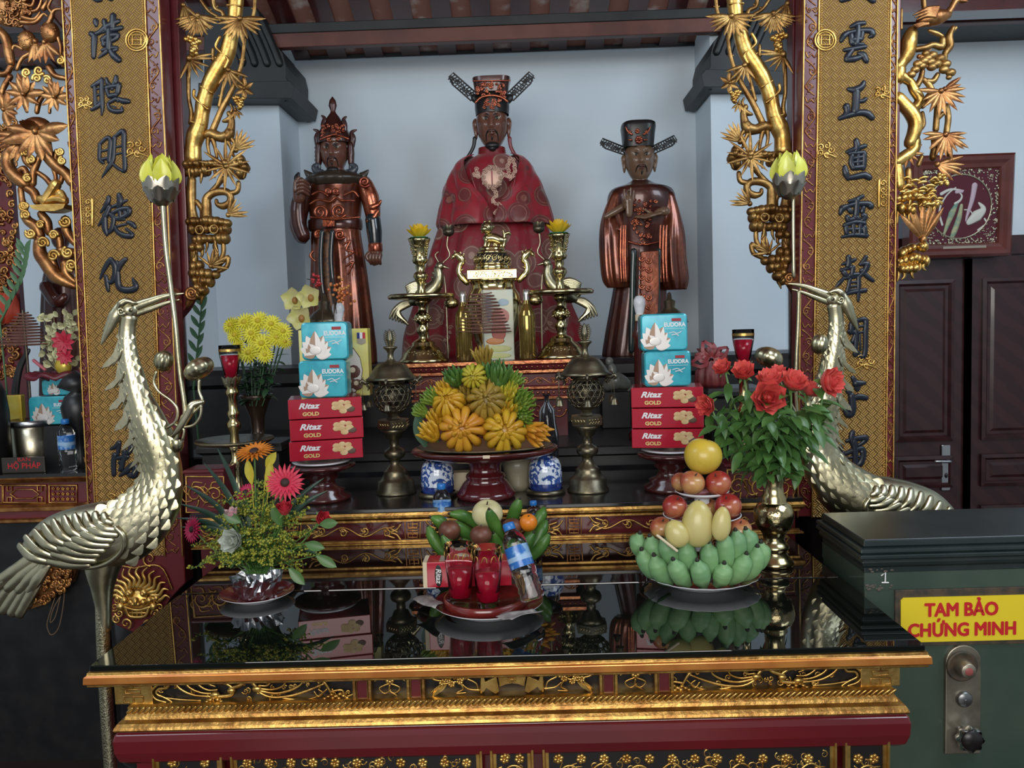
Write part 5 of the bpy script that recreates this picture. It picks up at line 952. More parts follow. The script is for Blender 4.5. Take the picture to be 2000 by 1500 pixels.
# --- seated figure in the middle
D = 3.95; b0 = W(964, 695, D)
ST = thing('seated_statue', 'seated brown faced statue in a red brocade robe and winged hat, in the middle', 'statue', (b0.x, D, 1.465))
m = MB(); loft(m, D, [(300, 961, 24), (318, 961, 50), (360, 962, 76), (420, 964, 96), (480, 963, 112), (540, 962, 128), (600, 963, 148), (650, 965, 166), (694, 966, 172)], [.8, .75, .62, .55, .5, .45, .42, .4, .4], 15, [.0, .01, .02, .035, .04, .045, .05], dyf=[0, 0, -.02, -.06, -.08, -.06, -.02], n=120); m.build('robe', SILKL, ST)
m = MB(); loft(m, D - .01, [(303, 962, 40), (312, 962, 62), (330, 962, 76), (365, 963, 92), (400, 966, 101), (434, 968, 108), (446, 968, 104)], [.75, .72, .7, .68, .66, .62], 11, [.01, .015, .03, .04, .05], dyf=[.0, -.01, -.035, -.06, -.08], n=120, close=False, gap=[1.05, .95, .75, .45, .16, .02, .0]); m.build('cape', SILK, ST, solid=.004, label='darker red brocade cape')
m = MB(); Df = D - .26; 
def fpl(L, r, e=0): pt(m, Df + e, L, r, 7, 5, .5)
for L in ([(918, 330), (930, 370), (966, 432)], [(1008, 330), (1000, 370), (966, 432)]): fpl(L, [1, 1.5, 1], .06)
m.build('cape_hems', SILK, ST)
m = MB(); c = W(961, 346, D - .23); m.ell(c, (20 * S(D), .008, 22 * S(D)), 26, 9); m.mi = 1; m.box(c - V((0, .008, 0)), (2.4 * S(D), .004, 34 * S(D)))
for k in range(10): m.mi = 0; a = k * .628; pt(m, D - .24, spiral(961 + 17 * cos(a), 346 + 19 * sin(a), 5, 1.3, a, 1, 10), [1.4, .8], 5, 1, .4)
m.mi = 0
for L in ([(962, 366), (970, 380), (962, 392), (976, 402), (968, 416)], [(930, 330), (935, 345), (925, 340)], [(1002, 312), (1006, 330), (1000, 344), (985, 342), (978, 336)], [(996, 310), (992, 328), (996, 348)]): [pt(m, D - .235 if L[0][1] > 350 else D - .225, spiral(q_.x, q_.y, 4.5, 1.4, i_, 1 if i_ % 2 else -1, 10), [1.3, .7], 5, 1, .4) for i_, q_ in enumerate(cat_rom([V((*p_, 0)) for p_ in L], 4))]
m.build('chest_embroidery', [THREAD, SILK], ST)
m = MB()
for L in ([(892, 430), (905, 470), (900, 500), (925, 520)], [(880, 520), (870, 540), (890, 560), (905, 545), (915, 570)], [(1020, 500), (1040, 520), (1030, 545), (1050, 560)], [(1046, 470), (1060, 500), (1050, 530)], [(870, 600), (855, 625), (880, 640), (870, 665)], [(1062, 590), (1080, 620), (1060, 650)], [(912, 505), (930, 498), (940, 512), (926, 520)]):
    C_ = cat_rom([V((x, y, 0)) for x, y in L], 6)
    for i_, q_ in enumerate(C_[::2]): rr_ = 108 + (q_.y - 470) * .29 if q_.y > 470 else 104; fr_ = max(.05, 1 - ((q_.x - 963) / rr_) ** 2); pt(m, D - .07 - rr_ * S(D) * .42 * sqrt(fr_), spiral(q_.x, q_.y, 5 - 1.5 * (i_ % 2), 1.4, i_, 1 if i_ % 2 else -1, 10), [1.3, .7], 5, 1, .3)
m.build('dragon_embroidery', THREAD, ST)
m = MB(); c = W(961, 302, D); s = S(D); m.lathe([(26 * s, 12 * s), (27 * s, 4 * s), (30 * s, -14 * s)], c, 28, sq=.9); m.build('collar', M('red_collar', (.20, .012, .014), .35, coat=.3), ST)
hd, hc, ha, hh = head(ST, D, 961, 196, 292, 30, SKINA, [(.68, .36, -.12), (.46, .37, .0), (.22, .27, .04), (.12, .22, .04)], 2)
m = MB(); s = S(D); c = W(961, 205, D)
m.lathe([(31.5 * s, -20 * s), (33 * s, -8 * s), (33 * s, 8 * s), (31 * s, 18 * s), (0, 20 * s)], c, 36, sq=1.08); m.build('cap_band', INK, ST)
m = MB(); rows = []
for v, w, z in ((0, 30, 190), (.5, 33, 174), (1, 36.5, 157)):
    q = W(960, z, D); rows.append([q + V((w * s * (abs(cos(p)) ** .5) * (1 if cos(p) > 0 else -1), w * .95 * s * (abs(sin(p)) ** .5) * (1 if sin(p) > 0 else -1), 0)) for p in [2 * pi * k / 48 for k in range(48)]])
m.grid(rows, cu=True); m.add(rows[-1], [tuple(range(48))]); m.build('hat_crown', COPPERD, ST, bev=.001)
m = MB(); q = random.Random(4); Dh = D - .088
for k in range(40):
    x = q.uniform(930, 990); y = q.uniform(163, 190)
    if y > 190 - 4 - ((x - 960) / 30) ** 2 * -8 or True: pt(m, Dh - .0, spiral(x, y - 4 + 9 * ((x - 960) / 30) ** 2, q.uniform(2, 4), 1.2, q.uniform(0, 6), 1, 10), [1.6, .8], 5, 1)
pt(m, Dh - .004, [(929, 200), (940, 190), (960, 186), (980, 190), (991, 198)], 2.4, 7, 5); pt(m, Dh, [(924, 158), (996, 157)], 1.4, 6, 1)
for k in range(22): x = q.uniform(945, 977); y = q.uniform(194, 212); pt(m, Dh + .004, spiral(x, y, q.uniform(2, 3.6), 1.2, q.uniform(0, 6), 1, 10), [1.6, .8], 5, 1)
m.build('hat_carving', COPPERB, ST)
hatwing(ST, D, ((926, 190), (879, 149), 9, 9)); hatwing(ST, D, ((996, 190), (1040, 147), 9, 9))
for sg in (-1, 1):
    m = MB(); x = 961 + sg * 34; pt(m, D, [(x, 270), (x + sg * 2, 285), (x + sg * 8, 298), (x + sg * 18, 312)], [4, 3.6, 3.4, 3], 7, 5, .5); m.build('ribbon', INK if sg < 0 else M('red_collar', (.2, .01, .01)), ST)
# --- standing armoured figure on the left
D = 4.0; s = S(D); b0 = W(655, 680, D)
GU = thing('guardian_statue', 'armoured copper lacquer statue with tall crown and raised fist, left of the red robed one', 'statue', (b0.x, D, 1.465))
m = MB(); loft(m, D, [(338, 656, 30), (352, 657, 56), (385, 655, 54), (410, 655, 51), (432, 655, 49), (450, 656, 48), (470, 657, 49), (520, 661, 53), (580, 664, 58), (630, 665, 63), (684, 665, 69), (711.5, 665, 70)], [.75, .72, .7, .66, .64, .6, .6], 13, [0, 0, 0, .0, .02, .035, .045, .05], n=100); m.build('body', COPPER, GU)
hd, hc, ha, hh = head(GU, D, 653, 258, 338, 26.5, SKINA, [(.66, .38, -.1), (.45, .34, .0), (.22, .24, .04), (.12, .2, .04)], 2)
m = MB()
m.lathe([(33 * s, 0), (34 * s, 10 * s), (30 * s, 20 * s), (22 * s, 34 * s), (12 * s, 50 * s), (6 * s, 58 * s), (4.5 * s, 62 * s), (8 * s, 72 * s), (6 * s, 82 * s), (0, 90 * s)], W(653, 281, D) - V((0, 0, 0)) + V((0, .004, -0)), 30, sq=.95)
for x, y, h in ((634, 262, 36), (671, 264, 36), (622, 285, 32), (686, 286, 32)): pt(m, D - .02, [(x, y), (x - (653 - x) * .10, y - h * .5), (x - (653 - x) * .02, y - h * .85), (x - (653 - x) * .30, y - h)], [6.5, 6, 4, 1.6], 8, 4)
for k in range(7): pt(m, D - .02, [(620 + (0 if k < 4 else 66), 285 + 8 * (k % 4)), (616 + (0 if k < 4 else 74), 289 + 8 * (k % 4))], [5, 2], 6, 1)
m.build('crown', COPPERD, GU)
m = MB(); q = random.Random(9)
for k in range(34): x = q.uniform(630, 677); y = q.uniform(244, 272); pt(m, D - .088 + ((x - 653) / 30) ** 2 * .03 + (272 - y) * .0012, spiral(x, y, q.uniform(2, 4), 1.2, q.uniform(0, 6), 1, 10), [1.7, .8], 5, 1)
pt(m, D - .088, [(626, 272), (640, 266), (653, 263), (666, 266), (680, 271)], 2.2, 6, 4); m.build('crown_carving', COPPERB, GU)
for sg in (-1, 1):
    m = MB(); x = 654 + sg * 31; pt(m, D - .02, [(x, 282), (x + sg * 1, 300), (x + sg * 1, 318), (x + sg * 4, 332)], [6, 6.5, 6, 4], 9, 4, 1.3); m.build('helmet_flap', COPPERD, GU)
    m = MB(); x = 654 + sg * 34; pt(m, D - .04, [(x - sg * 10, 338), (x + sg * 2, 334), (x + sg * 6, 326), (x - sg * 2, 322), (x - sg * 4, 329)], [7, 7, 6, 4, 3], 9, 4); m.build('hair_roll', M('blue_grey_hair', (.05, .06, .075), .35, coat=.3), GU)
m = MB(); loft(m, D, [(334, 656, 22), (338, 656, 38), (346, 656, 56), (354, 657, 60), (366, 657, 53)], .82, 9, [0, .01, .03], n=72)
for sg in (-1, 1): pt(m, D - .03, [(657 + sg * 40, 350), (657 + sg * 52, 343), (657 + sg * 62, 333)], [9, 8, 2], 9, 4, .6)
m.build('shoulder_collar', M('dark_olive_lacquer', (.04, .028, .018), .35, coat=.3), GU)
m = MB(); m.lathe([(17 * s, 8 * s), (16 * s, 0), (21 * s, -12 * s)], W(656, 338, D), 24); m.build('neck', SKINA, GU)
m = MB()
for x, y, r in ((625, 415, 14), (662, 412, 15), (640, 374, 6), (656, 374, 6), (622, 458, 9), (664, 458, 10), (712, 355, 11)): pt(m, D - .145 if x < 700 else D - .1, spiral(x, y, r, 1.8, .6, 1 if x > 650 else -1, 22), [3, 2.2], 7, 2, .9)
for L in ([(606, 398), (622, 390), (645, 394), (655, 386), (668, 392), (692, 392)], [(610, 380), (625, 374), (640, 382)], [(672, 382), (690, 374), (700, 384)], [(606, 424), (655, 428), (702, 424)], [(670, 478), (684, 470), (676, 488), (690, 492), (672, 505)], [(612, 490), (606, 500), (616, 510)], [(676, 520), (690, 512), (680, 535)]): pt(m, D - .145, L, [2, 3, 2], 7, 5, .9)
m.build('armour_scrolls', COPPERB, GU)
m = MB(); c = W(655, 440, D); m.lathe([(51 * s, -10 * s), (53 * s, -6 * s), (53 * s, 8 * s), (51 * s, 11 * s)], c, 40, sq=.68); m.mi = 1; m.box(c - V((0, .135, 0)), (22 * s, .012, 17 * s)); m.build('belt', [COPPERD, COPPERB], GU)
for L in ([(630, 452), (627, 500), (630, 560), (640, 610)], [(650, 452), (647, 500), (650, 545), (657, 600)]):
    m = MB(); pt(m, D - .15, L, 4.5, 7, 5, .5, -.01); m.build('sash_ribbon', M('blue_black_ribbon', (.012, .02, .024), .2, coat=.5), GU)
m = MB(); pt(m, D - .148, [(640, 458), (637, 500), (640, 560), (650, 612)], 8, 8, 5, .3); m.build('sash_panel', M('speckled_brown', (.14, .06, .025), .4, .3, col2=(.05, .02, .012), scale=60), GU)
m = MB(); pt(m, D - .03, [(712, 358), (722, 385), (727, 410), (729, 432)], [15, 18, 16, 13], 16, 5, .9); pt(m, D - .06, [(726, 405), (738, 400), (744, 392)], [7, 5, 2], 8, 4); pt(m, D - .06, [(718, 432), (730, 425), (738, 412)], [4, 6, 4], 8, 4); m.build('right_sleeve', COPPERB, GU)
m = MB(); pt(m, D - .04, [(728, 428), (731, 452), (733, 482)], [15, 15, 12], 16, 5, .9); m.build('right_forearm', M('blue_black_ribbon', (.012, .02, .024), .2, coat=.5), GU)
m = MB(); pt(m, D - .04, [(733, 478), (733.5, 490)], [14, 14], 14, 2, .9); m.build('right_cuff', COPPERB, GU)
m = MB(); pt(m, D - .045, [(733, 488), (733, 498), (732, 508)], [11, 14, 12], 14, 4, .8)
for k in range(4): pt(m, D - .075, [(723 + 6.2 * k, 497), (722.5 + 6.2 * k, 508), (723.5 + 6 * k, 515, .02)], [3.6, 3.7, 3], 8, 4)
pt(m, D - .07, [(721, 494), (716, 501), (720, 509)], [4, 4, 3], 8, 4); m.build('right_fist', SKINA, GU)
m = MB(); pt(m, D - .02, [(604, 366), (592, 400), (584, 436), (592, 462)], [16, 16, 17, 16], 16, 5, .9, -.02); m.build('left_sleeve', COPPERD, GU)
m = MB(); pt(m, D - .08, [(592, 462), (584, 440), (581, 410), (584, 388)], [14, 15, 15, 13], 16, 5, .9); m.build('left_forearm', COPPERD, GU)
m = MB(); pt(m, D - .1, [(584, 388), (586, 372), (588, 356)], [12, 15, 10], 14, 4, .8)
for k in range(4): pt(m, D - .14, [(578 + 1 * k, 356 + 7 * k), (590, 352 + 7 * k), (600, 358 + 7 * k, .03)], [3.6, 4, 3], 8, 4)
pt(m, D - .14, [(576, 372), (577, 356), (584, 347)], [4.4, 4, 3], 8, 4); m.build('left_fist', SKINA, GU)
m = MB(); pt(m, D - .12, [(582, 360), (580, 348), (583, 339)], [6, 6.5, 3], 10, 4); m.build('held_jewel', INK, GU)
# --- standing official on the right
D = 4.0; b0 = W(1248, 682, D)
OF = thing('official_statue', 'standing statue in dark copper robe with wide sleeves and black winged hat, at the right', 'statue', (b0.x, D, 1.465))
m = MB(); loft(m, D, [(352, 1250, 16), (360, 1251, 30), (370, 1252, 58), (395, 1253, 66), (430, 1254, 60), (480, 1255, 52), (540, 1252, 50), (600, 1247, 54), (640, 1244, 58), (684, 1240, 61), (694, 1240, 61)], [.8, .7, .62, .55, .55, .55], 11, [0, 0, .01, .02, .035, .04], n=100); m.build('body', COPPERD, OF)
hd, hc, ha, hh = head(OF, D, 1249, 268, 356, 28, SKINB, [(.66, .30, -.12), (.50, .40, -.02), (.3, .42, .02), (.12, .30, .04)], 1, 1)
m = MB(); m.lathe([(15 * s, 8 * s), (14.5 * s, 0), (20 * s, -10 * s)], W(1250, 358, D), 24); m.build('neck', SKINB, OF)
m = MB(); m.lathe([(20 * s, 8 * s), (22 * s, 0), (30 * s, -8 * s)], W(1250, 366, D), 28, sq=.85); m.build('collar', COPPER, OF)
m = MB(); rows = []
for y, w in ((290, 28.5), (280, 29.5), (262, 31), (250, 32.5), (243, 31.5), (240, 27)):
    q = W(1246, y, D); rows.append([q + V((w * s * (abs(cos(p)) ** .6) * (1 if cos(p) > 0 else -1), w * 1.0 * s * (abs(sin(p)) ** .6) * (1 if sin(p) > 0 else -1), 0)) for p in [2 * pi * k / 48 for k in range(48)]])
m.grid(rows, cu=True); m.add(rows[-1], [tuple(range(48))]); m.build('hat', INK, OF)
m = MB(); Dh = D - .085; flower(m, Dh, 1248, 273, 8, 7, 0, .6); flower(m, Dh, 1245, 256, 5, 6); flower(m, Dh, 1263, 258, 4, 5); flower(m, Dh, 1229, 258, 4, 5)
for sg in (-1, 1):
    pt(m, Dh, [(1246 + sg * 12, 262), (1246 + sg * 20, 256), (1246 + sg * 24, 248)], [2.4, 1.2], 6); pt(m, Dh, [(1246 + sg * 13, 273), (1246 + sg * 18, 273)], [2.4, 1.5], 6)
m.build('hat_carving', COPPERB, OF)
hatwing(OF, D, ((1222, 296), (1174, 278), 7, 8)); hatwing(OF, D, ((1274, 294), (1320, 272), 7, 8))
for sg, L in ((-1, [(1206, 376, 12), (1194, 420, 17), (1198, 455, 26), (1200, 500, 27), (1204, 545, 26), (1208, 562, 20)]), (1, [(1304, 376, 12), (1312, 420, 17), (1311, 460, 25), (1312, 505, 26), (1316, 545, 26), (1320, 566, 18)])):
    m = MB(); loft(m, D - .05, [(y, x, r) for x, y, r in L], .75, 7, [.0, .05, .10, .12], n=64, ph=sg); m.build('sleeve', COPPER, OF)
for X in ((1213, 1218, 1222), (1290, 1296, 1302)):
    m = MB()
    for x in X: pt(m, D - .125, [(x, 440), (x - 1, 500), (x + 1, 550)], [2, 3, 2], 6, 4, .6)
    m.build('sleeve_folds', COPPERB, OF)
m = MB(); pt(m, D - .12, [(1182, 424), (1200, 414), (1220, 402)], [4, 7, 7], 10, 4, .9); hand(m, W(1229, 412, D - .15), 21 * s, (0, 0, 1), (.3, -1, 0), (.15, .9, .1, .1), .3, 1, 1); m.build('raised_hand', SKINB, OF)
m = MB(); pt(m, D - .13, [(1300, 412), (1290, 414), (1284, 416)], [9, 8, 7], 10, 3, .8); hand(m, W(1284, 417, D - .15), 20 * s, (-1, -.1, -.22), (0, -.35, 1), (.15, .2, .2, .3), .25, -1, 1); m.build('open_hand', SKINB, OF)
m = MB(); q = random.Random(2)
for k in range(46): x = 1254 + q.gauss(0, 12); y = q.uniform(390, 475); pt(m, D - .105 - .02 * (y > 410), spiral(x, y, q.uniform(2, 4.5), 1.2, q.uniform(0, 6), 1, 10), [1.7, .9], 5, 1)
pt(m, D - .12, [(1228, 472), (1256, 478), (1288, 472)], 2, 6, 4); m.build('chest_carving', COPPERB, OF)
m = MB(); pl_ = [(1243, 496), (1277, 494), (1278, 560), (1274, 684), (1240, 684), (1243, 560)]; m.prism([(lambda w: (w.x, w.z))(W(*q_, D)) for q_ in pl_], D - .145, D - .12); m.build('front_panel', COPPER, OF, bev=.004)
m = MB()
for y in range(505, 680, 18): pt(m, D - .148, spiral(1253, y, 6, 1.4, 0, 1), [2, 1], 6, 2); pt(m, D - .148, spiral(1268, y + 4, 6, 1.4, 3, -1), [2, 1], 6, 2)
m.build('panel_carving', COPPERB, OF)
for x in (1236, 1284):
    m = MB(); pt(m, D - .135, [(x + 2, 490), (x, 540), (x - 1, 600), (x - 3, 684)], 6, 8, 4, .5); m.build('panel_border', M('dark_green_lacquer', (.010, .026, .022), .25, coat=.4), OF)
# ---------------------------------------------------------------- things on the long altar
AZ = 1.106
def on_altar(px, py): return WZ(px, py, AZ)
def lab(o, s): o['label'] = s; return o
# bronze lanterns
p = on_altar(774, 962); D = p.y; s = S(D); k = s / 4.167
LN = thing('bronze_lantern', 'old bronze pierced lantern with bell roof between the red boxes and fruit, at left', 'lantern', (p.x, D, AZ), 'bronze lanterns on the long altar')
def kz(y): return AZ + (1400 - y) * k
def kp(L): return [(r * k, kz(y)) for y, r in L]
c0 = V((p.x, D, 0))
m = MB(); m.lathe(kp([(1400, 0), (1400, 168), (1385, 168), (1368, 152), (1300, 148), (1285, 122), (1235, 96), (1222, 98), (1205, 80), (1185, 62), (1160, 42), (1135, 40), (1122, 48)]), c0, 36); m.build('foot', BRASSD, LN)
m = MB(); m.lathe(kp([(1125, 46), (1105, 76), (1080, 88), (1055, 86), (1040, 74), (1025, 48), (1010, 36), (990, 40), (960, 36), (945, 62), (900, 80), (872, 112), (868, 0)]), c0, 36); m.build('stem', BRASSD, LN)
m = MB(); m.lathe([(0, kz(868)), (130 * k, kz(868)), (136 * k, kz(860)), (136 * k, kz(796)), (130 * k, kz(790)), (60 * k, kz(784)), (44 * k, kz(765)), (52 * k, kz(742)), (70 * k, kz(735))], c0, 6, smooth=False, ph=.5); hx = m.build('hexagonal_box', BRASSD, LN)
m = MB()
for j in range(6):
    a = 1.02 + j * pi / 3; R_ = 119 * k; t = V((-sin(a), cos(a), 0)); nrm = V((cos(a), sin(a), 0))
    for q in range(4): 
        u = (q - 1.5) * 26 * k; m.tube([c0 + nrm * R_ + t * (u - 9 * k) + V((0, 0, kz(845))), c0 + nrm * R_ + t * (u + 7 * k) + V((0, 0, kz(830))), c0 + nrm * R_ + t * (u - 7 * k) + V((0, 0, kz(815)))], 5 * k, 5, 2)
m.build('fret_relief', BRASS, hx)
m = MB(); cz = kz(612); Rr = 146 * k            # pierced globe: a net of rings
for i in range(7):
    th = .42 + i * .37
    for j in range(16):
        a = 2 * pi * (j + .5 * (i % 2)) / 16; n_ = V((sin(th) * cos(a), sin(th) * sin(a), cos(th) * .9)); e1 = n_.cross(V((0, 0, 1))).normalized(); e2 = n_.cross(e1); rr = 27 * k * (sin(th) * .7 + .4)
        m.tube([c0 + V((0, 0, cz)) + n_ * Rr + e1 * rr * cos(q * pi / 3) + e2 * rr * sin(q * pi / 3) for q in range(7)], 5.5 * k, 5, 1, cap=False)
m.build('pierced_globe', BRASSD, LN)
m = MB(); m.lathe([(80 * k, kz(735)), (95 * k, kz(722)), (100 * k, kz(716))], c0, 24); m.ell(c0 + V((0, 0, cz)), (60 * k, 60 * k, 90 * k), 14, 8); m.lathe([(95 * k, kz(505)), (105 * k, kz(490)), (105 * k, kz(470)), (80 * k, kz(460))], c0, 28); m.build('inner_cup', BRASSD, LN)
m = MB(); m.lathe(kp([(462, 120), (466, 205), (458, 212), (440, 186), (400, 160), (360, 132), (335, 106), (324, 66), (312, 38), (290, 26), (250, 24), (225, 36), (208, 56), (196, 58), (190, 30), (188, 0)]), c0, 40); rf_ = m.build('bell_roof', BRASSD, LN)
m = MB(); m.tube([c0 + V((0, 0, kz(190))), c0 + V((0, 0, kz(140))), c0 + V((0, 0, kz(95))), c0 + V((0, 0, kz(55)))], [16 * k, 30 * k, 20 * k, 5 * k], 12, 4)
for j in range(9):
    for sg in (-1, 1): y = 185 - 14 * j; w = (26 + 26 * sin(pi * (j + 1.5) / 11)) * k; m.tube([c0 + V((sg * w * .5, 0, kz(y))), c0 + V((sg * w, 0, kz(y - 10)))], [7 * k, 3 * k], 6, 2)
m.build('flame_finial', BRASSD, LN)
for j in range(6):
    a = .5 + j * pi / 3; u = V((cos(a), sin(a), 0)); m = MB(); m.tube([c0 + u * 185 * k + V((0, 0, kz(470))), c0 + u * 225 * k + V((0, 0, kz(480))), c0 + u * 250 * k + V((0, 0, kz(460))), c0 + u * 268 * k + V((0, 0, kz(482))), c0 + u * 245 * k + V((0, 0, kz(498)))], [14 * k, 16 * k, 14 * k, 8 * k, 4 * k], 8, 5); m.tube([c0 + u * 250 * k + V((0, 0, kz(460))), c0 + u * 240 * k + V((0, 0, kz(435)))], [8 * k, 3 * k], 6, 2); m.tube([c0 + u * 215 * k + V((0, 0, kz(495))), c0 + u * 195 * k + V((0, 0, kz(520))), c0 + u * 205 * k + V((0, 0, kz(540)))], [8 * k, 10 * k, 4 * k], 7, 4); dr = m.build('dragon_arm', BRASSD, LN)
    m = MB(); b = c0 + u * 248 * k; m.tube([b + V((0, 0, kz(495))), b + V((0, 0, kz(645)))], 2.2 * k, 5, 1); m.lathe([(34 * k, kz(695)), (30 * k, kz(685)), (22 * k, kz(660)), (16 * k, kz(645)), (0, kz(640))], b, 14); m.build('wind_bell', BRASSD, dr)
p2 = on_altar(1149, 958); copy_tree(LN, (p2.x - p.x, p2.y - p.y, 0), 'old bronze pierced lantern with bell roof between the fruit and red boxes, at right')
# gift boxes and tins
RBOX = M('red_carton', (.40, .010, .028), .16, 0, coat=.6); WPR = M('white_print', (.72, .72, .72), .6); GPR = M('gold_print', (.62, .45, .16), .4, .2); CARD = M('cream_card', (.62, .52, .36), .6)
BISC = M('biscuit_print', (.55, .36, .16), .5, col2=(.68, .52, .28), scale=40); BISD = M('dark_biscuit_print', (.10, .05, .03), .5)
def redbox(px, y0, y1, D, labl, grp, w=142, tilt=0):
    c = W(px, (y0 + y1) / 2, D); sc = S(D); h = (y1 - y0 - .6) * sc; wd = w * sc; T = thing('biscuit_box', labl, 'box', (c.x, D + .08, c.z - h / 2), grp)
    m = MB(); m.box(c + V((0, .08, 0)), (wd, .16, h)); m.build('carton', RBOX, T, bev=.002)
    P = lambda x, y, z=0: c + V((x, -.0008, y)); m = MB()
    m.text('Ritaz', .024 * h / .061, lambda x, y, z: P(x - wd * .23, y + h * .02), bold=.0008, shear=.35, sx=1.25); m.build('script_lettering', WPR, T)
    m = MB(); m.text('GOLD', .0155 * h / .061, lambda x, y, z: P(x - wd * .20, y - h * .34), bold=.0006, sx=1.15); m.build('gold_lettering', GPR, T)
    m = MB(); q = random.Random(3)
    for i, (x, y, r) in enumerate(((.14, .18, .055), (.22, .26, .05), (.30, .22, .05), (.20, .02, .06), (.31, .02, .06), (.13, .0, .05), (.24, -.18, .055), (.345, -.1, .06))): m.mi = 1 if i == 7 else 0; m.ell(P(x * wd, y * h), (r * wd, .0007, r * wd * .72), 16, 6)
    m.build('biscuit_picture', [BISC, BISD], T); T.rotation_euler.z = -atan2(c.x, D) * .9; return T
TINC = M('turquoise_tin', (.035, .33, .42), .22, .2, coat=.4, col2=(.05, .42, .50), scale=30); SILV = M('silver_print', (.66, .62, .58), .4, .3); SILD = M('bronze_print', (.34, .22, .15), .45, .2); TAG = M('red_label', (.30, .012, .02), .5)
def tin(x0, x1, y0, y1, D, labl, grp):
    c = W((x0 + x1) / 2, (y0 + y1) / 2, D); sc = S(D); w, h = (x1 - x0) * sc, (y1 - y0) * sc; T = thing('tin_box', labl, 'tin', (c.x, D + .035, c.z - h / 2), grp); r = w * .09
    def rr(e): return [(c.x + sx * (w / 2 - e - r) + (r) * cos(a), c.z + sz_ * (h / 2 - e - r) + r * sin(a)) for sx, sz_, a0 in ((1, 1, 0), (-1, 1, pi / 2), (-1, -1, pi), (1, -1, 1.5 * pi)) for a in [a0 + q * pi / 8 for q in range(5)]]
    m = MB(); m.prism(rr(.0), D + .004, D + .066); m.prism(rr(.002), D, D + .07); m.build('tin_body', TINC, T, bev=.0025)
    P = lambda x, y, e=0: c + V((x * w, -.0008 - e, y * h)); m = MB(); b = (-.20, -.36)
    for i, (a, L, wd) in enumerate(((.0, .34, .20), (.42, .38, .22), (2.72, .36, .22), (.8, .40, .22), (2.34, .40, .22), (1.15, .46, .22), (2.0, .46, .22), (1.57, .52, .24), (.62, .26, .22), (2.5, .26, .22), (1.05, .28, .22), (2.1, .28, .22), (-.1, .30, .14), (3.2, .26, .14))):
        m.mi = 0; a0 = V((cos(a), 0, sin(a))); st = P(*b) + V((0, -.0002 * i, 0)); sd = V((-sin(a), 0, cos(a))); L *= h * 1.22; wd *= h * 1.3; rows = []
        for t in range(9):
            u = t / 8; ww = wd * .5 * (sin(pi * u ** .75) ** .8 if 0 < t < 8 else .01); q = st + a0 * L * u; rows.append([q - sd * ww, q, q + sd * ww])
        m.mi = 0; m.grid([[r_[0], r_[1]] for r_ in rows]); m.mi = 1 if i % 2 else 0; m.grid([[r_[1] + V((0, -.0001, 0)), r_[2] + V((0, -.0001, 0))] for r_ in rows])
    m.mi = 0; m.ell(P(b[0], b[1] + .12, .003), (.13 * w, .0006, .12 * h), 16, 6); m.build('lotus_picture', [SILV, SILD], T)
    m = MB(); m.box(P(.26, .33), (.20 * w, .0008, .08 * h)); m.build('red_label', TAG, T)
    m = MB(); m.text('EUDORA', .155 * h, lambda x, y, z: P(.22, .15) + V((x, 0, y)), bold=.0006, sx=.92); m.box(P(.22, .235, .0), (.05 * w, .0006, .02 * h)); m.box(P(.22, .09), (.42 * w, .0006, .008 * h)); m.tube([P(.10, -.03), P(.2, -.0), P(.27, -.04), P(.36, .01)], .0014, 5, 3, .3); m.tube([P(.16, -.08), P(.25, -.06), P(.3, -.1)], .0016, 5, 3, .3); m.build('white_lettering', WPR, T); return T
DB = 2.50
for i, (x, a, b, n) in enumerate(((624, 778, 817.4, 'topmost, under the turquoise tins'), (627, 818, 859.4, 'middle one of three'), (626, 860, 899, 'lowest one, on the dark stand'))): redbox(x, a, b, DB, 'red biscuit box in the left stack, ' + n, 'red biscuit boxes')
for i, (x, a, b, n) in enumerate(((1311, 756, 796, 'topmost, under the turquoise tins'), (1312, 797, 836.5, 'middle one of three'), (1312, 837.5, 875.5, 'lowest one, behind the yellow pomelo'))): redbox(x, a, b, DB, 'red biscuit box in the right stack, ' + n, 'red biscuit boxes', 139)
for x0_, x1_, a, b, n in ((588, 680, 629, 703, 'turquoise lotus tin on top of the left stack, before the yellow carton'), (583, 677, 703.5, 777, 'turquoise lotus tin resting on the left red boxes, under another tin'), (1252, 1343, 613, 685, 'turquoise lotus tin on top of the right stack, below the white bulb'), (1259, 1350, 685.5, 755, 'turquoise lotus tin resting on the right red boxes, under another tin')): tin(x0_, x1_, a, b, DB + .012, n, 'turquoise tins')
def dish_stand(px, ytop, D, labl, r, hgt_y):
    c = W(px, ytop, D); sc = S(D); z1 = c.z; T = thing('offering_stand', labl, 'stand', (c.x, D, AZ)); h = z1 - AZ; q = V((c.x, D, 0))
    m = MB(); m.lathe([(0, AZ), (r * .8, AZ), (r * .82, AZ + h * .1), (r * .62, AZ + h * .18), (r * .66, AZ + h * .26), (r * .42, AZ + h * .34), (r * .36, AZ + h * .5), (r * .5, AZ + h * .58), (r * .45, AZ + h * .66), (r * .8, AZ + h * .78), (r * .98, AZ + h * .84), (r, AZ + h * .9), (r * .96, z1 - .010), (0, z1 - .010)], q, 36); m.build('turned_stand', DKRED, T)
    m = MB(); m.lathe([(0, z1 - .0098), (r * .5, z1 - .0098), (r * .8, z1 - .004), (r * .86, z1), (r * .6, z1 - .0005), (0, z1 - .0005)], q, 36); m.build('white_plate', WHITE, T); return T
dish_stand(628, 899.5, DB + .09, 'dark turned offering stand with white plate under the left red boxes', .105, 0)
dish_stand(1310, 876, DB + .09, 'dark turned offering stand with white plate under the right red boxes', .105, 0)
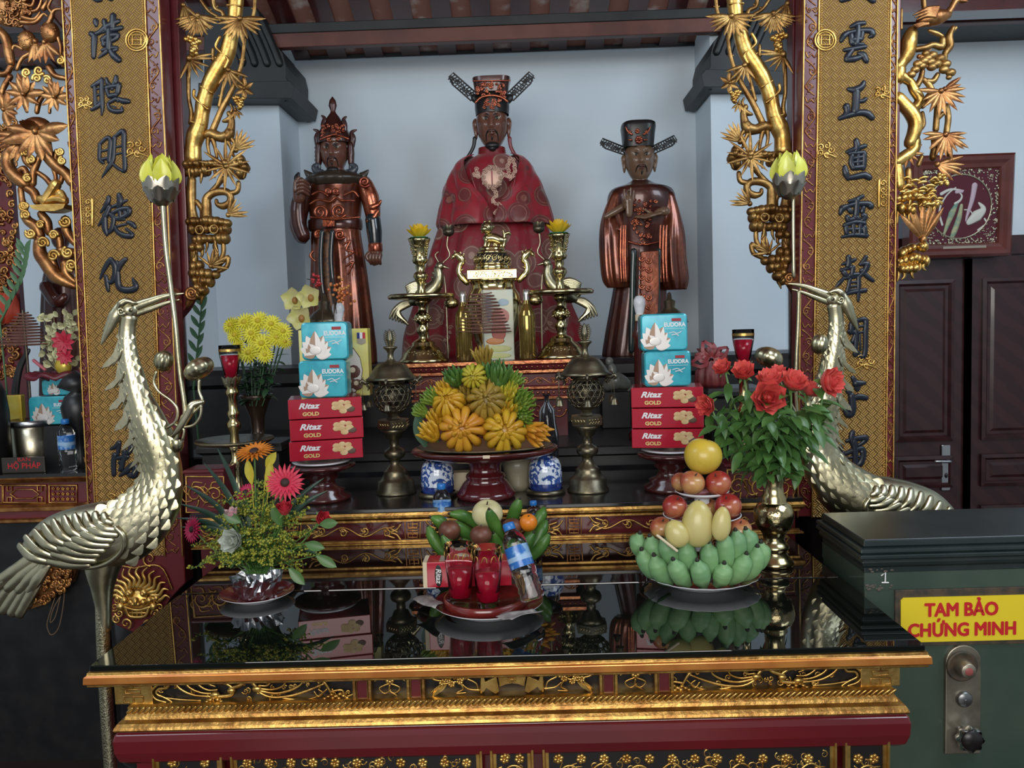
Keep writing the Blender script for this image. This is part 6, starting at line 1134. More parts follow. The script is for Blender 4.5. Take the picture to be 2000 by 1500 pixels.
D = 2.70; YB_ = thing('chocolate_box', 'yellow chocolate carton with a small French flag behind the left turquoise tins', 'box', (*W(652, 775, D).xy, 0)); c = W(652, 709, D); sc = S(D); w, h = 136 * sc, 132 * sc
YB_.location.z = c.z - h / 2; ORG[YB_] = V(YB_.location)
m = MB(); m.box(c + V((0, .03, 0)), (w, .05, h)); m.build('carton', M('yellow_carton', (.62, .55, .10), .35, col2=(.68, .66, .28), scale=8), YB_, bev=.002)
P = lambda x, y, e=0: c + V((x * sc, .0045 - e, y * sc)); m = MB(); m.ell(P(22, -16), (34 * sc, .001, 52 * sc), 30, 6); m.mi = 1; m.ell(P(24, -16, .0008), (31 * sc, .001, 48 * sc), 30, 6)
m.build('oval_picture', [M('brown_print', (.09, .03, .02), .4), M('pale_print', (.62, .58, .52), .5)], YB_)
m = MB()
for x, y, r in ((38, -18, 13), (30, -40, 12), (44, -44, 11), (26, -58, 9)): m.mi = 0; m.ell(P(x, y, .002), (r * sc, .001, r * sc), 16, 6); m.mi = 1; m.ell(P(x - 2, y + 3, .003), (r * .45 * sc, .0008, r * .45 * sc), 12, 5)
m.build('chocolate_picture', [M('brown_print', (.09, .03, .02), .4), CARD], YB_)
m = MB()
for i, mi in enumerate((0, 1, 2)): m.mi = mi; m.box(P(50 + 5.4 * i, 52, .001), (5.4 * sc, .001, 12 * sc))
m.build('flag_print', [M('flag_blue', (.01, .02, .16), .5), WPR, M('flag_red', (.45, .012, .03), .5)], YB_)
m = MB(); m.prism([(q.x, q.z) for q in (P(47, 45), (P(64, 45)), P(64, 38), P(55.5, 34), P(47, 38))], D + .003, D + .0045); m.build('grey_tab', M('grey_print', (.32, .28, .22), .5), YB_)
# fruit stand with citrons
D = 2.56; q = V((W(947, 890, D).x, D, 0)); z1 = 1.250; r = .228
FS = thing('fruit_stand', 'big dark red lacquer pedestal dish holding the citron pile', 'fruit stand', (q.x, D, AZ))
m = MB(); m.lathe([(0, AZ), (.088, AZ), (.092, AZ + .012), (.085, AZ + .02), (.07, AZ + .045), (.058, AZ + .058), (.062, AZ + .064), (.058, AZ + .072), (.048, AZ + .078), (.05, AZ + .10), (.058, AZ + .112), (.06, AZ + .12)], q, 44); m.build('pedestal', M('maroon_gloss', (.075, .008, .010), .15, coat=.6), FS)
m = MB(); m.lathe([(.05, z1 - .028), (.15, z1 - .024), (.205, z1 - .012), (.224, z1 - .003), (.228, z1 + .006), (.222, z1 + .010), (.215, z1 + .006), (0, z1 - .004)], q, 60, sq=.68); m.build('dish', DKRED, FS)
m = MB(); m.lathe([(0, z1 + .0), (.12, z1 + .002), (.19, z1 + .009), (.208, z1 + .016), (.206, z1 + .018), (.12, z1 + .006), (0, z1 + .005)], q, 60, sq=.68); m.build('metal_plate', BRASSD, FS)
m = MB(); cc = q + V((.012, -.154, z1 + .004)); m.box(cc, (.02, .003, .009)); m.build('worn_patch', CARD, FS)
CY = [M('citron_yellow', (.56, .34, .022), .38, 0, coat=.15, col2=(.50, .26, .016), scale=16, bump=.25, bscale=120), M('citron_green_yellow', (.36, .38, .035), .4, col2=(.46, .36, .03), scale=14, bump=.25, bscale=120), M('citron_green', (.10, .21, .028), .4, col2=(.19, .28, .04), scale=14, bump=.25, bscale=120), M('citron_dark_green', (.04, .12, .025), .4, col2=(.08, .17, .03), scale=14, bump=.25, bscale=120), M('citron_brown_yellow', (.34, .22, .03), .42, col2=(.26, .17, .03), scale=14, bump=.25, bscale=120), M('citron_orange', (.58, .29, .022), .38, col2=(.50, .20, .02), scale=16, bump=.25, bscale=120)]
def citron(zx, zy, zr, col, dirn, style, dep, labl):
    px, py = 800 + zx / 6.45, 670 + zy / 6.45; Dc = 2.545 + dep * .45; c = W(px, py, Dc); r = zr / 6.45 * S(Dc) * 1.1; d = V(dirn).normalized(); e1 = d.cross(V((.2, .1, 1))).normalized(); e2 = d.cross(e1); rn = random.Random(int(zx * 7 + zy)); T = thing('buddhas_hand_citron', labl, 'citron', c, 'citrons on the fruit stand')
    m = MB()
    if style == 0:          # closed hand: fingers curling round to meet in front
        m.ell(c, (r * .72,) * 3, 16, 10); n = rn.choice((12, 13, 14))
        for j in range(n):
            a = 2 * pi * j / n + rn.uniform(-.1, .1); u = e1 * cos(a) + e2 * sin(a); end = rn.uniform(.14, .36); rr = r * rn.uniform(.92, 1.05)
            P = [c - d * rr * .85 + u * rr * .25, c - d * rr * .45 + u * rr * .72, c + u * rr * .86, c + d * rr * .5 + u * rr * .74, c + d * rr * .84 + u * rr * end]; w = r * 2 * pi * .75 / n * .56
            m.tube(P, [w * .8, w, w * 1.05, w * .85, w * .45], 8, 4)
        for j in range(9): a = j * .7 + rn.uniform(-.2, .2); u = e1 * cos(a) + e2 * sin(a); v_ = rn.uniform(.2, .5); m.tube([c + d * r * .3 + u * r * v_, c + d * r * .8 + u * r * (v_ + .05), c + d * r * 1.06 + u * r * v_ * rn.uniform(.3, 1.3)], [r * .16, r * .13, r * .05], 7, 4)
    else:                   # open hand: long fingers springing from the base
        m.ell(c - d * r * .35, (r * .62,) * 3, 14, 9); n = 15 if style == 1 else 24
        for j in range(n):
            a = 2.4 * j; ra = sqrt((j + .5) / n); u = e1 * cos(a) + e2 * sin(a); k2 = rn.uniform(.85, 1.12); m.tube([c - d * r * .5 + u * r * .45 * ra, c + u * r * .72 * ra, c + d * r * (.62 - .25 * ra) * k2 + u * r * .9 * ra, c + d * r * (1.0 - .35 * ra) * k2 + u * r * ra * rn.uniform(.75, 1.15)], [r * .2, r * .19, r * .15, r * .04] if style == 1 else [r * .16, r * .15, r * .11, r * .03], 7, 4)
    m.build('fingers', CY[col], T)
    m = MB(); m.tube([c - d * r * .8, c - d * r * 1.15], [r * .12, r * .09], 7, 2); m.build('stub', STEM, T)
for a in ((255, 1120, 150, 0, (-.5, -.5, .8), 1, -.14, 'yellow citron with upright fingers at the left rim of the dish'), (665, 1090, 262, 5, (.05, -1, .15), 0, -.13, 'biggest orange yellow citron at the front of the pile'), (1190, 1120, 250, 0, (.1, -1, .2), 0, -.13, 'yellow citron with green fingertips, right of the biggest one'), (1590, 1130, 175, 5, (.7, -.6, -.2), 1, -.10, 'orange yellow citron lying at the right rim of the dish'),
          (505, 760, 185, 0, (-.2, -1, .5), 0, -.07, 'yellow citron above the left front of the pile'), (975, 740, 220, 4, (0, -1, .3), 0, -.08, 'brownish yellow citron in the middle of the pile'), (1440, 720, 150, 2, (.5, -.7, .5), 2, -.05, 'green citron with many fingers on the right slope'), (1440, 930, 130, 2, (.3, -1, .1), 2, -.09, 'green citron low on the right, above the orange one'),
          (265, 690, 120, 2, (-.6, -.5, .6), 2, -.04, 'small green citron on the left slope of the pile'), (560, 430, 140, 3, (-.3, -.6, .9), 1, -.03, 'green citron high on the left with plain fingers'), (815, 420, 150, 1, (-.05, -1, .1), 0, -.06, 'pale green ridged citron below the topmost one'), (1110, 400, 190, 3, (.1, -.3, 1), 2, -.03, 'dark green citron high on the right with spiky fingers'),
          (1330, 450, 110, 2, (.6, -.4, .8), 1, 0, 'small green citron behind the dark green one'), (925, 180, 140, 4, (-.1, -.4, 1), 2, .0, 'brownish citron on the very top of the pile'), (1240, 610, 130, 1, (.2, -.7, .9), 1, -.04, 'yellow green citron under the dark green one'), (330, 930, 120, 0, (-.3, -.3, 1), 1, -.05, 'yellow citron wedged behind the left front ones'), (930, 620, 180, 2, (0, .2, 1), 1, .06, 'green citron at the back of the pile'), (1000, 950, 150, 0, (0, -1, -.2), 0, -.06, 'yellow citron wedged between the two front ones'), (690, 640, 150, 4, (-.2, -.6, .9), 1, .0, 'brownish citron between the upper left and middle ones'), (1180, 880, 160, 0, (.3, -.7, .6), 1, -.06, 'yellow citron behind the one with green fingertips'), (420, 600, 130, 0, (-.5, -.4, .9), 1, -.02, 'yellow citron with raised fingers on the left shoulder'), (1300, 780, 150, 1, (.3, -.6, .8), 1, .0, 'yellow green citron left of the right slope'), (730, 820, 170, 0, (0, .1, 1), 1, .05, 'yellow citron hidden behind the biggest one'), (1000, 520, 150, 4, (.1, -.5, 1), 1, -.02, 'brownish citron with upright fingers under the dark green one'), (140, 850, 110, 2, (-.7, -.3, .6), 2, .0, 'green citron low on the left edge')): citron(*a)
m = MB(); c = W(818, 835, 2.52); m.blade(c + V((.02, 0, -.06)), (-.35, .1, 1), (-.6, -1, .2), .11, .05, .2, .2, 8); m.build('citron_leaf', LEAFD, label='dark green leaf standing at the left edge of the citron pile', cat='leaf', org=c)
# blue and white jars, beige pot
POT = bpy.data.materials.new('blue_white_glaze'); POT.use_nodes = True; t = POT.node_tree; N = t.nodes; L = t.links; b = N['Principled BSDF']; b.inputs['Roughness'].default_value = .12; b.inputs['Coat Weight'].default_value = .5
tc = N.new('ShaderNodeTexCoord'); n1 = N.new('ShaderNodeTexNoise'); n1.inputs['Scale'].default_value = 42; n1.inputs['Detail'].default_value = 3; n1.inputs['Distortion'].default_value = 1.6; L.new(tc.outputs['Object'], n1.inputs[0]); rp = N.new('ShaderNodeValToRGB'); e = rp.color_ramp.elements; e[0].position = .46; e[0].color = (.60, .66, .74, 1); e[1].position = .50; e[1].color = (.02, .05, .22, 1)
n2 = rp.color_ramp.elements.new(.66); n2.color = (.04, .10, .34, 1); L.new(n1.outputs['Fac'], rp.inputs[0]); L.new(rp.outputs[0], b.inputs['Base Color'])
POTB = M('dark_blue_glaze', (.012, .025, .13), .12, coat=.5, col2=(.03, .06, .24), scale=60)
for px, py, n in ((856, 968, 'blue and white porcelain jar left of the fruit stand pedestal'), (1066, 962, 'blue and white porcelain jar right of the fruit stand pedestal')):
    q = on_altar(px, py); k = S(q.y); T = thing('porcelain_jar', n, 'jar', (q.x, q.y, AZ), 'blue and white jars'); q = V((q.x, q.y, 0)); zz = lambda y: AZ + y * k
    m = MB(); m.lathe([(0, AZ), (38 * k, AZ), (39 * k, zz(5)), (34 * k, zz(9))], q, 32); m.build('brass_base', BRASSD, T)
    m = MB(); m.lathe([(31 * k, zz(8)), (32.5 * k, zz(14)), (32.8 * k, zz(22))], q, 40); m.build('dark_band', POTB, T)
    m = MB(); m.lathe([(32.8 * k, zz(22)), (33 * k, zz(40)), (31 * k, zz(56)), (27 * k, zz(66)), (21 * k, zz(70)), (19 * k, zz(69)), (18 * k, zz(60)), (0, zz(58))], q, 40); m.build('body', POT, T)
q = V((*W(1012, 955, 2.66).xy, 0)); k = S(2.66); m = MB(); m.lathe([(0, AZ), (22 * k, AZ), (26 * k, AZ + 12 * k), (24 * k, AZ + 20 * k), (29 * k, AZ + 40 * k), (33 * k, AZ + 64 * k), (28 * k, AZ + 66 * k), (0, AZ + 60 * k)], q, 30); m.build('beige_pot', M('beige_ceramic', (.26, .23, .16), .4, coat=.2), label='beige ceramic pot half hidden behind the fruit stand pedestal', cat='pot', org=(q.x, q.y, AZ))
m = MB(); c = W(900, 960, 2.66); m.box((c.x, 2.68, AZ + .03), (.06, .05, .06)); m.build('small_carton', CARD, label='small cream carton left of the pedestal behind the jar', cat='box', org=(c.x, 2.68, AZ), bev=.002)
# stands at the back of the long altar
def stand(x0_, x1_, yt, D, name, labl, d=.16):
    a, b = W(x0_, yt, D), W(x1_, yt, D); z = (a.z + b.z) / 2; m = MB(); m.rect([(0, AZ), (0, AZ + .02), (-.01, AZ + .03), (-.01, z - .035), (.004, z - .025), (.004, z - .012), (.0, z)], a.x, b.x, D, D + d); m.build(name, BLACKM, label=labl, cat='stand', org=((a.x + b.x) / 2, D + d / 2, AZ)); return z
ZL = stand(385, 548, 868, 2.72, 'vase_stand', 'low black stand under the chrysanthemum vase at the left')
ZR = stand(1384, 1494, 758, 2.72, 'black_cabinet', 'tall black cabinet behind the roses carrying the red gift bag')
# glass cups of red drink on brass candle stands
GLS = M('clear_glass', (1, 1, 1), .0, trans=1, ior=1.14); RDR = M('red_drink', (.50, .008, .035), .05, trans=.5, ior=1.34)
def cup(T, q, r0, r1, z0_, z1, fill, band=True):
    m = MB(); m.lathe([(0, z0_), (r0, z0_), (r0 * 1.04, z0_ + (z1 - z0_) * .05), (r1 * .98, z0_ + (z1 - z0_) * .72), (r1, z1), (r1 - .0012, z1), (r1 * .98 - .0014, z0_ + (z1 - z0_) * .72), (r0 * 1.02 - .0014, z0_ + (z1 - z0_) * .1), (0, z0_ + (z1 - z0_) * .08)], q, 32); m.build('glass', GLS, T)
    zf_ = z0_ + (z1 - z0_) * fill; rm = r0 + (r1 - r0) * fill; m = MB(); m.lathe([(0, z0_ + (z1 - z0_) * .095), (r0 * 1.02 - .0008, z0_ + (z1 - z0_) * .11), (rm * 1.0 - .0008, zf_), (0, zf_)], q, 32); m.build('red_drink', RDR, T)
    if band: m = MB(); zb = z0_ + (z1 - z0_) * .86; m.lathe([(r1 * .993 + .0004, zb - .004), (r1 * .996 + .0004, zb + .004)], q, 32); m.build('gold_band', GOLDB, T)
p = on_altar(455, 955); D = 2.62; k = S(D); q = V((W(455, 800, D).x, D, 0)); yz = lambda y: W(455, y, D).z
CS = thing('brass_cup_stand', 'tall turned brass stand with wide drip pan at left, holding a red drink glass', 'candle stand', (q.x, D, AZ))
m = MB(); m.lathe([(0, AZ), (40 * k, AZ), (41 * k, AZ + .006), (30 * k, AZ + .014), (14 * k, AZ + .03), (9 * k, yz(915)), (14 * k, yz(905)), (8 * k, yz(895)), (9 * k, yz(880)), (13 * k, yz(872)), (8 * k, yz(866))], q, 30); m.build('foot', BRASS, CS)
m = MB(); m.lathe([(0, yz(867)), (70 * k, yz(864)), (76 * k, yz(860)), (75 * k, yz(857)), (30 * k, yz(862)), (0, yz(862))], q, 48); m.build('drip_pan', BRASSD, CS)
m = MB(); m.lathe([(9 * k, yz(862)), (8 * k, yz(845)), (14 * k, yz(834)), (14 * k, yz(826)), (8 * k, yz(818)), (12 * k, yz(812)), (12 * k, yz(806)), (9 * k, yz(800)), (9 * k, yz(775)), (13 * k, yz(770)), (13 * k, yz(764)), (10 * k, yz(758)), (15 * k, yz(750)), (17 * k, yz(742)), (0, yz(744))], q, 28); m.build('turned_stem', BRASS, CS)
m = MB()
for j in range(8): a = j * pi / 4; m.blade(q + V((14 * k * cos(a), 14 * k * sin(a), yz(755))), (.4 * cos(a), .4 * sin(a), 1), (-cos(a), -sin(a), 0), 22 * k, 14 * k, -.1, .4, 5)
m.build('petal_holder', PALE, CS)
CP = thing('drink_glass', 'glass of red drink on the tall brass stand at left', 'glass', (q.x, D, yz(744)), 'glasses of red drink'); cup(CP, q, 11 * k, 21 * k, yz(744), yz(674), .72)
p2 = W(1453, 800, 2.62); dz = W(1453, 660, 2.62).z - yz(674); dd = (p2.x - q.x, 0, 0)
c = copy_tree(CS, dd, 'tall turned brass stand behind the roses at right, holding a red drink glass')
c = copy_tree(CP, dd, 'glass of red drink standing behind the roses at right')
# chrysanthemums in a dark vase, orchids behind
D = 2.80; k = S(D); q = V((W(503, 820, D).x, D, 0)); yz = lambda y: W(503, y, D).z
m = MB(); m.lathe([(0, ZL), (22 * k, ZL), (24 * k, ZL + .006), (15 * k, ZL + .02), (12 * k, yz(840)), (14 * k, yz(815)), (24 * k, yz(785)), (33 * k, yz(772)), (31 * k, yz(770)), (20 * k, yz(786)), (0, yz(790))], q, 36); m.build('dark_vase', M('brown_bronze_vase', (.05, .028, .018), .28, .5, coat=.3), label='flared dark brown vase holding yellow chrysanthemums', cat='vase', org=(q.x, D, ZL))
CHY = M('chrysanthemum_yellow', (.62, .56, .025), .5, col2=(.70, .66, .06), scale=30, sss=.1); CHC = M('chrysanthemum_centre', (.46, .36, .02), .6)
def chrys(x, y, r, D, dirn, n2=0):
    r *= 1.15; c = W(x, y, D); k = S(D); d = V(dirn).normalized(); e1 = d.cross(V((.1, .2, 1))).normalized(); e2 = d.cross(e1); r *= k; T = thing('chrysanthemum', 'yellow chrysanthemum in the dark brown vase', 'flower', c, 'yellow chrysanthemums in the dark vase'); m = MB()
    for ring, (n, h) in enumerate(((20, .10), (16, .35), (12, .7))):
        for j in range(n): a = 2 * pi * (j + .5 * ring) / n; u = (e1 * cos(a) + e2 * sin(a) + d * h).normalized(); m.blade(c + u * r * .1, u, d, r * (1.0 - .14 * ring), r * .22, .15, .4, 4, .7)
    m.build('petals', CHY, T); m = MB(); m.ell(c + d * r * .2, r * .26, 10, 6); m.build('centre', CHC, T)
    m = MB(); b = V((q.x + (c.x - q.x) * .25, D, W(503, 775, D).z - .03)); m.tube([c, (c * .6 + b * .4) + V((0, .01, .0)), b], .0026, 6, 4); rn = random.Random(int(x * 3 + y))
    for j in range(7): t_ = rn.uniform(.2, .95); p_ = c * (1 - t_) + b * t_; a = rn.uniform(0, 6.28); m.blade(p_, (cos(a), sin(a) * .6, rn.uniform(-.2, .6)), (0, 0, 1), .045, .022, .4, .2, 4)
    m.build('stem_with_leaves', LEAFD, T)
for x, y, r, dx in ((452, 636, 17, -.4), (478, 630, 18, -.1), (505, 628, 19, 0), (530, 634, 18, .2), (552, 648, 17, .5), (460, 655, 17, -.4), (492, 652, 18, -.1), (540, 660, 17, .4), (466, 676, 15, -.5), (512, 672, 20, 0), (487, 690, 19, -.2), (518, 694, 15, .1), (556, 668, 13, .6), (498, 664, 14, 0)): chrys(x, y, r, 2.76 + (680 - y) * .0006, (dx, -1, .45))
ORC = M('pale_yellow_orchid', (.56, .54, .18), .5, col2=(.62, .58, .30), scale=24, sss=.1)
D = 2.98
for i, (x, y, r, n) in enumerate(((575, 585, 27, 'pale yellow orchid bloom leftmost behind the chrysanthemums'), (606, 580, 28, 'pale yellow orchid bloom beside the red berries'), (588, 620, 29, 'lowest pale yellow orchid bloom above the turquoise tins'))):
    T = thing('orchid', n, 'flower', W(x, y, D), 'orchids behind the tins'); k = S(D) * r; c = W(x, y, D - .03); m = MB()
    for j in range(5): a = pi / 2 + j * 2 * pi / 5 + .2 * i; m.blade(c, (cos(a), -.35, sin(a)), (0, -1, 0), k, k * .95, -.25, .35, 7, .75)
    m.build('petals', ORC, T); m = MB(); m.ell(c - V((-.004, .012, .004)), (k * .2, k * .2, k * .26), 10, 7); m.build('lip', M('orchid_throat', (.30, .14, .03), .5), T)
    m = MB(); b = W(585, 720, D); m.tube([c + V((0, .01, 0)), (c + b) / 2 + V((0, .03, .02)), V((b.x, D + .02, 1.19))], .003, 6, 4); m.build('stalk', STEM, T)
BER = M('orange_berry', (.48, .10, .02), .25, coat=.4, col2=(.50, .22, .05), scale=30); BERR = M('red_berry', (.40, .02, .025), .25, coat=.4)
for n, cx, cy, w, h, cnt, mt_, lb in (('berry_spray', 665, 572, 18, 26, 46, BER, 'spray of orange berries in front of the armoured statue'), ('berry_spray', 618, 548, 13, 12, 18, BERR, 'spray of red berries above the pale yellow orchids')):
    T = thing(n, lb, 'berries', W(cx, cy, D)); m = MB(); rn = random.Random(cnt); st = MB()
    for j in range(cnt): x, y = cx + rn.gauss(0, w * .5), cy + rn.gauss(0, h * .55); c = W(x, y, D - .02 - rn.uniform(0, .04)); m.ell(c, 3.1 * S(D), 8, 6); 
    for j in range(9): st.tube([W(cx + rn.gauss(0, w * .5), cy + rn.gauss(0, h * .5), D - .02), W(cx - (cx - 640) * .5, cy + 40, D), V((W(620, 700, D).x, D + .02, 1.19))], .0016, 5, 3)
    m.build('berries', mt_, T, kind='stuff'); st.build('twigs', M('dark_twig', (.05, .03, .02), .6), T)
# gift bag on the cabinet
D = 2.80; k = S(D); q = V((W(1388, 740, D).x, D, 0)); ORG_ = M('maroon_organza', (.13, .012, .016), .5, trans=.2, col2=(.20, .03, .03), scale=40)
T = thing('gift_bag', 'maroon organza gift bag with ribbon bow on the black cabinet', 'gift bag', (q.x, D, ZR)); yz = lambda y: W(1388, y, D).z
m = MB(); rows = []
for y, r in ((758, 24), (750, 29), (725, 27), (708, 14), (702, 9), (694, 16), (680, 24)): rows.append([q + V((r * k * cos(a) * (1 + .12 * sin(9 * a)), r * k * .7 * sin(a) * (1 + .12 * sin(9 * a)), max(yz(y), ZR))) for a in [2 * pi * j / 54 for j in range(54)]])
m.grid(rows, cu=True); m.add(rows[0], [tuple(range(54))]); m.build('bag', ORG_, T, solid=.0012)
m = MB(); c = q + V((0, -.012, yz(702)))
for j in range(9): a = -.3 + j * .45; u = V((cos(a), 0, sin(a))); v = V((-sin(a), 0, cos(a))); L_ = (26 + 7 * (j % 3)) * k; m.grid([[c + u * L_ * t_ + v * (.25 * L_ * sin(pi * t_) * sg + w * .006) + V((0, -.012 * sin(pi * t_), 0)) for w in (-1, 1)] for sg, t_ in ((1, 0), (1, .3), (1, .6), (1, .9), (1, 1.0), (-1, .9), (-1, .6), (-1, .3), (-1, 0))])
m.build('ribbon_bow', M('maroon_ribbon', (.22, .03, .035), .4), T)
# ---------------------------------------------------------------- things on the gilded stand and the stepped altar
D = 3.34; c1 = W(828, 705, D); k = S(D) / 4.8375; q = V((c1.x, D, 0)); GZ = zt_ = GS_Z = W(960, 706, 3.22).z
def kk(L): return [(r * k, GZ + (1430 - y) * k) for y, r in L]
CN = thing('brass_candlestick', 'brass candlestick with a wide pan left of the incense burner', 'candlestick', (q.x, D, GZ), 'brass candlesticks on the gilded stand')
m = MB(); m.lathe(kk([(1430, 0), (1430, 232), (1412, 236), (1395, 220), (1330, 178), (1290, 150), (1270, 112), (1245, 110), (1228, 84), (1205, 42)]), q, 44); m.build('bell_foot', BRASS, CN)
m = MB(); m.lathe(kk([(1205, 42), (1180, 38), (1150, 54), (1115, 60), (1085, 32), (1065, 44), (1040, 74), (1010, 82), (975, 66), (955, 40), (905, 30), (880, 56), (850, 60), (828, 44), (812, 40)]), q, 36); m.build('lower_stem', BRASS, CN)
m = MB(); m.lathe(kk([(815, 40), (822, 200), (834, 296), (828, 310), (804, 316), (788, 296), (790, 180), (784, 50)]), q, 56); m.build('drip_pan', BRASS, CN)
m = MB(); m.lathe(kk([(786, 48), (765, 40), (700, 34), (660, 52), (625, 72), (595, 60), (575, 36), (545, 46), (515, 40), (498, 66), (475, 76), (450, 64), (430, 62), (360, 76), (300, 96), (284, 104), (272, 98), (270, 60), (290, 0)]), q, 36); m.build('upper_stem', BRASS, CN)
m = MB(); rn = random.Random(5)
for j in range(36): a = rn.uniform(pi, 2 * pi); y = rn.uniform(320, 440); r = (62 + (440 - y) / 140 * 28) * k; m.ell(q + V((r * cos(a), r * sin(a), GZ + (1430 - y) * k)), rn.uniform(7, 12) * k, 7, 5)
for j in range(30): a = rn.uniform(pi, 2 * pi); y = rn.uniform(975, 1040); r = 80 * k; m.ell(q + V((r * cos(a), r * sin(a), GZ + (1430 - y) * k)), rn.uniform(7, 12) * k, 7, 5)
for j in range(60): a = rn.uniform(pi, 2 * pi); y = rn.uniform(1320, 1380); r = (166 + (y - 1310) * .5) * k; m.ell(q + V((r * cos(a), r * sin(a), GZ + (1430 - y) * k)), (rn.uniform(7, 14) * k, 6 * k, 6 * k), 7, 5)
m.build('raised_ornament', BRASS, CN)
LOT = thing('lotus_candle', 'yellow lotus candle on the left brass candlestick', 'candle', (q.x, D, GZ + 1160 * k), 'yellow lotus candles'); zc_ = GZ + 1165 * k
YLC = M('candle_yellow', (.72, .46, .012), .4, sss=.2, col2=(.76, .52, .03), scale=20); m = MB()
for ring, (n, h, sp_, r0) in enumerate(((9, 98, 1.9, 40), (8, 112, .85, 36), (6, 112, .25, 24))):
    for j in range(n): a = 2 * pi * (j + .5 * ring) / n; u = V((cos(a) * sp_, sin(a) * sp_, 1)); m.blade(q + V((cos(a) * r0 * k, sin(a) * r0 * k, zc_ + 8 * k)), u, (-cos(a), -sin(a), .6), h * k * 1.1, 78 * k, -.25, .5, 6, .8, .0)
m.build('petals', YLC, LOT)
m = MB()
for j in range(12): a = 2 * pi * j / 12; m.blade(q + V((cos(a) * 30 * k, sin(a) * 30 * k, zc_ - 2 * k)), (cos(a), sin(a), .12), (0, 0, 1), 84 * k, 56 * k, .25, .2, 5)
m.lathe([(0, zc_ - 6 * k), (80 * k, zc_ - 4 * k), (86 * k, zc_ + 6 * k), (0, zc_ + 10 * k)], q, 24); m.build('green_leaves', M('candle_green', (.02, .13, .045), .4), LOT)
p2 = W(1097.5, 700, D); dd = (p2.x - q.x, 0, 0); copy_tree(CN, dd, 'brass candlestick with a wide pan right of the incense burner'); copy_tree(LOT, dd, 'yellow lotus candle on the right brass candlestick')
D = 3.46; IB = thing('incense_burner', 'large bright brass incense burner with lion lid in front of the red robe', 'incense burner', (W(963, 650, D).x, D, GZ)); k = S(D) / 4.8375; q = V((W(963, 560, D).x, D, 0)); yz = lambda y: W(963, 410 + y / 4.8375, D).z
BRG = M('bright_brass', (.78, .66, .34), .14, 1, col2=(.66, .52, .24), scale=12)
m = MB(); m.lathe([(190 * k, GZ + .0), (195 * k, GZ + 20 * k), (150 * k, GZ + 60 * k), (200 * k, yz(1200)), (262 * k, yz(1020)), (272 * k, yz(900)), (250 * k, yz(800)), (215 * k, yz(750)), (205 * k, yz(700)), (222 * k, yz(672)), (224 * k, yz(660)), (0, yz(660))], q, 48); m.build('belly', BRG, IB)
m = MB(); m.rect([(0, yz(664)), (4 * k, yz(655)), (4 * k, yz(580)), (0, yz(570)), (-20 * k, yz(566))], q.x - 222 * k, q.x + 222 * k, D - 200 * k, D + 200 * k); bd = m.build('rim_band', BRG, IB, bev=.001)
m = MB(); rn = random.Random(7)
for x0_ in (-200, 0): m.tube([q + V(((x0_ + a) * k, -205 * k, yz(b) )) for a, b in ((4, 588), (196, 588), (196, 648), (4, 648), (4, 588))], 3.4 * k, 5, 1)
for j in range(120): m.ell(q + V((rn.uniform(-190, 190) * k, -204 * k, yz(rn.uniform(596, 640)))), rn.uniform(3, 6) * k, 6, 4)
m.build('band_relief', GOLDB, bd)
m = MB(); m.lathe([(172 * k, yz(566)), (176 * k, yz(558)), (172 * k, yz(530)), (166 * k, yz(520)), (0, yz(520))], q, 44); m.lathe([(140 * k, yz(415)), (150 * k, yz(400)), (122 * k, yz(392)), (126 * k, yz(372)), (118 * k, yz(352)), (0, yz(348))], q, 40); m.build('lid', BRG, IB)
m = MB(); m.lathe([(158 * k, yz(520)), (164 * k, yz(480)), (150 * k, yz(430)), (138 * k, yz(408))], q, 40); m.build('lid_core', INK, IB)
m = MB()
for j in range(18):
    a = 2 * pi * j / 18; u = V((cos(a), sin(a), 0)); t_ = V((-sin(a), cos(a), 0)); f_ = lambda x, y: q + u * (168 - (520 - y) * .14 + 8 * sin((y - 410) / 35)) * k + t_ * x * k + V((0, 0, yz(y)))
    m.tube([f_(28 * (1 - .8 * i / 10) * cos(i * .8 + j), 466) + V((0, 0, 30 * k * (1 - .8 * i / 10) * sin(i * .8 + j))) for i in range(11)], 6 * k, 6, 2)
    m.tube([f_(-28, 505), f_(0, 470), f_(28, 430)], 5 * k, 5, 3)
m.lathe([(166 * k, yz(522)), (170 * k, yz(514)), (164 * k, yz(506))], q, 40); m.build('pierced_collar', BRG, IB)
m = MB(); g = lambda X, Y, dy=0: W(760 + X / 4.8375, 410 + Y / 4.8375, D) + V((0, dy, 0)); kk2 = k      # the lion knob
m.tube([g(925, 270), g(980, 265), g(1040, 285), g(1085, 290)], [44 * k, 50 * k, 46 * k, 34 * k], 14, 5)
m.ell(g(925, 170, -.006), (58 * k, 52 * k, 58 * k), 14, 10); m.ell(g(905, 190, -.03), (34 * k, 34 * k, 28 * k), 12, 8)
for j in range(26): a = rn.uniform(0, 6.28); b_ = rn.uniform(.2, 1.0); m.ell(g(930, 175, .0) + V((cos(a) * 62 * k * b_, rn.uniform(-.3, .6) * 50 * k, sin(a) * 62 * k * b_)), rn.uniform(12, 18) * k, 8, 6)
m.ell(g(905, 112), 16 * k, 8, 6); m.ell(g(950, 108), 16 * k, 8, 6)
for x in (920, 950, 1070, 1095): m.tube([g(x, 280, -.008 if x in (920, 1095) else .008), g(x - 6, 320, -.008 if x in (920, 1095) else .008), g(x - 14, 345, -.008 if x in (920, 1095) else .008)], [24 * k, 18 * k, 18 * k], 8, 3)
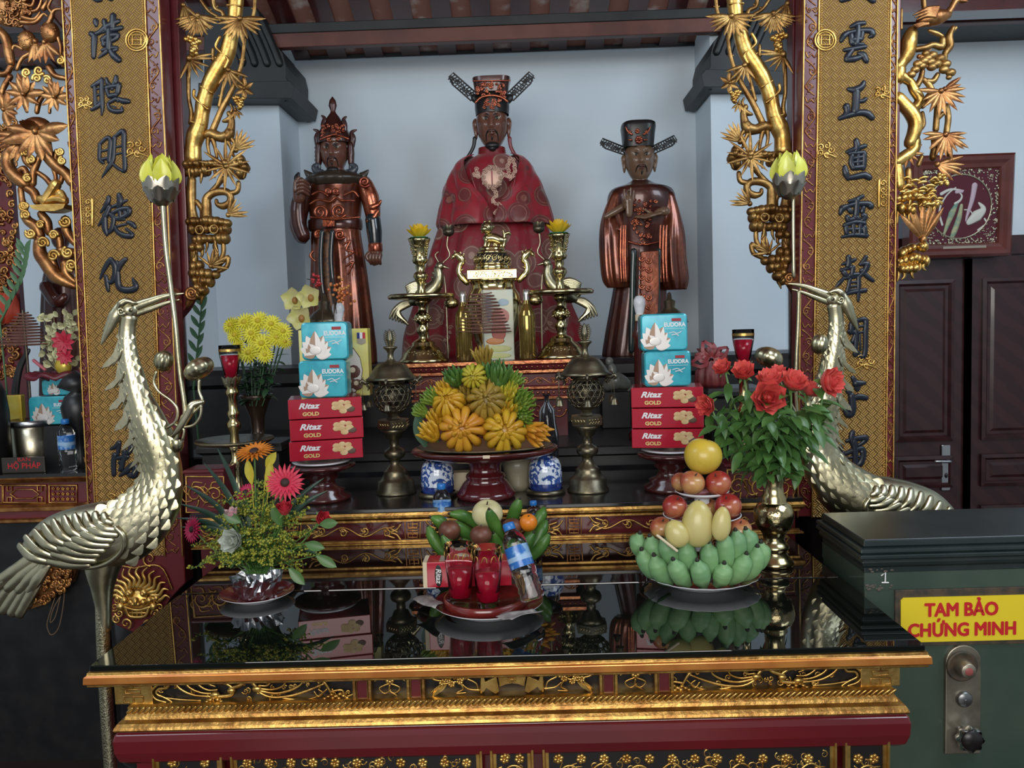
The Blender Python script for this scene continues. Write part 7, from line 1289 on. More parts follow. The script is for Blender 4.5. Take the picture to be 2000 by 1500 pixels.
m.tube([g(1085, 280), g(1090, 230), g(1075, 185)], [18 * k, 20 * k, 8 * k], 8, 4); m.tube([g(1090, 230), g(1130, 215), g(1145, 235)], [14 * k, 16 * k, 10 * k], 8, 4); m.tube([g(990, 345), g(1000, 310), g(1020, 345)], [14 * k, 20 * k, 14 * k], 8, 4); m.build('lion_knob', BRASS, IB)
for sg in (-1, 1):
    gx = lambda X, Y: W(760 + X / 4.8375 if sg < 0 else 1926 - (760 + X / 4.8375), 410 + Y / 4.8375 - (0 if sg < 0 else 5), D)
    m = MB(); m.tube([gx(735, 690), gx(690, 640), gx(660, 590), gx(668, 530), gx(690, 490), gx(672, 450), gx(640, 425), gx(600, 432)], [26 * k, 32 * k, 26 * k, 26 * k, 30 * k, 36 * k, 30 * k, 12 * k], 12, 5, .7)
    for a, b_ in (((640, 420), (618, 385)), ((672, 430), (672, 392)), ((690, 450), (706, 410)), ((680, 500), (722, 480)), ((660, 580), (700, 560)), ((610, 440), (588, 462))): m.tube([gx(*a), gx(*b_)], [20 * k, 6 * k], 8, 2, .7)
    for j in range(8): m.tube([gx(680 + rn.uniform(-14, 14), 620), gx(690 + rn.uniform(-30, 30), 660)], [8 * k, 4 * k], 6, 2)
    m.build('ear_handle', BRG, IB)
# wine bottles
GB = M('golden_bottle', (.32, .22, .06), .08, .75, col2=(.20, .13, .04), scale=8)
for px, n in ((905.5, 'golden wine bottle with silver neck left of the coil of incense'), (1029.5, 'golden wine bottle with silver neck right of the coil of incense')):
    D = 3.30; k = S(D); q = V((W(px, 640, D).x, D, 0)); T = thing('wine_bottle', n, 'bottle', (q.x, D, GZ), 'wine bottles on the gilded stand'); zz = lambda h: GZ + h * k
    m = MB(); m.lathe([(0, GZ), (15 * k, GZ), (16 * k, zz(3)), (16.5 * k, zz(80)), (15 * k, zz(92)), (9 * k, zz(104)), (6 * k, zz(112)), (5.5 * k, zz(122))], q, 28); m.build('bottle', GB, T)
    m = MB(); m.lathe([(5.8 * k, zz(110)), (6 * k, zz(126)), (6 * k, zz(136)), (0, zz(136.5))], q, 18); m.build('foil_cap', M('silver_foil', (.62, .60, .56), .3, .9), T)
# glass case with print, incense coil
D = 3.33; k = S(D); a, b = W(944, 700, D), W(1001, 565, D); T = thing('glass_plaque', 'clear upright glass plaque with a red and green print behind the incense coil', 'plaque', ((a.x + b.x) / 2, D + .01, GZ)); w = b.x - a.x; cx = (a.x + b.x) / 2; h = b.z - GZ
m = MB(); m.box((cx, D + .012, GZ + h / 2), (w, .02, h)); m.build('backing', M('pale_green_print', (.52, .58, .50), .4, col2=(.60, .58, .40), scale=12), T, bev=.002)
m = MB()
for x, y, rx_, rz_, mi in ((.02, .42, .24, .16, 0), (.08, .62, .3, .12, 0), (-.1, .27, .3, .05, 1), (.2, .82, .18, .05, 2), (0, .16, .42, .05, 3), (-.28, .75, .1, .2, 2), (0, .06, .4, .04, 3)): m.mi = mi; m.ell((cx + x * w, D + .0015, GZ + y * h), (rx_ * w, .0012, rz_ * h), 18, 6)
m.build('print', [M('print_red', (.42, .09, .06), .4), M('print_orange', (.55, .2, .05), .4), M('print_blue', (.30, .42, .50), .4), M('print_lime', (.50, .52, .2), .4)], T)
m = MB(); m.box((cx, D - .004, GZ + h / 2 + .002), (w + .006, .008, h + .004)); m.build('glass_sheet', GLS, T)
INC = M('incense_brown', (.16, .07, .05), .8, col2=(.20, .09, .065), scale=40)
D = 3.27; k = S(D); T = thing('incense_coil', 'brown conical coil of incense hanging before the brass burner', 'incense coil', W(948, 660, D)); m = MB(); P = []
for i in range(330):
    t_ = i / 329; a = t_ * 2 * pi * 12.5; y = 572 + 80 * t_ ** 1.0; r = 20 + 34 * t_ ** .8; c = W(940 + 6 * t_, y, D); P.append(c + V((r * k * cos(a), r * k * .55 * sin(a), 0)))
m.tube(P, .0022, 6, 1); m.build('coil', INC, T); m = MB(); m.tube([W(942, 566, D), W(946, 700, D)], .0016, 6, 1); c = W(946, 704, D); m.lathe([(0, GZ), (.016, GZ), (.012, GZ + .008), (.003, GZ + .012)], V((c.x, D, 0)), 16); m.build('wire_stand', BRASSD, T)
# brass phoenixes behind the candlesticks, lotus cups on stems
for sg, px, n in ((-1, 835, 'brass bird with spread wing behind the left candlestick'), (1, 1092, 'brass bird with spread wing behind the right candlestick')):
    D = 3.50; T = thing('brass_bird', n, 'bird figure', (W(px, 700, D).x, D, GZ), 'brass birds beside the burner'); up = -6 if sg > 0 else 0; g = lambda X, Y, dy=0: W(px + sg * X, Y + up, D) + V((0, dy, 0)); k = S(D)
    m = MB(); m.tube([g(30, 590), g(10, 580), g(-14, 560), g(-22, 540), g(-20, 525)], [8 * k, 18 * k, 14 * k, 10 * k, 8 * k], 14, 5); m.ell(g(-24, 520), 9 * k, 10, 7); m.tube([g(-30, 520), g(-42, 524)], [4 * k, 1 * k], 7, 2); m.build('body', PALE, T)
    m = MB()
    for j in range(9): m.tube([g(-8 + 3 * j, 560 + 2 * j), g(20 + 2.4 * j, 552 + 3.2 * j), g(42 - 1 * j, 560 + 3.4 * j)], [4 * k, 5 * k, 2.5 * k], 8, 4, .5)
    m.build('wing', PALE, T); m = MB()
    for j in range(7): m.tube([g(26, 590), g(48 + 2 * j, 592 + 3 * j), g(66 - 3.5 * j, 606 + 3.4 * j), g(74 - 6 * j, 622 + 2 * j)], [5 * k, 4.5 * k, 4 * k, 2 * k], 8, 4, .6)
    for j in range(10): m.tube([g(-14 + rn.uniform(-8, 8), 530 + rn.uniform(0, 40)), g(-20 + rn.uniform(-8, 8), 545 + rn.uniform(0, 40))], [3.4 * k, 2 * k], 6, 2)
    m.build('tail', PALE, T); m = MB()
    for x in (0, 12): m.tube([g(x, 596), g(x, 650), V((g(x, 650).x, D, GZ))], 3 * k, 7, 2)
    m.build('legs', PALE, T)
    lx = -48; D2 = 3.56; T = thing('lotus_cup', 'dark bronze lotus cup on a thin stem, %s of the lion lid' % ('left' if sg < 0 else 'right'), 'lotus ornament', (W(px - sg * 40 if sg < 0 else px - 40, 700, D2).x, D2, GZ), 'lotus cups on stems'); xx = px - sg * 41 if sg < 0 else px - 40; y0_ = 447 + up; g2 = lambda x, y: W(xx + (x if sg < 0 else -x), y + up, D2); k = S(D2)
    m = MB(); m.lathe([(2 * k, -12 * k), (10 * k, -8 * k), (12 * k, 0), (8 * k, 2 * k)], g2(0, 450), 20)
    for j in range(7): a = j * .9; m.blade(g2(0, 455) + V((8 * k * cos(a), 8 * k * sin(a), 0)), (cos(a) * .5, sin(a) * .5, 1), (-cos(a), -sin(a), 0), 16 * k, 12 * k, -.2, .5, 5)
    m.build('lotus', BRASSD, T); m = MB(); m.tube([g2(0, 456), g2(-3, 480), g2(2, 500), g2(-14, 520), g2(-6, 560), V((g2(-4, 600).x, D2, GZ))], 1.6 * k, 7, 5); m.tube([g2(-14, 520), g2(-26, 500), g2(-20, 492)], 1.6 * k, 6, 4); m.build('stem', PALE, T); m = MB(); m.ell(g2(6, 592), (15 * k, 6 * k, 11 * k), 14, 9); m.build('leaf', BRASS, T)
# lamp columns with bulbs, dark pagoda lamps, small figures on the stepped altar
BULB = M('white_bulb', (.66, .68, .70), .3, sss=.2)
for px, yb, n in ((661, 612, 'white light bulb on a wooden post above the left turquoise tins'), (1249, 600, 'white light bulb on a turned post above the right turquoise tins')):
    D = 3.12; k = S(D); q = V((W(px, yb, D).x, D, 0)); z0_ = W(px, yb + 14, D).z; T = thing('lamp_post', n.replace('white light bulb on a', 'turned dark wooden lamp post carrying a white bulb, a').replace(', a wooden post', ',').replace(', a turned post', ','), 'lamp', (q.x, D, 1.19)); zz = lambda h: 1.19 + (z0_ - 1.19) * h
    m = MB(); m.lathe([(0, 1.19), (26 * k, 1.19), (27 * k, zz(.04)), (18 * k, zz(.1)), (14 * k, zz(.2)), (17 * k, zz(.26)), (11 * k, zz(.3)), (13 * k, zz(.5)), (12 * k, zz(.8)), (16 * k, zz(.84)), (11 * k, zz(.88)), (9 * k, zz(.95))], q, 24); m.build('post', DKRED, T)
    m = MB(); m.lathe([(9 * k, zz(.94)), (9 * k, z0_), (0, z0_)], q, 18); m.build('socket', CARD, T)
    m = MB(); m.lathe([(7 * k, z0_), (8 * k, z0_ + 2 * k), (10.5 * k, z0_ + 14 * k)], q, 22); m.mi = 1; m.lathe([(10.5 * k, z0_ + 14 * k), (12 * k, z0_ + 20 * k), (11.5 * k, z0_ + 28 * k), (7 * k, z0_ + 35 * k), (0, z0_ + 37 * k)], q, 22); m.build('bulb', [WHITE, BULB], T)
for px, yt, n in ((632, 572, 'dark domed lamp top behind the left bulb'), (1307, 570, 'dark domed lamp top behind the right turquoise tins')):
    D = 3.42; k = S(D); q = V((W(px, yt, D).x, D, 0)); z1 = W(px, yt, D).z; zz = lambda y: z1 - y * k; m = MB(); m.lathe([(0, z1), (4 * k, zz(3)), (5 * k, zz(14)), (12 * k, zz(18)), (10 * k, zz(30)), (24 * k, zz(40)), (34 * k, zz(52)), (36 * k, zz(60)), (20 * k, zz(64)), (16 * k, zz(120)), (24 * k, zz(140)), (28 * k, 1.2), (0, 1.19)], q, 30); m.build('domed_lamp', BRASSD, label=n, cat='lamp', org=(q.x, D, 1.19))
D = 3.5; c = W(1200, 735, D); T = thing('ceramic_figure', 'small grey ceramic animal figure on the dark stand behind the right lantern', 'figurine', (c.x, D, 1.19)); k = S(D); GRC = M('grey_glaze', (.13, .14, .13), .35, coat=.3, col2=(.20, .21, .19), scale=20); m = MB(); m.tube([W(1188, 752, D), W(1204, 744, D), W(1222, 750, D)], [13 * k, 18 * k, 12 * k], 14, 4); m.tube([W(1194, 740, D), W(1196, 722, D), W(1192, 712, D)], [10 * k, 9 * k, 6 * k], 12, 4); m.ell(W(1190, 706, D), (8 * k, 8 * k, 9 * k), 12, 8); m.tube([W(1222, 746, D), W(1232, 756, D), W(1226, 764, D)], [4 * k, 4 * k, 2 * k], 8, 4); m.build('body', GRC, T); m = MB(); m.box((c.x, D, (W(1200, 764, D).z + 1.19) / 2), (.12, .1, W(1200, 764, D).z - 1.19)); m.build('dark_stand', BLACKM, T, bev=.004)
D = 2.95 - .05; k = S(D); q = V((W(1068, 800, D).x, D, 0)); z0_ = AZ; T = thing('decanter', 'dark glass decanter half hidden right of the citron pile', 'decanter', (q.x, D, AZ)); m = MB(); hz = lambda y: W(1068, y, D).z; m.lathe([(0, AZ), (20 * k, AZ), (22 * k, hz(850)), (17 * k, hz(822)), (16 * k, hz(800)), (6 * k, hz(788)), (4 * k, hz(776)), (9 * k, hz(770))], q, 28); m.build('flask', M('smoky_glass', (.05, .05, .055), .03, trans=.6, ior=1.45), T)
# ---------------------------------------------------------------- offerings on the front table and bench
TZ = 1.0
def plate(name, labl, px, py, z, r, h, inner, cat='plate', group=None, wav=0):
    c = WZ(px, py, z); q = V((c.x, c.y, z)); T = thing(name, labl, cat, q, group)
    def ring(L, n=64): return [[q + V((rr * r * (1 + (wav * cos(20 * a) if rr > .9 else 0)) * cos(a), rr * r * (1 + (wav * cos(20 * a) if rr > .9 else 0)) * sin(a), zz * h)) for a in [2 * pi * j / n for j in range(n)]] for rr, zz in L]
    m = MB(); R1 = ring([(0, .0), (.6, 0), (.62, .12), (.84, .55), (1, .95), (1.0, 1)]); m.grid(R1, cu=True); m.build('porcelain', WHITE, T)
    m = MB(); m.grid(ring([(1.0, 1), (.985, .98), (.83, .66), (.6, .3), (0, .26)]), cu=True); m.build('glazed_inside', inner, T); return q
MGL = M('maroon_glaze', (.10, .014, .018), .14, coat=.5, col2=(.16, .02, .02), scale=30)
# --- tray with two drinks
q = plate('plate', 'white plate with brown inside under the red tray in the front middle', 955, 1192, TZ, .122, .024, MGL)
m = MB(); qt = V((q.x - .008, q.y + .008, TZ + .0075)); m.lathe([(0, 0), (.088, 0), (.092, .006), (.093, .022), (.088, .024), (.085, .014), (0, .012)], qt, 56); m.build('wooden_tray', M('red_wood_tray', (.16, .018, .014), .22, coat=.5, col2=(.10, .012, .010), scale=12), label='round red wooden tray on the front middle plate', cat='tray', org=qt)
zt2 = TZ + .0195
for px, py, n in ((900, 1176, 'left glass of red drink on the red wooden tray'), (954, 1184, 'right glass of red drink on the red wooden tray')):
    c = WZ(px, py, zt2); T = thing('drink_glass', n, 'glass', c, 'glasses of red drink'); qq = V((c.x, c.y, 0)); cup(T, qq, .0225, .033, zt2 + .0003, zt2 + .133, .58, False)
    m = MB(); z0_, z1 = zt2 + .133 * .80, zt2 + .133 * .88
    for j in range(10): a = j * .628; m.tube([qq + V((.0330 * cos(a + w), .0330 * sin(a + w), zz)) for w, zz in ((0, z0_), (.12, z1), (.3, z1), (.36, z0_))], .0010, 5, 2)
    m.build('gold_band', GOLDB, T)
    m = MB()
    for j in range(12):
        a = j * .5236; m.tube([qq + V(((.0228 + .0085 * u) * cos(a + .25 * u), (.0228 + .0085 * u) * sin(a + .25 * u), zt2 + .02 + .075 * u)) for u in (0, .3, .6, 1)], .0008, 5, 2)
    m.build('cut_ribs', GLS, T)
# cookie carton behind the glasses
D = 1.868; a, b = W(835, 1148, D), W(1000, 1160, D); z1 = W(900, 1097, D).z; T = thing('cookie_carton', 'small red and cream carton behind the two glasses of red drink', 'box', ((a.x + b.x) / 2, D + .03, a.z)); h = z1 - a.z; w = b.x - a.x; cc = V(((a.x + b.x) / 2, D + .03, (a.z + z1) / 2))
m = MB(); m.box(cc, (w, .06, h)); m.build('carton', RBOX, T, bev=.0015); m = MB(); m.box(cc - V((w / 2 + .0045, 0, 0)), (.010, .0605, h + .0005)); m.build('cream_side', CARD, T, bev=.001)
m = MB(); m.box((cc.x - .02, cc.y, z1 + .0004), (w * .5, .045, .0008)); m.mi = 1; m.box((cc.x + .01, cc.y - .008, z1 + .001), (.02, .016, .0006)); m.build('top_print', [M('grey_print', (.32, .28, .22), .5), RBOX], T)
m = MB(); e_ = V((a.x + .026, D - .0006, cc.z - .002)); m.ell(e_, (.0085, .0005, .026), 20, 6); m.build('dark_badge', INK, T); m = MB(); m.text('Ritaz', .017, lambda x, y, z: e_ + V((y - .005, -.0008, -x)), bold=.0003, shear=.2); m.build('badge_lettering', WPR, T)
NOTE = M('banknote_print', (.34, .32, .30), .6, col2=(.20, .18, .18), scale=60)
for L, n in ((((806, 1172), (842, 1160), (866, 1176), (850, 1190)), 'grey banknote sticking out at the left of the red tray'), (((968, 1206), (1040, 1188), (1062, 1192), (1000, 1212)), 'folded grey banknote at the right front of the red tray')):
    P = [WZ(x, y, TZ + .026 + .004 * (i % 2)) for i, (x, y) in enumerate(L)]; rows = [[P[0].lerp(P[1], u).lerp(P[3].lerp(P[2], u), v) + V((0, 0, .003 * sin(5 * u) + .002 * cos(7 * v))) for u in [i / 10 for i in range(11)]] for v in [i / 6 for i in range(7)]]
    m = MB(); m.grid(rows); m.build('banknote', NOTE, label=n, cat='banknote', org=P[0], solid=.0004)
PET = M('clear_plastic', (.93, .96, 1), .04, trans=1, ior=1.38); CAPB = M('blue_cap', (.02, .16, .48), .35); LBL = M('blue_label', (.02, .14, .46), .3, coat=.3, col2=(.22, .40, .62), scale=34, lo=.48, hi=.56)
def bottle(labl, base, axis, L):
    T = thing('water_bottle', labl, 'bottle', base, 'small water bottles'); R_ = V((0, 0, 1)).rotation_difference(V(axis)).to_matrix(); r = L * .158
    pr = [(0, .0), (.75, 0), (.95, .02), (1.0, .06), (.9, .10), (1.0, .14), (.88, .19), (1.0, .24), (.9, .29), (1.0, .34), (1.0, .40), (.97, .41), (.97, .70), (1.0, .72), (.9, .80), (.55, .88), (.40, .90), (.40, .92)]
    m = MB(); m.lathe([(a * r, b * L) for a, b in pr], base, 30, R_); m.build('bottle', PET, T)
    m = MB(); m.lathe([(.985 * r, .42 * L), (.99 * r, .69 * L)], base, 30, R_); m.mi = 1; m.lathe([(1.0 * r, .50 * L), (1.0 * r, .56 * L)], base, 30, R_); m.build('label', [LBL, M('pale_blue_label', (.30, .46, .66), .4)], T)
    m = MB(); m.lathe([(.46 * r, .905 * L), (.48 * r, .91 * L), (.48 * r, .985 * L), (.42 * r, L), (0, L)], base, 24, R_); m.build('cap', CAPB, T)
b0 = W(1042, 1172, 1.80); b1 = W(992, 1022, 1.86); bottle('water bottle leaning against the glasses, blue cap at its top', b0, (b1 - b0).normalized(), (b1 - b0).length)
for px, py, pt_, n in ((866, 1056, 944, 'upright water bottle behind the pear plate, in front of the left blue jar'), (1044, 1068, 978, 'upright water bottle mostly hidden behind the green bananas at the right of the pear')):
    c = WZ(px, py, TZ); bottle(n, c, (0, 0, 1), W(px, pt_, c.y).z - TZ)
# --- pear plate
q = plate('plate', 'fruit plate behind the glasses, piled with green bananas and a pear', 955, 1088, TZ, .125, .02, MGL)
BANG = [M('green_banana', (.045, .13, .022), .38, col2=(.08, .19, .03), scale=14), M('grey_green_banana', (.145, .30, .135), .5, col2=(.19, .36, .15), scale=12, bump=.05)]; TIPM = M('dark_banana_tip', (.02, .018, .012), .7)
def bananas(labl, group, items, mt_, rad, base):
    T = thing('banana_hand', labl, 'bananas', base, group)
    for L, dy0, dy1 in items:
        P = [(x, y) for x, y in L]; n = len(P); m = MB(); pts = [W(x, y, dy0 + (dy1 - dy0) * i / (n - 1)) for i, (x, y) in enumerate(P)]; k = S(pts[0].y) * rad
        m.tube(pts, [k * .45, k * .92, k * 1.02, k * .98, k * .6], 7, 6); m.f and None; o = m.build('banana', mt_, T)
        m = MB(); d = (pts[0] - pts[1]).normalized(); m.tube([pts[0] + d * k * .2, pts[0] + d * k * .5], [k * .26, k * .2], 7, 2); m.build('tip', TIPM, o)
    return T
bananas('green banana hand on the left of the pear plate', 'banana hands', [([(882, 1004), (905, 1008), (930, 1022), (946, 1040)], 2.13, 2.17), ([(878, 1026), (895, 1030), (918, 1046), (936, 1064)], 2.10, 2.14), ([(838, 1032), (846, 1050), (862, 1072), (885, 1090)], 2.12, 2.12), ([(845, 1012), (858, 1018), (872, 1032), (890, 1050)], 2.16, 2.18), ([(866, 1048), (876, 1064), (894, 1082), (916, 1092)], 2.08, 2.10), ([(905, 1056), (918, 1068), (934, 1082), (950, 1092)], 2.07, 2.10)], BANG[0], 13, q)
bananas('green banana hand on the right of the pear plate', 'banana hands', [([(1014, 978), (1008, 992), (1000, 1014), (996, 1040)], 2.15, 2.18), ([(956, 998), (960, 1012), (972, 1036), (984, 1060)], 2.08, 2.12), ([(964, 1044), (966, 1056), (974, 1074), (984, 1090)], 2.06, 2.10), ([(1066, 1020), (1058, 1036), (1046, 1060), (1030, 1082)], 2.12, 2.10), ([(1070, 1046), (1060, 1062), (1044, 1080), (1024, 1094)], 2.09, 2.10), ([(1062, 994), (1056, 1008), (1044, 1030), (1028, 1050)], 2.18, 2.16), ([(1040, 1044), (1030, 1060), (1016, 1078), (1000, 1090)], 2.06, 2.08)], BANG[0], 13, q)
def fruit(name, labl, cat, px, py, D, rx_, rz_, mt_, group=None, fn=None, rot=None, stem=None):
    c = W(px, py, D); k = S(D); T = thing(name, labl, cat, c, group); m = MB(); m.ell(c, (rx_ * k, rx_ * k, rz_ * k), 30, 20, rot, fn); m.build('flesh', mt_, T)
    if stem: m = MB(); R_ = rot or Matrix.Identity(3); m.tube([c + R_ @ V((0, 0, stem[0] * rz_ * k)), c + R_ @ V((.002, 0, stem[0] * rz_ * k + stem[1] * k))], [1.8 * k, 1.2 * k], 7, 2); m.build('stalk', M('dark_twig', (.05, .03, .02), .6), T)
    return T
def dimple(dep, w=.5, low=.5):
    def f(q, d): s_ = 1 - dep * math.exp(-((1 - d.z) / (w * .18)) ** 1) - dep * low * math.exp(-((1 + d.z) / (w * .14)) ** 1); return V((q.x * (1 - .10 * max(0, -d.z)), q.y * (1 - .10 * max(0, -d.z)), q.z * s_))
    return f
fruit('pear', 'round pale yellow pear on top of the banana plate behind the glasses', 'pear', 952, 1004, 2.13, 31, 29, M('pale_pear', (.56, .52, .27), .4, col2=(.60, .54, .30), scale=50, lo=.45, hi=.6), None, dimple(.25), Matrix.Rotation(.35, 3, 'X'), (.72, 8))
KIW = M('brown_fruit', (.11, .035, .020), .45, col2=(.16, .06, .035), scale=30, bump=.15)
for x, y, r, d_, n in ((878, 1036, 22, 2.10, 'brown round fruit at the left of the pear plate'), (939, 1046, 22, 2.04, 'dark brown round fruit in front of the pear'), (1000, 1030, 20, 2.10, 'brown round fruit between the pear and the orange')): fruit('brown_fruit', n, 'fruit', x, y, d_, r, r * .96, KIW, 'brown fruits on the pear plate', dimple(.12), None, (.85, 3))
fruit('orange', 'small bright orange at the right of the pear', 'orange', 1032, 1021, 2.10, 18, 18.5, M('orange_peel', (.68, .20, .012), .4, coat=.15, bump=.2, bscale=160), None, dimple(.06), Matrix.Rotation(.5, 3, 'X'), (.9, 2))
# --- tiered dish of bananas, mangoes, apples and a pomelo
q = plate('plate', 'scalloped white plate at right heaped with grey green bananas and mangoes', 1370, 1136, TZ, .138, .026, MGL, wav=.012); zx = lambda X, Y: (960 + X / 3.571, 780 + Y / 3.571)
def arc(L, D0): return [(zx(X, Y)) for X, Y in L], D0
def bl(tx, ty, bx, by, D0): cx = zx((tx + bx) / 2, 0)[0]; d = D0 + ((cx - 1372) / 110) ** 2 * .07; mx_, my = (tx + bx) / 2, (ty + by) / 2; o = (mx_ - 1470) * .07; return ([zx(tx, ty), zx(tx * .72 + bx * .28 + o * .8, ty * .72 + by * .28), zx(tx * .35 + bx * .65 + o, ty * .35 + by * .65), zx(bx, by)], d - .008, d + .006)
bananas('upper hand of plump grey green bananas under the mangoes', 'banana hands', [bl(*a, 1.925) for a in ((1030, 955, 1090, 1080), (1110, 975, 1215, 1140), (1200, 990, 1330, 1175), (1350, 1010, 1400, 1190), (1510, 1022, 1520, 1210), (1620, 955, 1620, 1180), (1705, 935, 1690, 1130), (1780, 925, 1770, 1100))], BANG[1], 20, q)
bananas('lower hand of plump grey green bananas on the scalloped plate', 'banana hands', [bl(*a, 1.90) for a in ((1055, 1070, 1180, 1232), (1140, 1110, 1240, 1268), (1275, 1138, 1360, 1280), (1440, 1145, 1475, 1288), (1620, 1165, 1580, 1280), (1770, 1100, 1670, 1262), (1850, 1050, 1760, 1240), (1880, 1020, 1810, 1180))], BANG[1], 20.5, q)
m = MB(); m.tube([W(1284, 1046, 1.90), W(1322, 1076, 1.89)], .0035, 6, 1); m.build('price_stick', CARD, label='thin cream stick lying on the upper banana hand at left', cat='stick', org=W(1284, 1046, 1.9))
MAN = M('mango_skin', (.52, .43, .13), .36, coat=.15, col2=(.56, .48, .19), scale=9, bump=.05); egg = lambda q, d: V((q.x * (1 - .12 * d.z), q.y * .85 * (1 - .12 * d.z), q.z))
for x, y, rx_, rz_, t_, d_, n in ((1363, 1023, 32, 47, .04, 1.925, 'largest yellow mango standing in the middle of the tower'), (1322, 1042, 24, 29, -.5, 1.915, 'yellow mango lying left of the largest one'), (1409, 1023, 19, 35, .12, 1.90, 'slim yellow mango right of the largest one')): fruit('mango', n, 'mango', x, y, d_, rx_, rz_, MAN, 'mangoes', egg, Matrix.Rotation(t_, 3, 'Y'), (.98, 1.5))
APP = M('apple_skin', (.30, .025, .022), .26, coat=.4, col2=(.50, .22, .09), scale=11, lo=.52, hi=.78); APP2 = M('streaked_apple', (.34, .06, .035), .3, coat=.3, col2=(.55, .34, .12), scale=14, lo=.42, hi=.7)
def tier(py, r, n, D): 
    c = W(1371, py, D); T = thing('plate', n, 'plate', c); qq = V((c.x, D, c.z)); m = MB(); m.lathe([(0, -.004), (r * .5, -.004), (r * .55, -.001), (r * .85, .003), (r, .010), (r * .99, .0112), (r * .84, .006), (r * .5, .002), (0, .002)], qq, 56); m.build('porcelain', WHITE, T); m = MB(); m.lathe([(0, .0024), (r * .5, .0024), (r * .84, .0064), (r * .97, .0113)], qq, 56); m.build('glazed_inside', MGL, T); m = MB(); m.lathe([(.03, -.075), (.02, -.05), (.018, -.004)], qq, 20); m.build('foot', WHITE, T)
tier(1012, .094, 'middle white plate of the fruit tower under four apples', 2.02); tier(966, .065, 'top white plate of the fruit tower under three apples', 2.03)
for x, y, r, d_, mt_, n, tl in ((1318, 990, 25, 1.985, APP, 'red apple left on the middle plate of the fruit tower', .2), (1422, 989, 27, 1.98, APP, 'red apple right on the middle plate of the fruit tower', -.3), (1384, 993, 21, 2.03, APP2, 'striped apple half hidden behind the largest mango', 0), (1352, 943, 25, 1.985, APP2, 'apple with visible stalk, left on the top plate', .25), (1403, 944, 26, 1.99, APP, 'dark red apple with white sticker, right on the top plate', -.4), (1330, 942, 20, 2.05, APP2, 'apple at the back left of the top plate', .1), (1293, 1032, 24, 1.99, APP2, 'apple behind the left end of the bananas', 0), (1444, 1036, 25, 1.99, APP2, 'orange red apple behind the right end of the bananas', 0)): fruit('apple', n, 'apple', x, y, d_, r, r * .94, mt_, 'apples in the fruit tower', dimple(.22), Matrix.Rotation(.45, 3, 'X') @ Matrix.Rotation(tl, 3, 'Y'), (.74, 6))
fruit('pomelo', 'big yellow pomelo crowning the fruit tower', 'pomelo', 1373, 891, 2.02, 37, 36, M('pomelo_peel', (.62, .42, .035), .36, coat=.2, col2=(.56, .40, .05), scale=6, bump=.15, bscale=120), None, lambda q, d: V((q.x * (1 + .05 * d.z), q.y, q.z * (1 - .1 * math.exp(-((1 - d.z) / .05))))), Matrix.Rotation(.25, 3, 'Y'), (.86, 2))
# --- roses in the brass vase
c = WZ(1512, 1102, TZ); D = c.y; k = S(D); q = V((c.x, D, 0)); zz = lambda y: TZ + (1113 - y) * k
VASE = M('engraved_brass', (.60, .50, .28), .16, 1, col2=(.44, .35, .17), scale=40, bump=.5, bscale=70); T = thing('brass_vase', 'shiny engraved brass vase holding the red roses at right', 'vase', (c.x, D, TZ))
m = MB(); m.lathe([(0, TZ), (37 * k, TZ), (38 * k, zz(1108)), (37 * k, zz(1104)), (31 * k, zz(1099)), (25 * k, zz(1090)), (24 * k, zz(1084)), (29 * k, zz(1080)), (29 * k, zz(1074)), (23 * k, zz(1070)), (20 * k, zz(1060)), (22 * k, zz(1052)), (25 * k, zz(1046))], q, 44); m.build('foot', BRASS, T)
m = MB(); m.lathe([(25 * k, zz(1046)), (32 * k, zz(1040)), (37 * k, zz(1028)), (39 * k, zz(1014)), (37 * k, zz(1002)), (32 * k, zz(993)), (26 * k, zz(988))], q, 44); m.build('engraved_bulb', VASE, T)
m = MB(); m.lathe([(26 * k, zz(988)), (24 * k, zz(984)), (25 * k, zz(978)), (20 * k, zz(972)), (18.5 * k, zz(955)), (22 * k, zz(938)), (30 * k, zz(920)), (39 * k, zz(910)), (39.5 * k, zz(908)), (37 * k, zz(909)), (29 * k, zz(921)), (19 * k, zz(940)), (0, zz(950))], q, 48); m.build('flared_neck', BRASS, T)
ROSE = M('coral_red_rose', (.84, .17, .14), .5, sss=.1, col2=(.72, .09, .085), scale=16)
def rose_bloom(T, c, d, r, mt_, name='petals', open_=1.0):
    d = V(d).normalized(); e1 = d.cross(V((.13, .21, 1))).normalized(); e2 = d.cross(e1); m = MB(); rn = random.Random(int(c.x * 997 + c.z * 313)); m.ell(c, (r * .26, r * .26, r * .26), 12, 8)
    for ring, (n, r0, h, sp_, w) in enumerate(((3, .10, .75, .05, .55), (4, .18, .78, .18, .6), (5, .28, .76, .38, .66), (6, .36, .68, .7, .7), (7, .42, .52, 1.15 * open_, .74))):
        for j in range(n): a = 2 * pi * j / n + ring * .7 + rn.uniform(-.15, .15); u = e1 * cos(a) + e2 * sin(a); dd = (d + u * sp_).normalized(); m.blade(c - d * r * .35 + u * r * r0, dd, -u + d * .2, r * (h + .45), r * w * 1.5, -.0 - .18 * (ring > 2), .5, 5, .62)
    m.build(name, mt_, T)
    m = MB()
    for j in range(5): a = j * 1.257; u = e1 * cos(a) + e2 * sin(a); m.blade(c - d * r * .4, (u * .9 + d * .2), d, r * .9, r * .26, .3, .2, 4)
    m.ell(c - d * r * .5, r * .24, 9, 6); m.build('sepals', STEM, T)
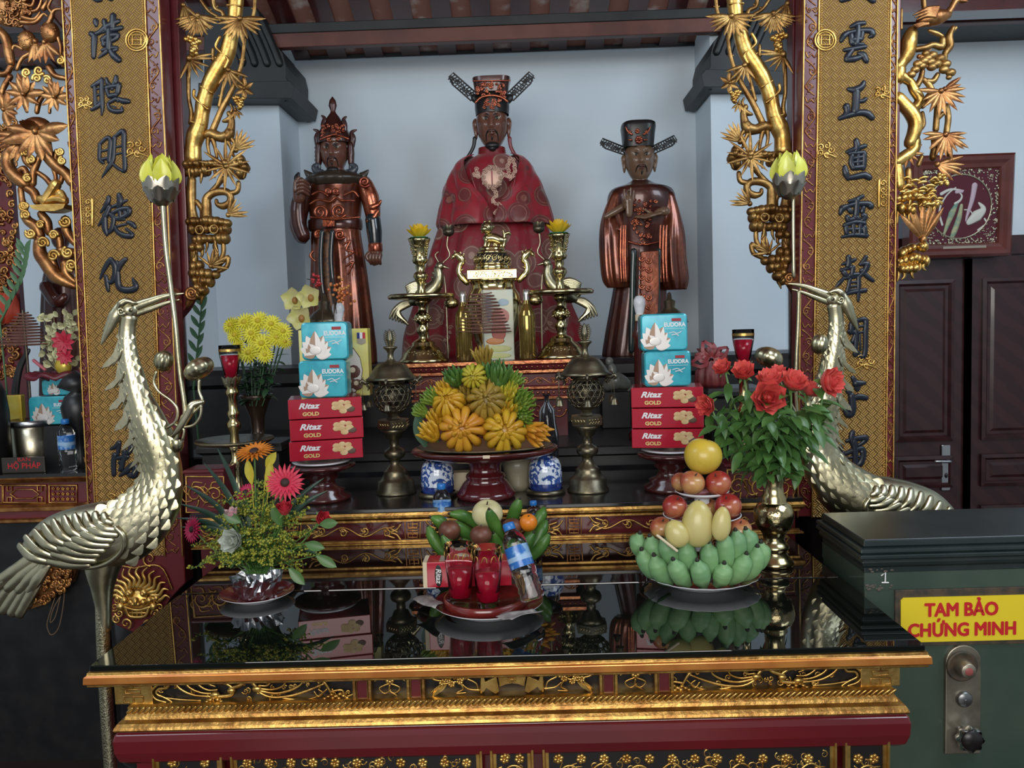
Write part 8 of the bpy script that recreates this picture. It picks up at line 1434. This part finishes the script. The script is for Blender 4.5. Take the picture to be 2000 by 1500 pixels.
for x, y, r, d_, n in ((1412, 719, 17, (-.5, -.6, .6), 'small red rose leftmost of the upper roses in the brass vase'), (1452, 727, 21, (-.2, -.7, .6), 'open red rose in front of the drink glass'), (1500, 776, 31, (-.1, -1, .15), 'largest red rose, facing the camera, low in the middle'), (1503, 744, 24, (-.1, -.5, .9), 'red rose just above the largest one'), (1549, 748, 25, (.2, -.6, .7), 'wide open red rose right of the middle'), (1520, 727, 15, (0, -.4, 1), 'red rosebud at the top of the bouquet'), (1580, 762, 19, (.5, -.4, .5), 'red rose drooping behind the right side of the middle'), (1618, 746, 27, (.6, -.9, .1), 'red rose farthest right, in front of the crane neck'), (1381, 791, 20, (-.7, -.7, .0), 'red rose farthest left, against the red boxes')):
    Dr = D - .03 + (.05 if r < 20 else 0) - (.05 if r > 28 else 0); c0 = W(x, y, Dr); T = thing('rose', n, 'rose', c0, 'red roses in the brass vase'); rose_bloom(T, c0, d_, r * S(Dr) * 1.12, ROSE); b = V((q.x + (c0.x - q.x) * .12, D, zz(925))); rn = random.Random(x); m = MB(); mid = c0 * .45 + b * .55 + V(((c0.x - q.x) * .22, -.02, .02)); P = cat_rom([c0 - V(d_).normalized() * .012, mid, b], 8); m.tube(P, .0028, 7, 1); m.build('stem', STEM, T); m = MB()
    for j in range(38):
        t_ = rn.uniform(.25, 1.0); p_ = P[min(int(t_ * (len(P) - 1)), len(P) - 1)] + V((rn.uniform(-.03, .03), rn.uniform(-.05, .03), rn.uniform(-.02, .035))); a = rn.uniform(0, 6.28); m.blade(p_, (cos(a) + (c0.x - q.x) * 3, sin(a) * .7 - .25, rn.uniform(-.9, .3)), (0, -.4, 1), rn.uniform(.04, .066), rn.uniform(.02, .03), .35, .25, 5, .8)
    m.build('leaves', LEAF, T)
# --- mixed bouquet on a plate at left
q = plate('plate', 'white plate with brown inside under the mixed bouquet at left', 503, 1168, TZ, .087, .018, MGL); D = q.y; k = S(D)
FOIL = M('silver_foil_wrap', (.66, .68, .72), .2, 1, bump=.9, bscale=22); rn = random.Random(4); m = MB(); rows = []
for i, (r, h) in enumerate(((34, 0), (38, 8), (42, 18), (45, 30), (49, 42))): rows.append([V((q.x + r * k * cos(a) * (1 + .10 * sin(11 * a + i) + rn.uniform(-.05, .05)), D + r * k * .9 * sin(a) * (1 + rn.uniform(-.07, .07)), TZ + .006 + h * k + (rn.uniform(-4, 6) * k if i == 4 else 0))) for a in [2 * pi * j / 44 for j in range(44)]])
m.grid(rows, cu=True, smooth=False); m.add(rows[0], [tuple(range(44))]); m.build('foil_pot', FOIL, label='crumpled silver foil pot of the mixed bouquet', cat='pot', org=q)
BT = W(503, 1130, D); NB = V((BT.x, D, TZ + .03)); GRD = M('goldenrod_buds', (.38, .36, .035), .6, col2=(.22, .26, .03), scale=60)
def spray(x, y, dD, n=105):
    e = W(x, y, D + dD); T = thing('goldenrod_spray', 'goldenrod spray in the mixed bouquet', 'foliage', NB, 'goldenrod sprays of the mixed bouquet'); b = NB + V(((e.x - NB.x) * .15, 0, .03)); mid = b.lerp(e, .55) + V(((e.x - b.x) * -.12, 0, .03)); P = cat_rom([b, mid, e], 10); m = MB(); m.tube(P, [.002, .0009], 5, 1); st = m; m2 = MB(); rr = random.Random(int(x * 13 + y))
    for j in range(14):
        t_ = .42 + .56 * j / 14; p_ = P[int(t_ * (len(P) - 1))]; a = rr.uniform(0, 6.28); L_ = .05 * (1.25 - t_) + .012; e2 = p_ + V((cos(a) * L_, sin(a) * L_ * .7, L_ * rr.uniform(.1, .6) - .3 * L_)); st.tube([p_, (p_ + e2) / 2 + V((0, 0, .006)), e2], .0007, 4, 2)
        for i in range(n // 14): u = p_.lerp(e2, rr.uniform(.15, 1.05)); m2.ell(u + V((rr.uniform(-.003, .003), rr.uniform(-.003, .003), rr.uniform(-.001, .005))), rr.uniform(.0018, .0034), 5, 3)
    for j in range(8): t_ = rr.uniform(.2, .75); p_ = P[int(t_ * (len(P) - 1))]; a = rr.uniform(0, 6.28); st.blade(p_, (cos(a), sin(a), .3), (0, 0, 1), .034, .006, .3, .1, 3)
    st.build('stem', LEAF, T); m2.build('buds', GRD, T, kind='stuff')
for a in ((372, 1112, -.01), (392, 1062, .0), (388, 1030, .02), (428, 1075, -.05), (455, 1095, -.06), (426, 1008, .0), (478, 960, .02), (505, 935, .03), (532, 930, .01), (520, 985, -.05), (560, 985, -.02), (592, 1000, .0), (604, 1042, -.02), (570, 1050, -.05), (606, 1088, -.03), (540, 1085, -.06), (588, 1120, -.03), (480, 1040, -.05), (600, 968, .03), (505, 1060, -.07), (410, 1095, -.04), (440, 1045, -.03), (450, 1110, -.07), (415, 1040, .02), (530, 1030, -.06), (555, 1085, -.05), (575, 1020, .0), (550, 960, .04), (440, 975, .03), (465, 1085, -.07), (595, 1070, -.01), (535, 1110, -.07)): spray(*a)
STR = M('dark_strap_leaf', (.018, .05, .032), .38, col2=(.028, .065, .04), scale=20)
for i, (x, y, dd, n) in enumerate(((362, 948, .05, 'dark strap leaf pointing up left over the crane breast'), (350, 984, .03, 'dark strap leaf pointing left over the crane breast'), (346, 1012, .02, 'lower dark strap leaf pointing left'), (352, 1030, .01, 'lowest dark strap leaf pointing left'), (398, 905, .06, 'tall dark strap leaf at the left back of the bouquet'), (424, 876, .08, 'tallest dark strap leaf behind the orange gerbera'), (632, 934, .05, 'dark strap leaf pointing up right'), (640, 958, .03, 'dark strap leaf pointing right under another'), (448, 930, .07, 'dark strap leaf behind the yellow ribbon leaves'), (646, 1095, -.02, 'dark strap leaf drooping right of the bouquet'))):
    e = W(x, y, D + dd); m = MB(); b = NB + V((0, .01, .05)); P = cat_rom([b, b.lerp(e, .5) + V((0, 0, .035)), e], 8); sd = V((e.z - b.z, 0, -(e.x - b.x))).normalized(); m.grid([[p_ + sd * w * .0075 * sin(pi * (.12 + .85 * j / (len(P) - 1))) + V((0, .003 * abs(w), 0)) for w in (-1, 0, 1)] for j, p_ in enumerate(P)]); m.build('strap_leaf', STR, label=n, cat='leaf', group='strap leaves of the mixed bouquet', org=b)
for i, (x, y, a, L_, n) in enumerate(((548, 1025, 1.9, 40, 'broad green leaf under the red rosebud'), (618, 1085, -.5, 46, 'broad green leaf at the right edge of the bouquet'), (596, 1062, -.2, 40, 'broad green leaf beside the right edge sprays'), (625, 1024, .1, 36, 'broad green leaf beside the rightmost rosebud'), (470, 1020, 2.6, 36, 'broad green leaf beside the pink bud'), (565, 1110, -.8, 44, 'broad green leaf low at the right'))): m = MB(); c = W(x, y, D - .05); m.blade(c, (cos(a), -.2, sin(a)), (0, -1, .3), L_ * k, 20 * k, .1, .2, 7); m.tube([c, NB + V((0, 0, .04))], .0014, 5, 1); m.build('broad_leaf', LEAF, label=n, cat='leaf', group='broad leaves of the mixed bouquet', org=c)
def stemmed(name, labl, cat, x, y, dd, grp=None):
    c = W(x, y, D + dd); T = thing(name, labl, cat, c, grp); m = MB(); m.tube([c, c.lerp(NB, .5) + V(((c.x - NB.x) * .1, 0, .01)), NB + V((0, 0, .03))], .0024, 6, 4); m.build('stem', STEM, T); return T, c
for x, y, r, dd, d_, col, n in ((454, 1056, 20, -.07, (-.1, -1, .25), M('white_rose', (.66, .70, .62), .5, sss=.1), 'white rose in the mixed bouquet'), (453, 1006, 13, -.04, (-.1, -.35, 1), M('pink_white_rose', (.68, .52, .52), .5, sss=.1, col2=(.66, .30, .36), scale=30), 'pale pink rosebud above the white rose'), (556, 996, 15, -.05, (.1, -.5, 1), M('red_bud', (.52, .03, .05), .5, sss=.1), 'red rosebud below the red gerbera'), (627, 1014, 15, -.03, (.6, -.6, .3), M('red_bud', (.52, .03, .05), .5), 'red rosebud at the right edge of the bouquet')):
    T, c = stemmed('rose', n, 'rose', x, y, dd, 'roses of the mixed bouquet'); rose_bloom(T, c, d_, r * k * 1.3, col, 'petals', .8 if r > 16 else .25)
def gerbera(x, y, r, dd, d_, col, colc, n):
    T, c = stemmed('gerbera', n, 'gerbera', x, y, dd, 'gerberas of the mixed bouquet'); d = V(d_).normalized(); e1 = d.cross(V((.1, .2, 1))).normalized() if abs(d.z) < .9 else d.cross(V((0, 1, .1))).normalized(); e2 = d.cross(e1); r *= k; m = MB()
    for ring, (nn, h, L_) in enumerate(((22, .12, 1), (20, .3, .9), (16, .5, .6))):
        for j in range(nn): a = 2 * pi * (j + .5 * ring) / nn; u = (e1 * cos(a) + e2 * sin(a) + d * h).normalized(); m.blade(c + u * r * .12, u, d, r * L_, r * .2, .12, .3, 5, .75)
    m.build('petals', col, T); m = MB(); m.ell(c + d * r * .1, (r * .27, r * .27, r * .18), 14, 8, V((0, 0, 1)).rotation_difference(d).to_matrix()); m.build('eye', colc, T)
gerbera(557, 943, 34, -.05, (.15, -1, .35), M('red_gerbera', (.56, .02, .06), .5, sss=.1), M('dark_gerbera_eye', (.03, .012, .008), .7), 'red gerbera with dark eye in the mixed bouquet'); gerbera(497, 884, 36, .02, (-.05, -.35, 1), M('orange_gerbera', (.62, .20, .02), .5, sss=.1), M('dark_gerbera_eye', (.03, .012, .008), .7), 'orange gerbera at the top of the mixed bouquet'); gerbera(377, 1034, 26, .0, (-.6, -.8, .2), M('magenta_gerbera', (.48, .012, .075), .5), M('dark_gerbera_eye', (.03, .012, .008), .7), 'magenta gerbera at the left edge of the mixed bouquet'); gerbera(480, 962, 22, .05, (-.2, -.6, .8), M('magenta_gerbera', (.48, .012, .075), .5), M('dark_gerbera_eye', (.03, .012, .008), .7), 'magenta flower half hidden in the middle of the bouquet')
YR = M('yellow_ribbon_leaf', (.52, .42, .03), .5, col2=(.38, .34, .04), scale=20)
for x0_, y0_, x1_, y1_, n in ((492, 945, 482, 898, 'yellow ribbon leaf left under the orange gerbera'), (520, 912, 538, 884, 'yellow ribbon leaf right under the orange gerbera'), (524, 960, 528, 900, 'long yellow ribbon leaf below the orange gerbera')): m = MB(); a, b = W(x0_, y0_, D + .0), W(x1_, y1_, D - .01); m.blade(a, b - a, (0, -1, 0), (b - a).length, .022, .1, .3, 6); m.tube([a, NB + V((0, .01, .05))], .0015, 5, 1); m.build('ribbon_leaf', YR, label=n, cat='leaf', org=a)
# ---------------------------------------------------------------- side altar at the left edge and what stands on it
D = 3.05; SZ = W(80, 926, D).z; xr = W(178, 940, D).x; xl = -2.75; k = S(D)
SA = thing('side_altar', 'gilded red side altar behind the left crane, holding the incense pot', 'altar table', ((xl + xr) / 2, 3.3, 0)); hz = lambda y: W(80, y, D).z
m = MB(); m.rect([(-.02, SZ), (0, SZ), (.0, SZ - .012)], xl, xr, D, 3.6); m.build('top', BLACK, SA)
m = MB(); m.rect([(0, SZ - .012), (.006, SZ - .016), (.006, hz(934)), (-.006, hz(938)), (-.012, hz(944))], xl, xr, D, 3.6); m.rect([(-.014, hz(986)), (.006, hz(990)), (.006, hz(997)), (-.004, hz(999))], xl, xr, D, 3.6); m.rect([(-.004, hz(1012)), (.004, hz(1014)), (.004, hz(1019)), (-.01, hz(1022))], xl, xr, D, 3.6); m.build('gilt_mouldings', GOLDR, SA)
m = MB(); m.box(((xl + xr) / 2, 3.34, hz(965)), (xr - xl - .04, .52, hz(944) - hz(986))); m.box(((xl + xr) / 2, 3.33, hz(1006)), (xr - xl - .01, .54, hz(998) - hz(1013))); m.build('red_band', RED, SA)
m = MB(); m.box(((xl + xr) / 2, 3.36, hz(1022) / 2), (xr - xl - .06, .48, hz(1022))); m.build('dark_body', BLACKM, SA)
m = MB(); Df = D + .026
for a, b in ((-60, 4), (96, 150), (6, 90)):
    y0_, y1_ = 948, 982; pt(m, Df, [(a, y0_), (b, y0_), (b, y1_), (a, y1_), (a, y0_)], 2, 5, 1)
    if b - a < 60:
        for j in range(5):
            for i in range(3): flower(m, Df, a + 8 + j * (b - a - 16) / 4, y0_ + 7 + i * 10, 4, 5)
    else:
        for s_ in (0, 1): X = a + 8 if not s_ else b - 8; f_ = 1 if not s_ else -1; pt(m, Df, [(X, y0_), (X, y0_ + 11), (X + f_ * 9, y0_ + 11), (X + f_ * 9, y0_)], 1.5, 5, 1); pt(m, Df, [(X, y1_), (X, y1_ - 11), (X + f_ * 9, y1_ - 11), (X + f_ * 9, y1_)], 1.5, 5, 1)
        pt(m, Df, [(a + 14, 965), (a + 26, 956), (b - 26, 956), (b - 14, 965), (b - 26, 974), (a + 26, 974), (a + 14, 965)], 1.4, 5, 1)
m.build('fret_panels', GOLD, SA)
m = MB(); Da = D + .02; rn = random.Random(6)
for j in range(75): u = rn.random(); x = 44 + 96 * u; yb = 1196 - 60 * u ** 1.6; y = rn.uniform(1112, yb); pt(m, Da - rn.uniform(0, .02), spiral(x, y, rn.uniform(4, 8), 1.2, rn.uniform(0, 6), rn.choice((-1, 1)), 12), [3.4, 1.6], 6, 1)
m.prism([(p_.x, p_.z) for p_ in (W(30, 1100, Da), W(150, 1100, Da), W(138, 1140, Da), W(110, 1150, Da), W(90, 1180, Da), W(44, 1196, Da), W(28, 1160, Da))], Da + .012, Da + .04); m.build('carved_apron', GOLDR, SA)
for L in ([(110, 1160), (100, 1190), (92, 1220), (100, 1240), (115, 1225), (124, 1180), (126, 1150)], [(118, 1165), (108, 1205), (98, 1215), (104, 1190), (116, 1168)]): m = MB(); pt(m, Da - .01, L, 1.2, 6, 6, 1); m.build('hanging_cord', M('tan_cord', (.14, .09, .05), .7), SA)
D = 3.25; k = S(D)
def lt(name, labl, cat, px, prof, mt_, D=D, group=None, n=36):
    c = W(px, 900, D); q = V((c.x, D, 0)); z0_ = W(px, 921, D).z; kk_ = S(D); T = thing(name, labl, cat, (c.x, D, SZ), group); m = MB(); m.lathe([(r * kk_, SZ + h * kk_) for r, h in prof], q, n); m.build('body', mt_, T); return T, q
STLP = M('hammered_steel', (.50, .46, .34), .3, 1, col2=(.36, .32, .22), scale=8, bump=.2, bscale=30)
T, q = lt('incense_pot', 'hammered metal pot holding the incense coil on the side altar', 'pot', 68, [(0, 0), (34, 0), (36, 4), (40, 82), (36, 84), (34, 60), (0, 56)], STLP); m = MB(); m.lathe([(40 * k, SZ + 80 * k), (44 * k, SZ + 82 * k), (44 * k, SZ + 92 * k), (40 * k, SZ + 94 * k), (38 * k, SZ + 84 * k)], q, 40); m.build('rim', M('dull_silver', (.5, .5, .52), .3, 1), T)
T = thing('incense_coil', 'large brown conical incense coil over the metal pot at left', 'incense coil', (q.x, D, SZ + .12)); P = []
for i in range(300): t_ = i / 299; a = t_ * 2 * pi * 11.5; r = (8 + 42 * t_ ** .75) * k; c = W(46, 610 + 66 * t_, D); P.append(c + V((r * cos(a), r * .6 * sin(a), 0)))
m = MB(); m.tube(P, .0026, 6, 1); m.build('coil', INC, T); m = MB(); m.tube([W(44, 606, D), W(52, 690, D), V((q.x, D, SZ + .1))], .003, 6, 4); m.build('rod', BRASSD, T)
m = MB(); pt(m, D + .06, [(56, 684), (38, 720), (30, 770), (36, 800), (46, 832), (60, 880)], [4, 7, 8, 8, 7, 6], 12, 5, .6); m.build('curved_horn', INK, label='tall curved black horn shape behind the incense coil rod', cat='ornament', org=W(60, 880, D + .06))
T, q2 = lt('stone_slab', 'dark grey rounded slab at the left edge of the side altar', 'slab', -8, [(0, 0), (30, 0), (30, 120), (26, 160), (16, 184), (0, 192)], BLACKM, 3.12)
c = W(36, 850, 3.3); m = MB(); m.box((c.x, 3.3, SZ + .14), (.06, .03, .28)); m.build('yellow_packet', M('yellow_foil', (.62, .42, .03), .3, .4, col2=(.66, .52, .1), scale=20), label='yellow foil packet standing behind the metal pot', cat='packet', org=(c.x, 3.3, SZ), bev=.004)
# sign
SG = thing('name_sign', 'small dark sign with red letters on the side altar edge', 'sign', (*W(44, 922, 3.09).xy, SZ)); a, b = W(0, 908, 3.085), W(88, 908, 3.085); m = MB(); m.box(((a.x + b.x) / 2, 3.09, SZ + .030), (b.x - a.x, .012, .06)); m.build('sign_board', M('dark_sign', (.028, .022, .016), .3, coat=.3), SG, bev=.003)
for s_, py, hp, wp, f_ in (('BAN', 899, 7.5, 25, 0), ('HỘ PHÁP', 913, 11, 66, 1)):
    c = W(47, py + 4, 3.0825); m = MB(); z_ = hp * S(3.08) / .7; m.text(s_, z_, lambda x, y, z: (x, y, z), bold=z_ * .012 * f_); w = max(v_.x for v_ in m.v) - min(v_.x for v_ in m.v); kx = wp * S(3.08) / w; m.v = [V((c.x + v_.x * kx, 3.0835, c.z + v_.y + .004)) for v_ in m.v]; m.build('sign_lettering', REDP, SG)
# tins, basket of flowers, bottle on the side altar
TINC2 = TINC
tin(80, 160, 740, 772, 3.24, 'turquoise tin under the ruffled maroon basket on the side altar', 'turquoise tins'); tin(55, 148, 774, 830, 3.22, 'turquoise lotus tin standing behind the metal pot on the side altar', 'turquoise tins')
m = MB(); z_ = W(100, 830, 3.25).z; c = W(105, 860, 3.25); m.box((c.x, 3.27, (SZ + z_) / 2), (.2, .12, z_ - SZ)); m.build('dark_riser', BLACKM, label='dark block raising the turquoise tins on the side altar', cat='block', org=(c.x, 3.27, SZ))
D = 3.25; k = S(D); T = thing('flower_basket', 'ruffled maroon basket with red poinsettia and pale gold leaves on the tins', 'flower basket', W(110, 740, D)); q = W(110, 740, D); m = MB(); m.grid([[q + V((r * k * cos(a) * (1 + .14 * sin(7 * a)), r * k * .6 * sin(a), (h + 4 * sin(7 * a + 1)) * k)) for a in [2 * pi * j / 56 for j in range(56)]] for r, h in ((20, 0), (30, 6), (46, 12), (56, 8), (58, 2))], cu=True); m.build('ruffled_paper', M('maroon_paper', (.12, .012, .02), .4), T, solid=.0015)
m = MB(); m.ell(W(124, 715, D), (16 * k, 12 * k, 18 * k), 12, 8); m.build('yellow_wrap', M('yellow_foil', (.62, .42, .03), .3, .4), T)
m = MB(); rn = random.Random(3)
for j in range(60): x, y = rn.uniform(84, 152), rn.uniform(605, 715); m.tube([W(x, y, D), W(112, 725, D)], .0008, 4, 1); a = rn.uniform(0, 6.28); m.blade(W(x, y, D), (cos(a), -.3, sin(a)), (0, -1, 0), .030, .022, .1, .2, 4)
m.build('pale_gold_leaves', M('pale_gold_leaf', (.34, .32, .16), .4, .3), T)
RP = M('red_poinsettia', (.46, .015, .04), .5)
for x, y, r in ((125, 668, 24), (128, 696, 18)): 
    m = MB(); c = W(x, y, D - .03)
    for j in range(9): a = j * .7; m.blade(c, (cos(a), -.35, sin(a)), (0, -1, 0), r * k, r * k * .5, .15, .3, 5)
    m.build('poinsettia', RP, T)
m = MB(); m.tube([W(66, 704, D), W(88, 722, D)], .007, 8, 1); m.build('ribbon_roll', M('pink_ribbon', (.45, .10, .12), .4), T)
c = W(134, 921, 3.12); bottle('small water bottle on the side altar beside the left couplet board', V((c.x, 3.12, SZ)), (0, 0, 1), W(134, 818, 3.12).z - SZ)
T, q = lt('bell_lamp', 'black bell lamp half hidden behind the left couplet board', 'lamp', 158, [(0, 0), (20, 0), (10, 20), (8, 60), (26, 90), (30, 120), (22, 140), (10, 150), (34, 160), (20, 180), (4, 190), (0, 192)], BLACKM, 3.2)
# dark seated figure and gilded column behind the side altar
D = 3.88; T = thing('dark_statue', 'dark brown seated statue behind the flower basket at left', 'statue', (*W(120, 700, D).xy, 1.0)); m = MB(); loft(m, D, [(486, 122, 14), (510, 122, 26), (540, 122, 36), (600, 124, 42), (680, 126, 44), (760, 126, 46), (980, 126, 46)], .7, 9, [0, .03, .05], n=64); m.build('robe', COPPERD, T); m = MB(); m.ell(W(118, 466, D), (17 * S(D), 17 * S(D), 22 * S(D)), 20, 12); m.build('head', COPPERD, T); m = MB(); m.tube([W(90, 560, D - .1), W(110, 590, D - .13), W(126, 580, D - .13)], [.03, .028, .02], 10, 4); m.build('sleeve', COPPERD, T)
D = 3.45; a, b = W(-70, 500, D), W(33, 500, D); T = thing('gilded_column', 'carved red and gilt column at the left edge of the photo', 'column', ((a.x + b.x) / 2, D + .1, 0)); m = MB(); m.box(((a.x + b.x) / 2, D + .015, 1.25), (b.x - a.x, .03, 2.5)); m.build('shaft', MAROON, T); m = MB(); rn = random.Random(12)
for j in range(170): x, y = rn.uniform(-20, 30), rn.uniform(235, 735); pt(m, D - .002 - rn.uniform(0, .012), spiral(x, y, rn.uniform(5, 10), 1.3, rn.uniform(0, 6), rn.choice((-1, 1)), 12), [3, 1.4], 6, 1)
m.build('carving', GOLDR, T)
m = MB(); m.grid([[W(x, y, D - .05) + V((0, .02 * sin(x * .3 + y * .1), 0)) for x in range(-30, 40, 5)] for y in (572, 590, 610, 632)]); m.build('orange_cloth', M('orange_cloth', (.46, .05, .02), .6), label='orange red cloth hanging on the gilded column at the left edge', cat='cloth', org=W(0, 572, D - .05), solid=.003)
GLAD = M('gladiolus_green', (.07, .16, .07), .5)
for P, D2, n in (([(0, 630), (20, 590), (38, 555), (46, 520), (50, 490)], 3.3, 'green flower spike rising at the left edge'), ([(378, 760), (384, 700), (390, 640), (394, 590)], 3.3, 'green gladiolus spike behind the left bracket')):
    T = thing('gladiolus_spike', n, 'plant', W(*P[0], D2)); m = MB(); m.tube([W(x, y, D2) for x, y in P] , [.005, .003], 7, 4); m.tube([W(*P[0], D2), V((W(*P[0], D2).x, D2 + .02, 1.19))], .004, 6, 1)
    m.build('stem', GLAD, T); m = MB(); C_ = cat_rom([W(x, y, D2) for x, y in P], 5)
    for j in range(2, len(C_)): s_ = 1 if j % 2 else -1; m.blade(C_[j], V((s_ * .45, -.2, .8)), (0, -1, 0), .06, .02, .1, .3, 4)
    m.build('buds', GLAD, T)
# framed picture on the right wall
D = 4.26; pc = [W(*p_, D) for p_ in ((1772, 312), (1984, 307), (1960, 503), (1775, 503))]; cx, cz = W(1874, 404, D).x, W(1874, 404, D).z; w, h = 196 * S(D), 190 * S(D)
T = thing('picture_frame', 'wide dark red frame with a round embroidered bird picture on the right wall', 'picture', (cx, D, cz - h / 2)); FR = M('red_brown_frame', (.095, .022, .018), .25, coat=.4, col2=(.13, .03, .022), scale=8)
def onto(m): m.v = [V((cx + v_.x + v_.y * -.05, D - v_.z - (v_.y) * .14, cz + v_.y)) for v_ in m.v]
m = MB(); m.rect([(0, -.06), (0, .02), (-.012, .032), (-.03, .03), (-.045, .02), (-.062, .016), (-.07, .006)], -w / 2, w / 2, -h / 2, h / 2, caps=False); onto(m); m.build('frame', FR, T)
m = MB(); m.box((0, 0, .0), (w - .12, h - .12, .006)); onto(m); m.build('maroon_ground', M('maroon_velvet', (.085, .010, .022), .8), T)
m = MB(); rn = random.Random(2); iw, ih = w / 2 - .075, h / 2 - .075
for j in range(420): 
    s_ = rn.randrange(4); u = rn.uniform(-1, 1); o = rn.uniform(-.014, .014); x, y = ((u * iw, ih + o), (u * iw, -ih + o), (iw + o, u * ih), (-iw + o, u * ih))[s_]; m.ell((x, y, .005), (rn.uniform(.003, .007), rn.uniform(.003, .007), .003), 6, 4)
for sx in (-1, 1):
    for sy in (-1, 1):
        for j in range(26): m.ell((sx * (iw - .02 - abs(rn.gauss(0, .022))), sy * (ih - .02 - abs(rn.gauss(0, .022))), .004), (.004, .003, .002), 6, 4)
onto(m); SEQ = M('silver_sequins', (.50, .47, .34), .3, .8); m.build('sequin_border', SEQ, T)
m = MB(); R_ = ih * .9; m.tube([V((R_ * cos(a * .1), R_ * sin(a * .1), .005)) for a in range(64)], .004, 6, 1)
for a in range(40): m.tube([V((R_ * cos(a * .157), R_ * sin(a * .157), .005)), V((R_ * 1.06 * cos(a * .157 + .06), R_ * 1.06 * sin(a * .157 + .06), .005))], .003, 5, 1)
onto(m); m.build('round_braid', SEQ, T)
m = MB(); u_ = R_ * 1.0
m.mi = 0
for L, r in (([(-.55, -.55), (-.65, -.1), (-.45, .35), (-.15, .6)], [.04, .02]), ([(-.6, .42), (-.3, .55), (.1, .5)], [.06, .02]), ([(-.1, .5), (.05, .35), (.0, .2), (-.15, .1)], [.02, .05]), ([(.15, -.1), (.35, -.15), (.5, -.5)], [.02, .02]), ([(.6, -.75), (.85, -.55), (.8, -.4)], .03), ([(.3, -.5), (.55, -.3), (.75, -.1), (.6, .1)], [.1, .2, .1, .03])): m.tube([V((x * u_, y * u_, .004)) for x, y in L], [q_ * u_ for q_ in r] if isinstance(r, list) else r * u_, 7, 5, .2, (0, 0, 1))
m.mi = 1
for L, r in (([(-.1, .1), (-.25, -.2), (-.4, -.6), (-.5, -.9)], [.05, .11, .07, .03]), ([(.05, .05), (-.02, -.35), (-.15, -.75), (-.25, -1.0)], [.05, .09, .10, .06])): m.tube([V((x * u_, y * u_, .004)) for x, y in L], [q_ * u_ for q_ in r], 7, 5, .2, (0, 0, 1))
m.mi = 2
for L, r in (([(.45, .65), (.38, .2), (.25, -.25), (.2, -.45)], [.1, .08, .05, .02]), ([(-.12, .46), (.05, .48)], .06)): m.tube([V((x * u_, y * u_, .004)) for x, y in L], [q_ * u_ for q_ in r] if isinstance(r, list) else r * u_, 7, 5, .2, (0, 0, 1))
onto(m); m.build('bird_picture', [M('white_thread', (.58, .58, .52), .6), M('peacock_thread', (.40, .40, .22), .6, col2=(.14, .26, .2), scale=30), M('mauve_thread', (.50, .38, .44), .6)], T)
m = MB(); m.box((.02, -h / 2 + .048, .02), (w * .42, .012, .006)); onto(m); m.build('caption_strip', M('grey_print', (.32, .28, .22), .5), T)
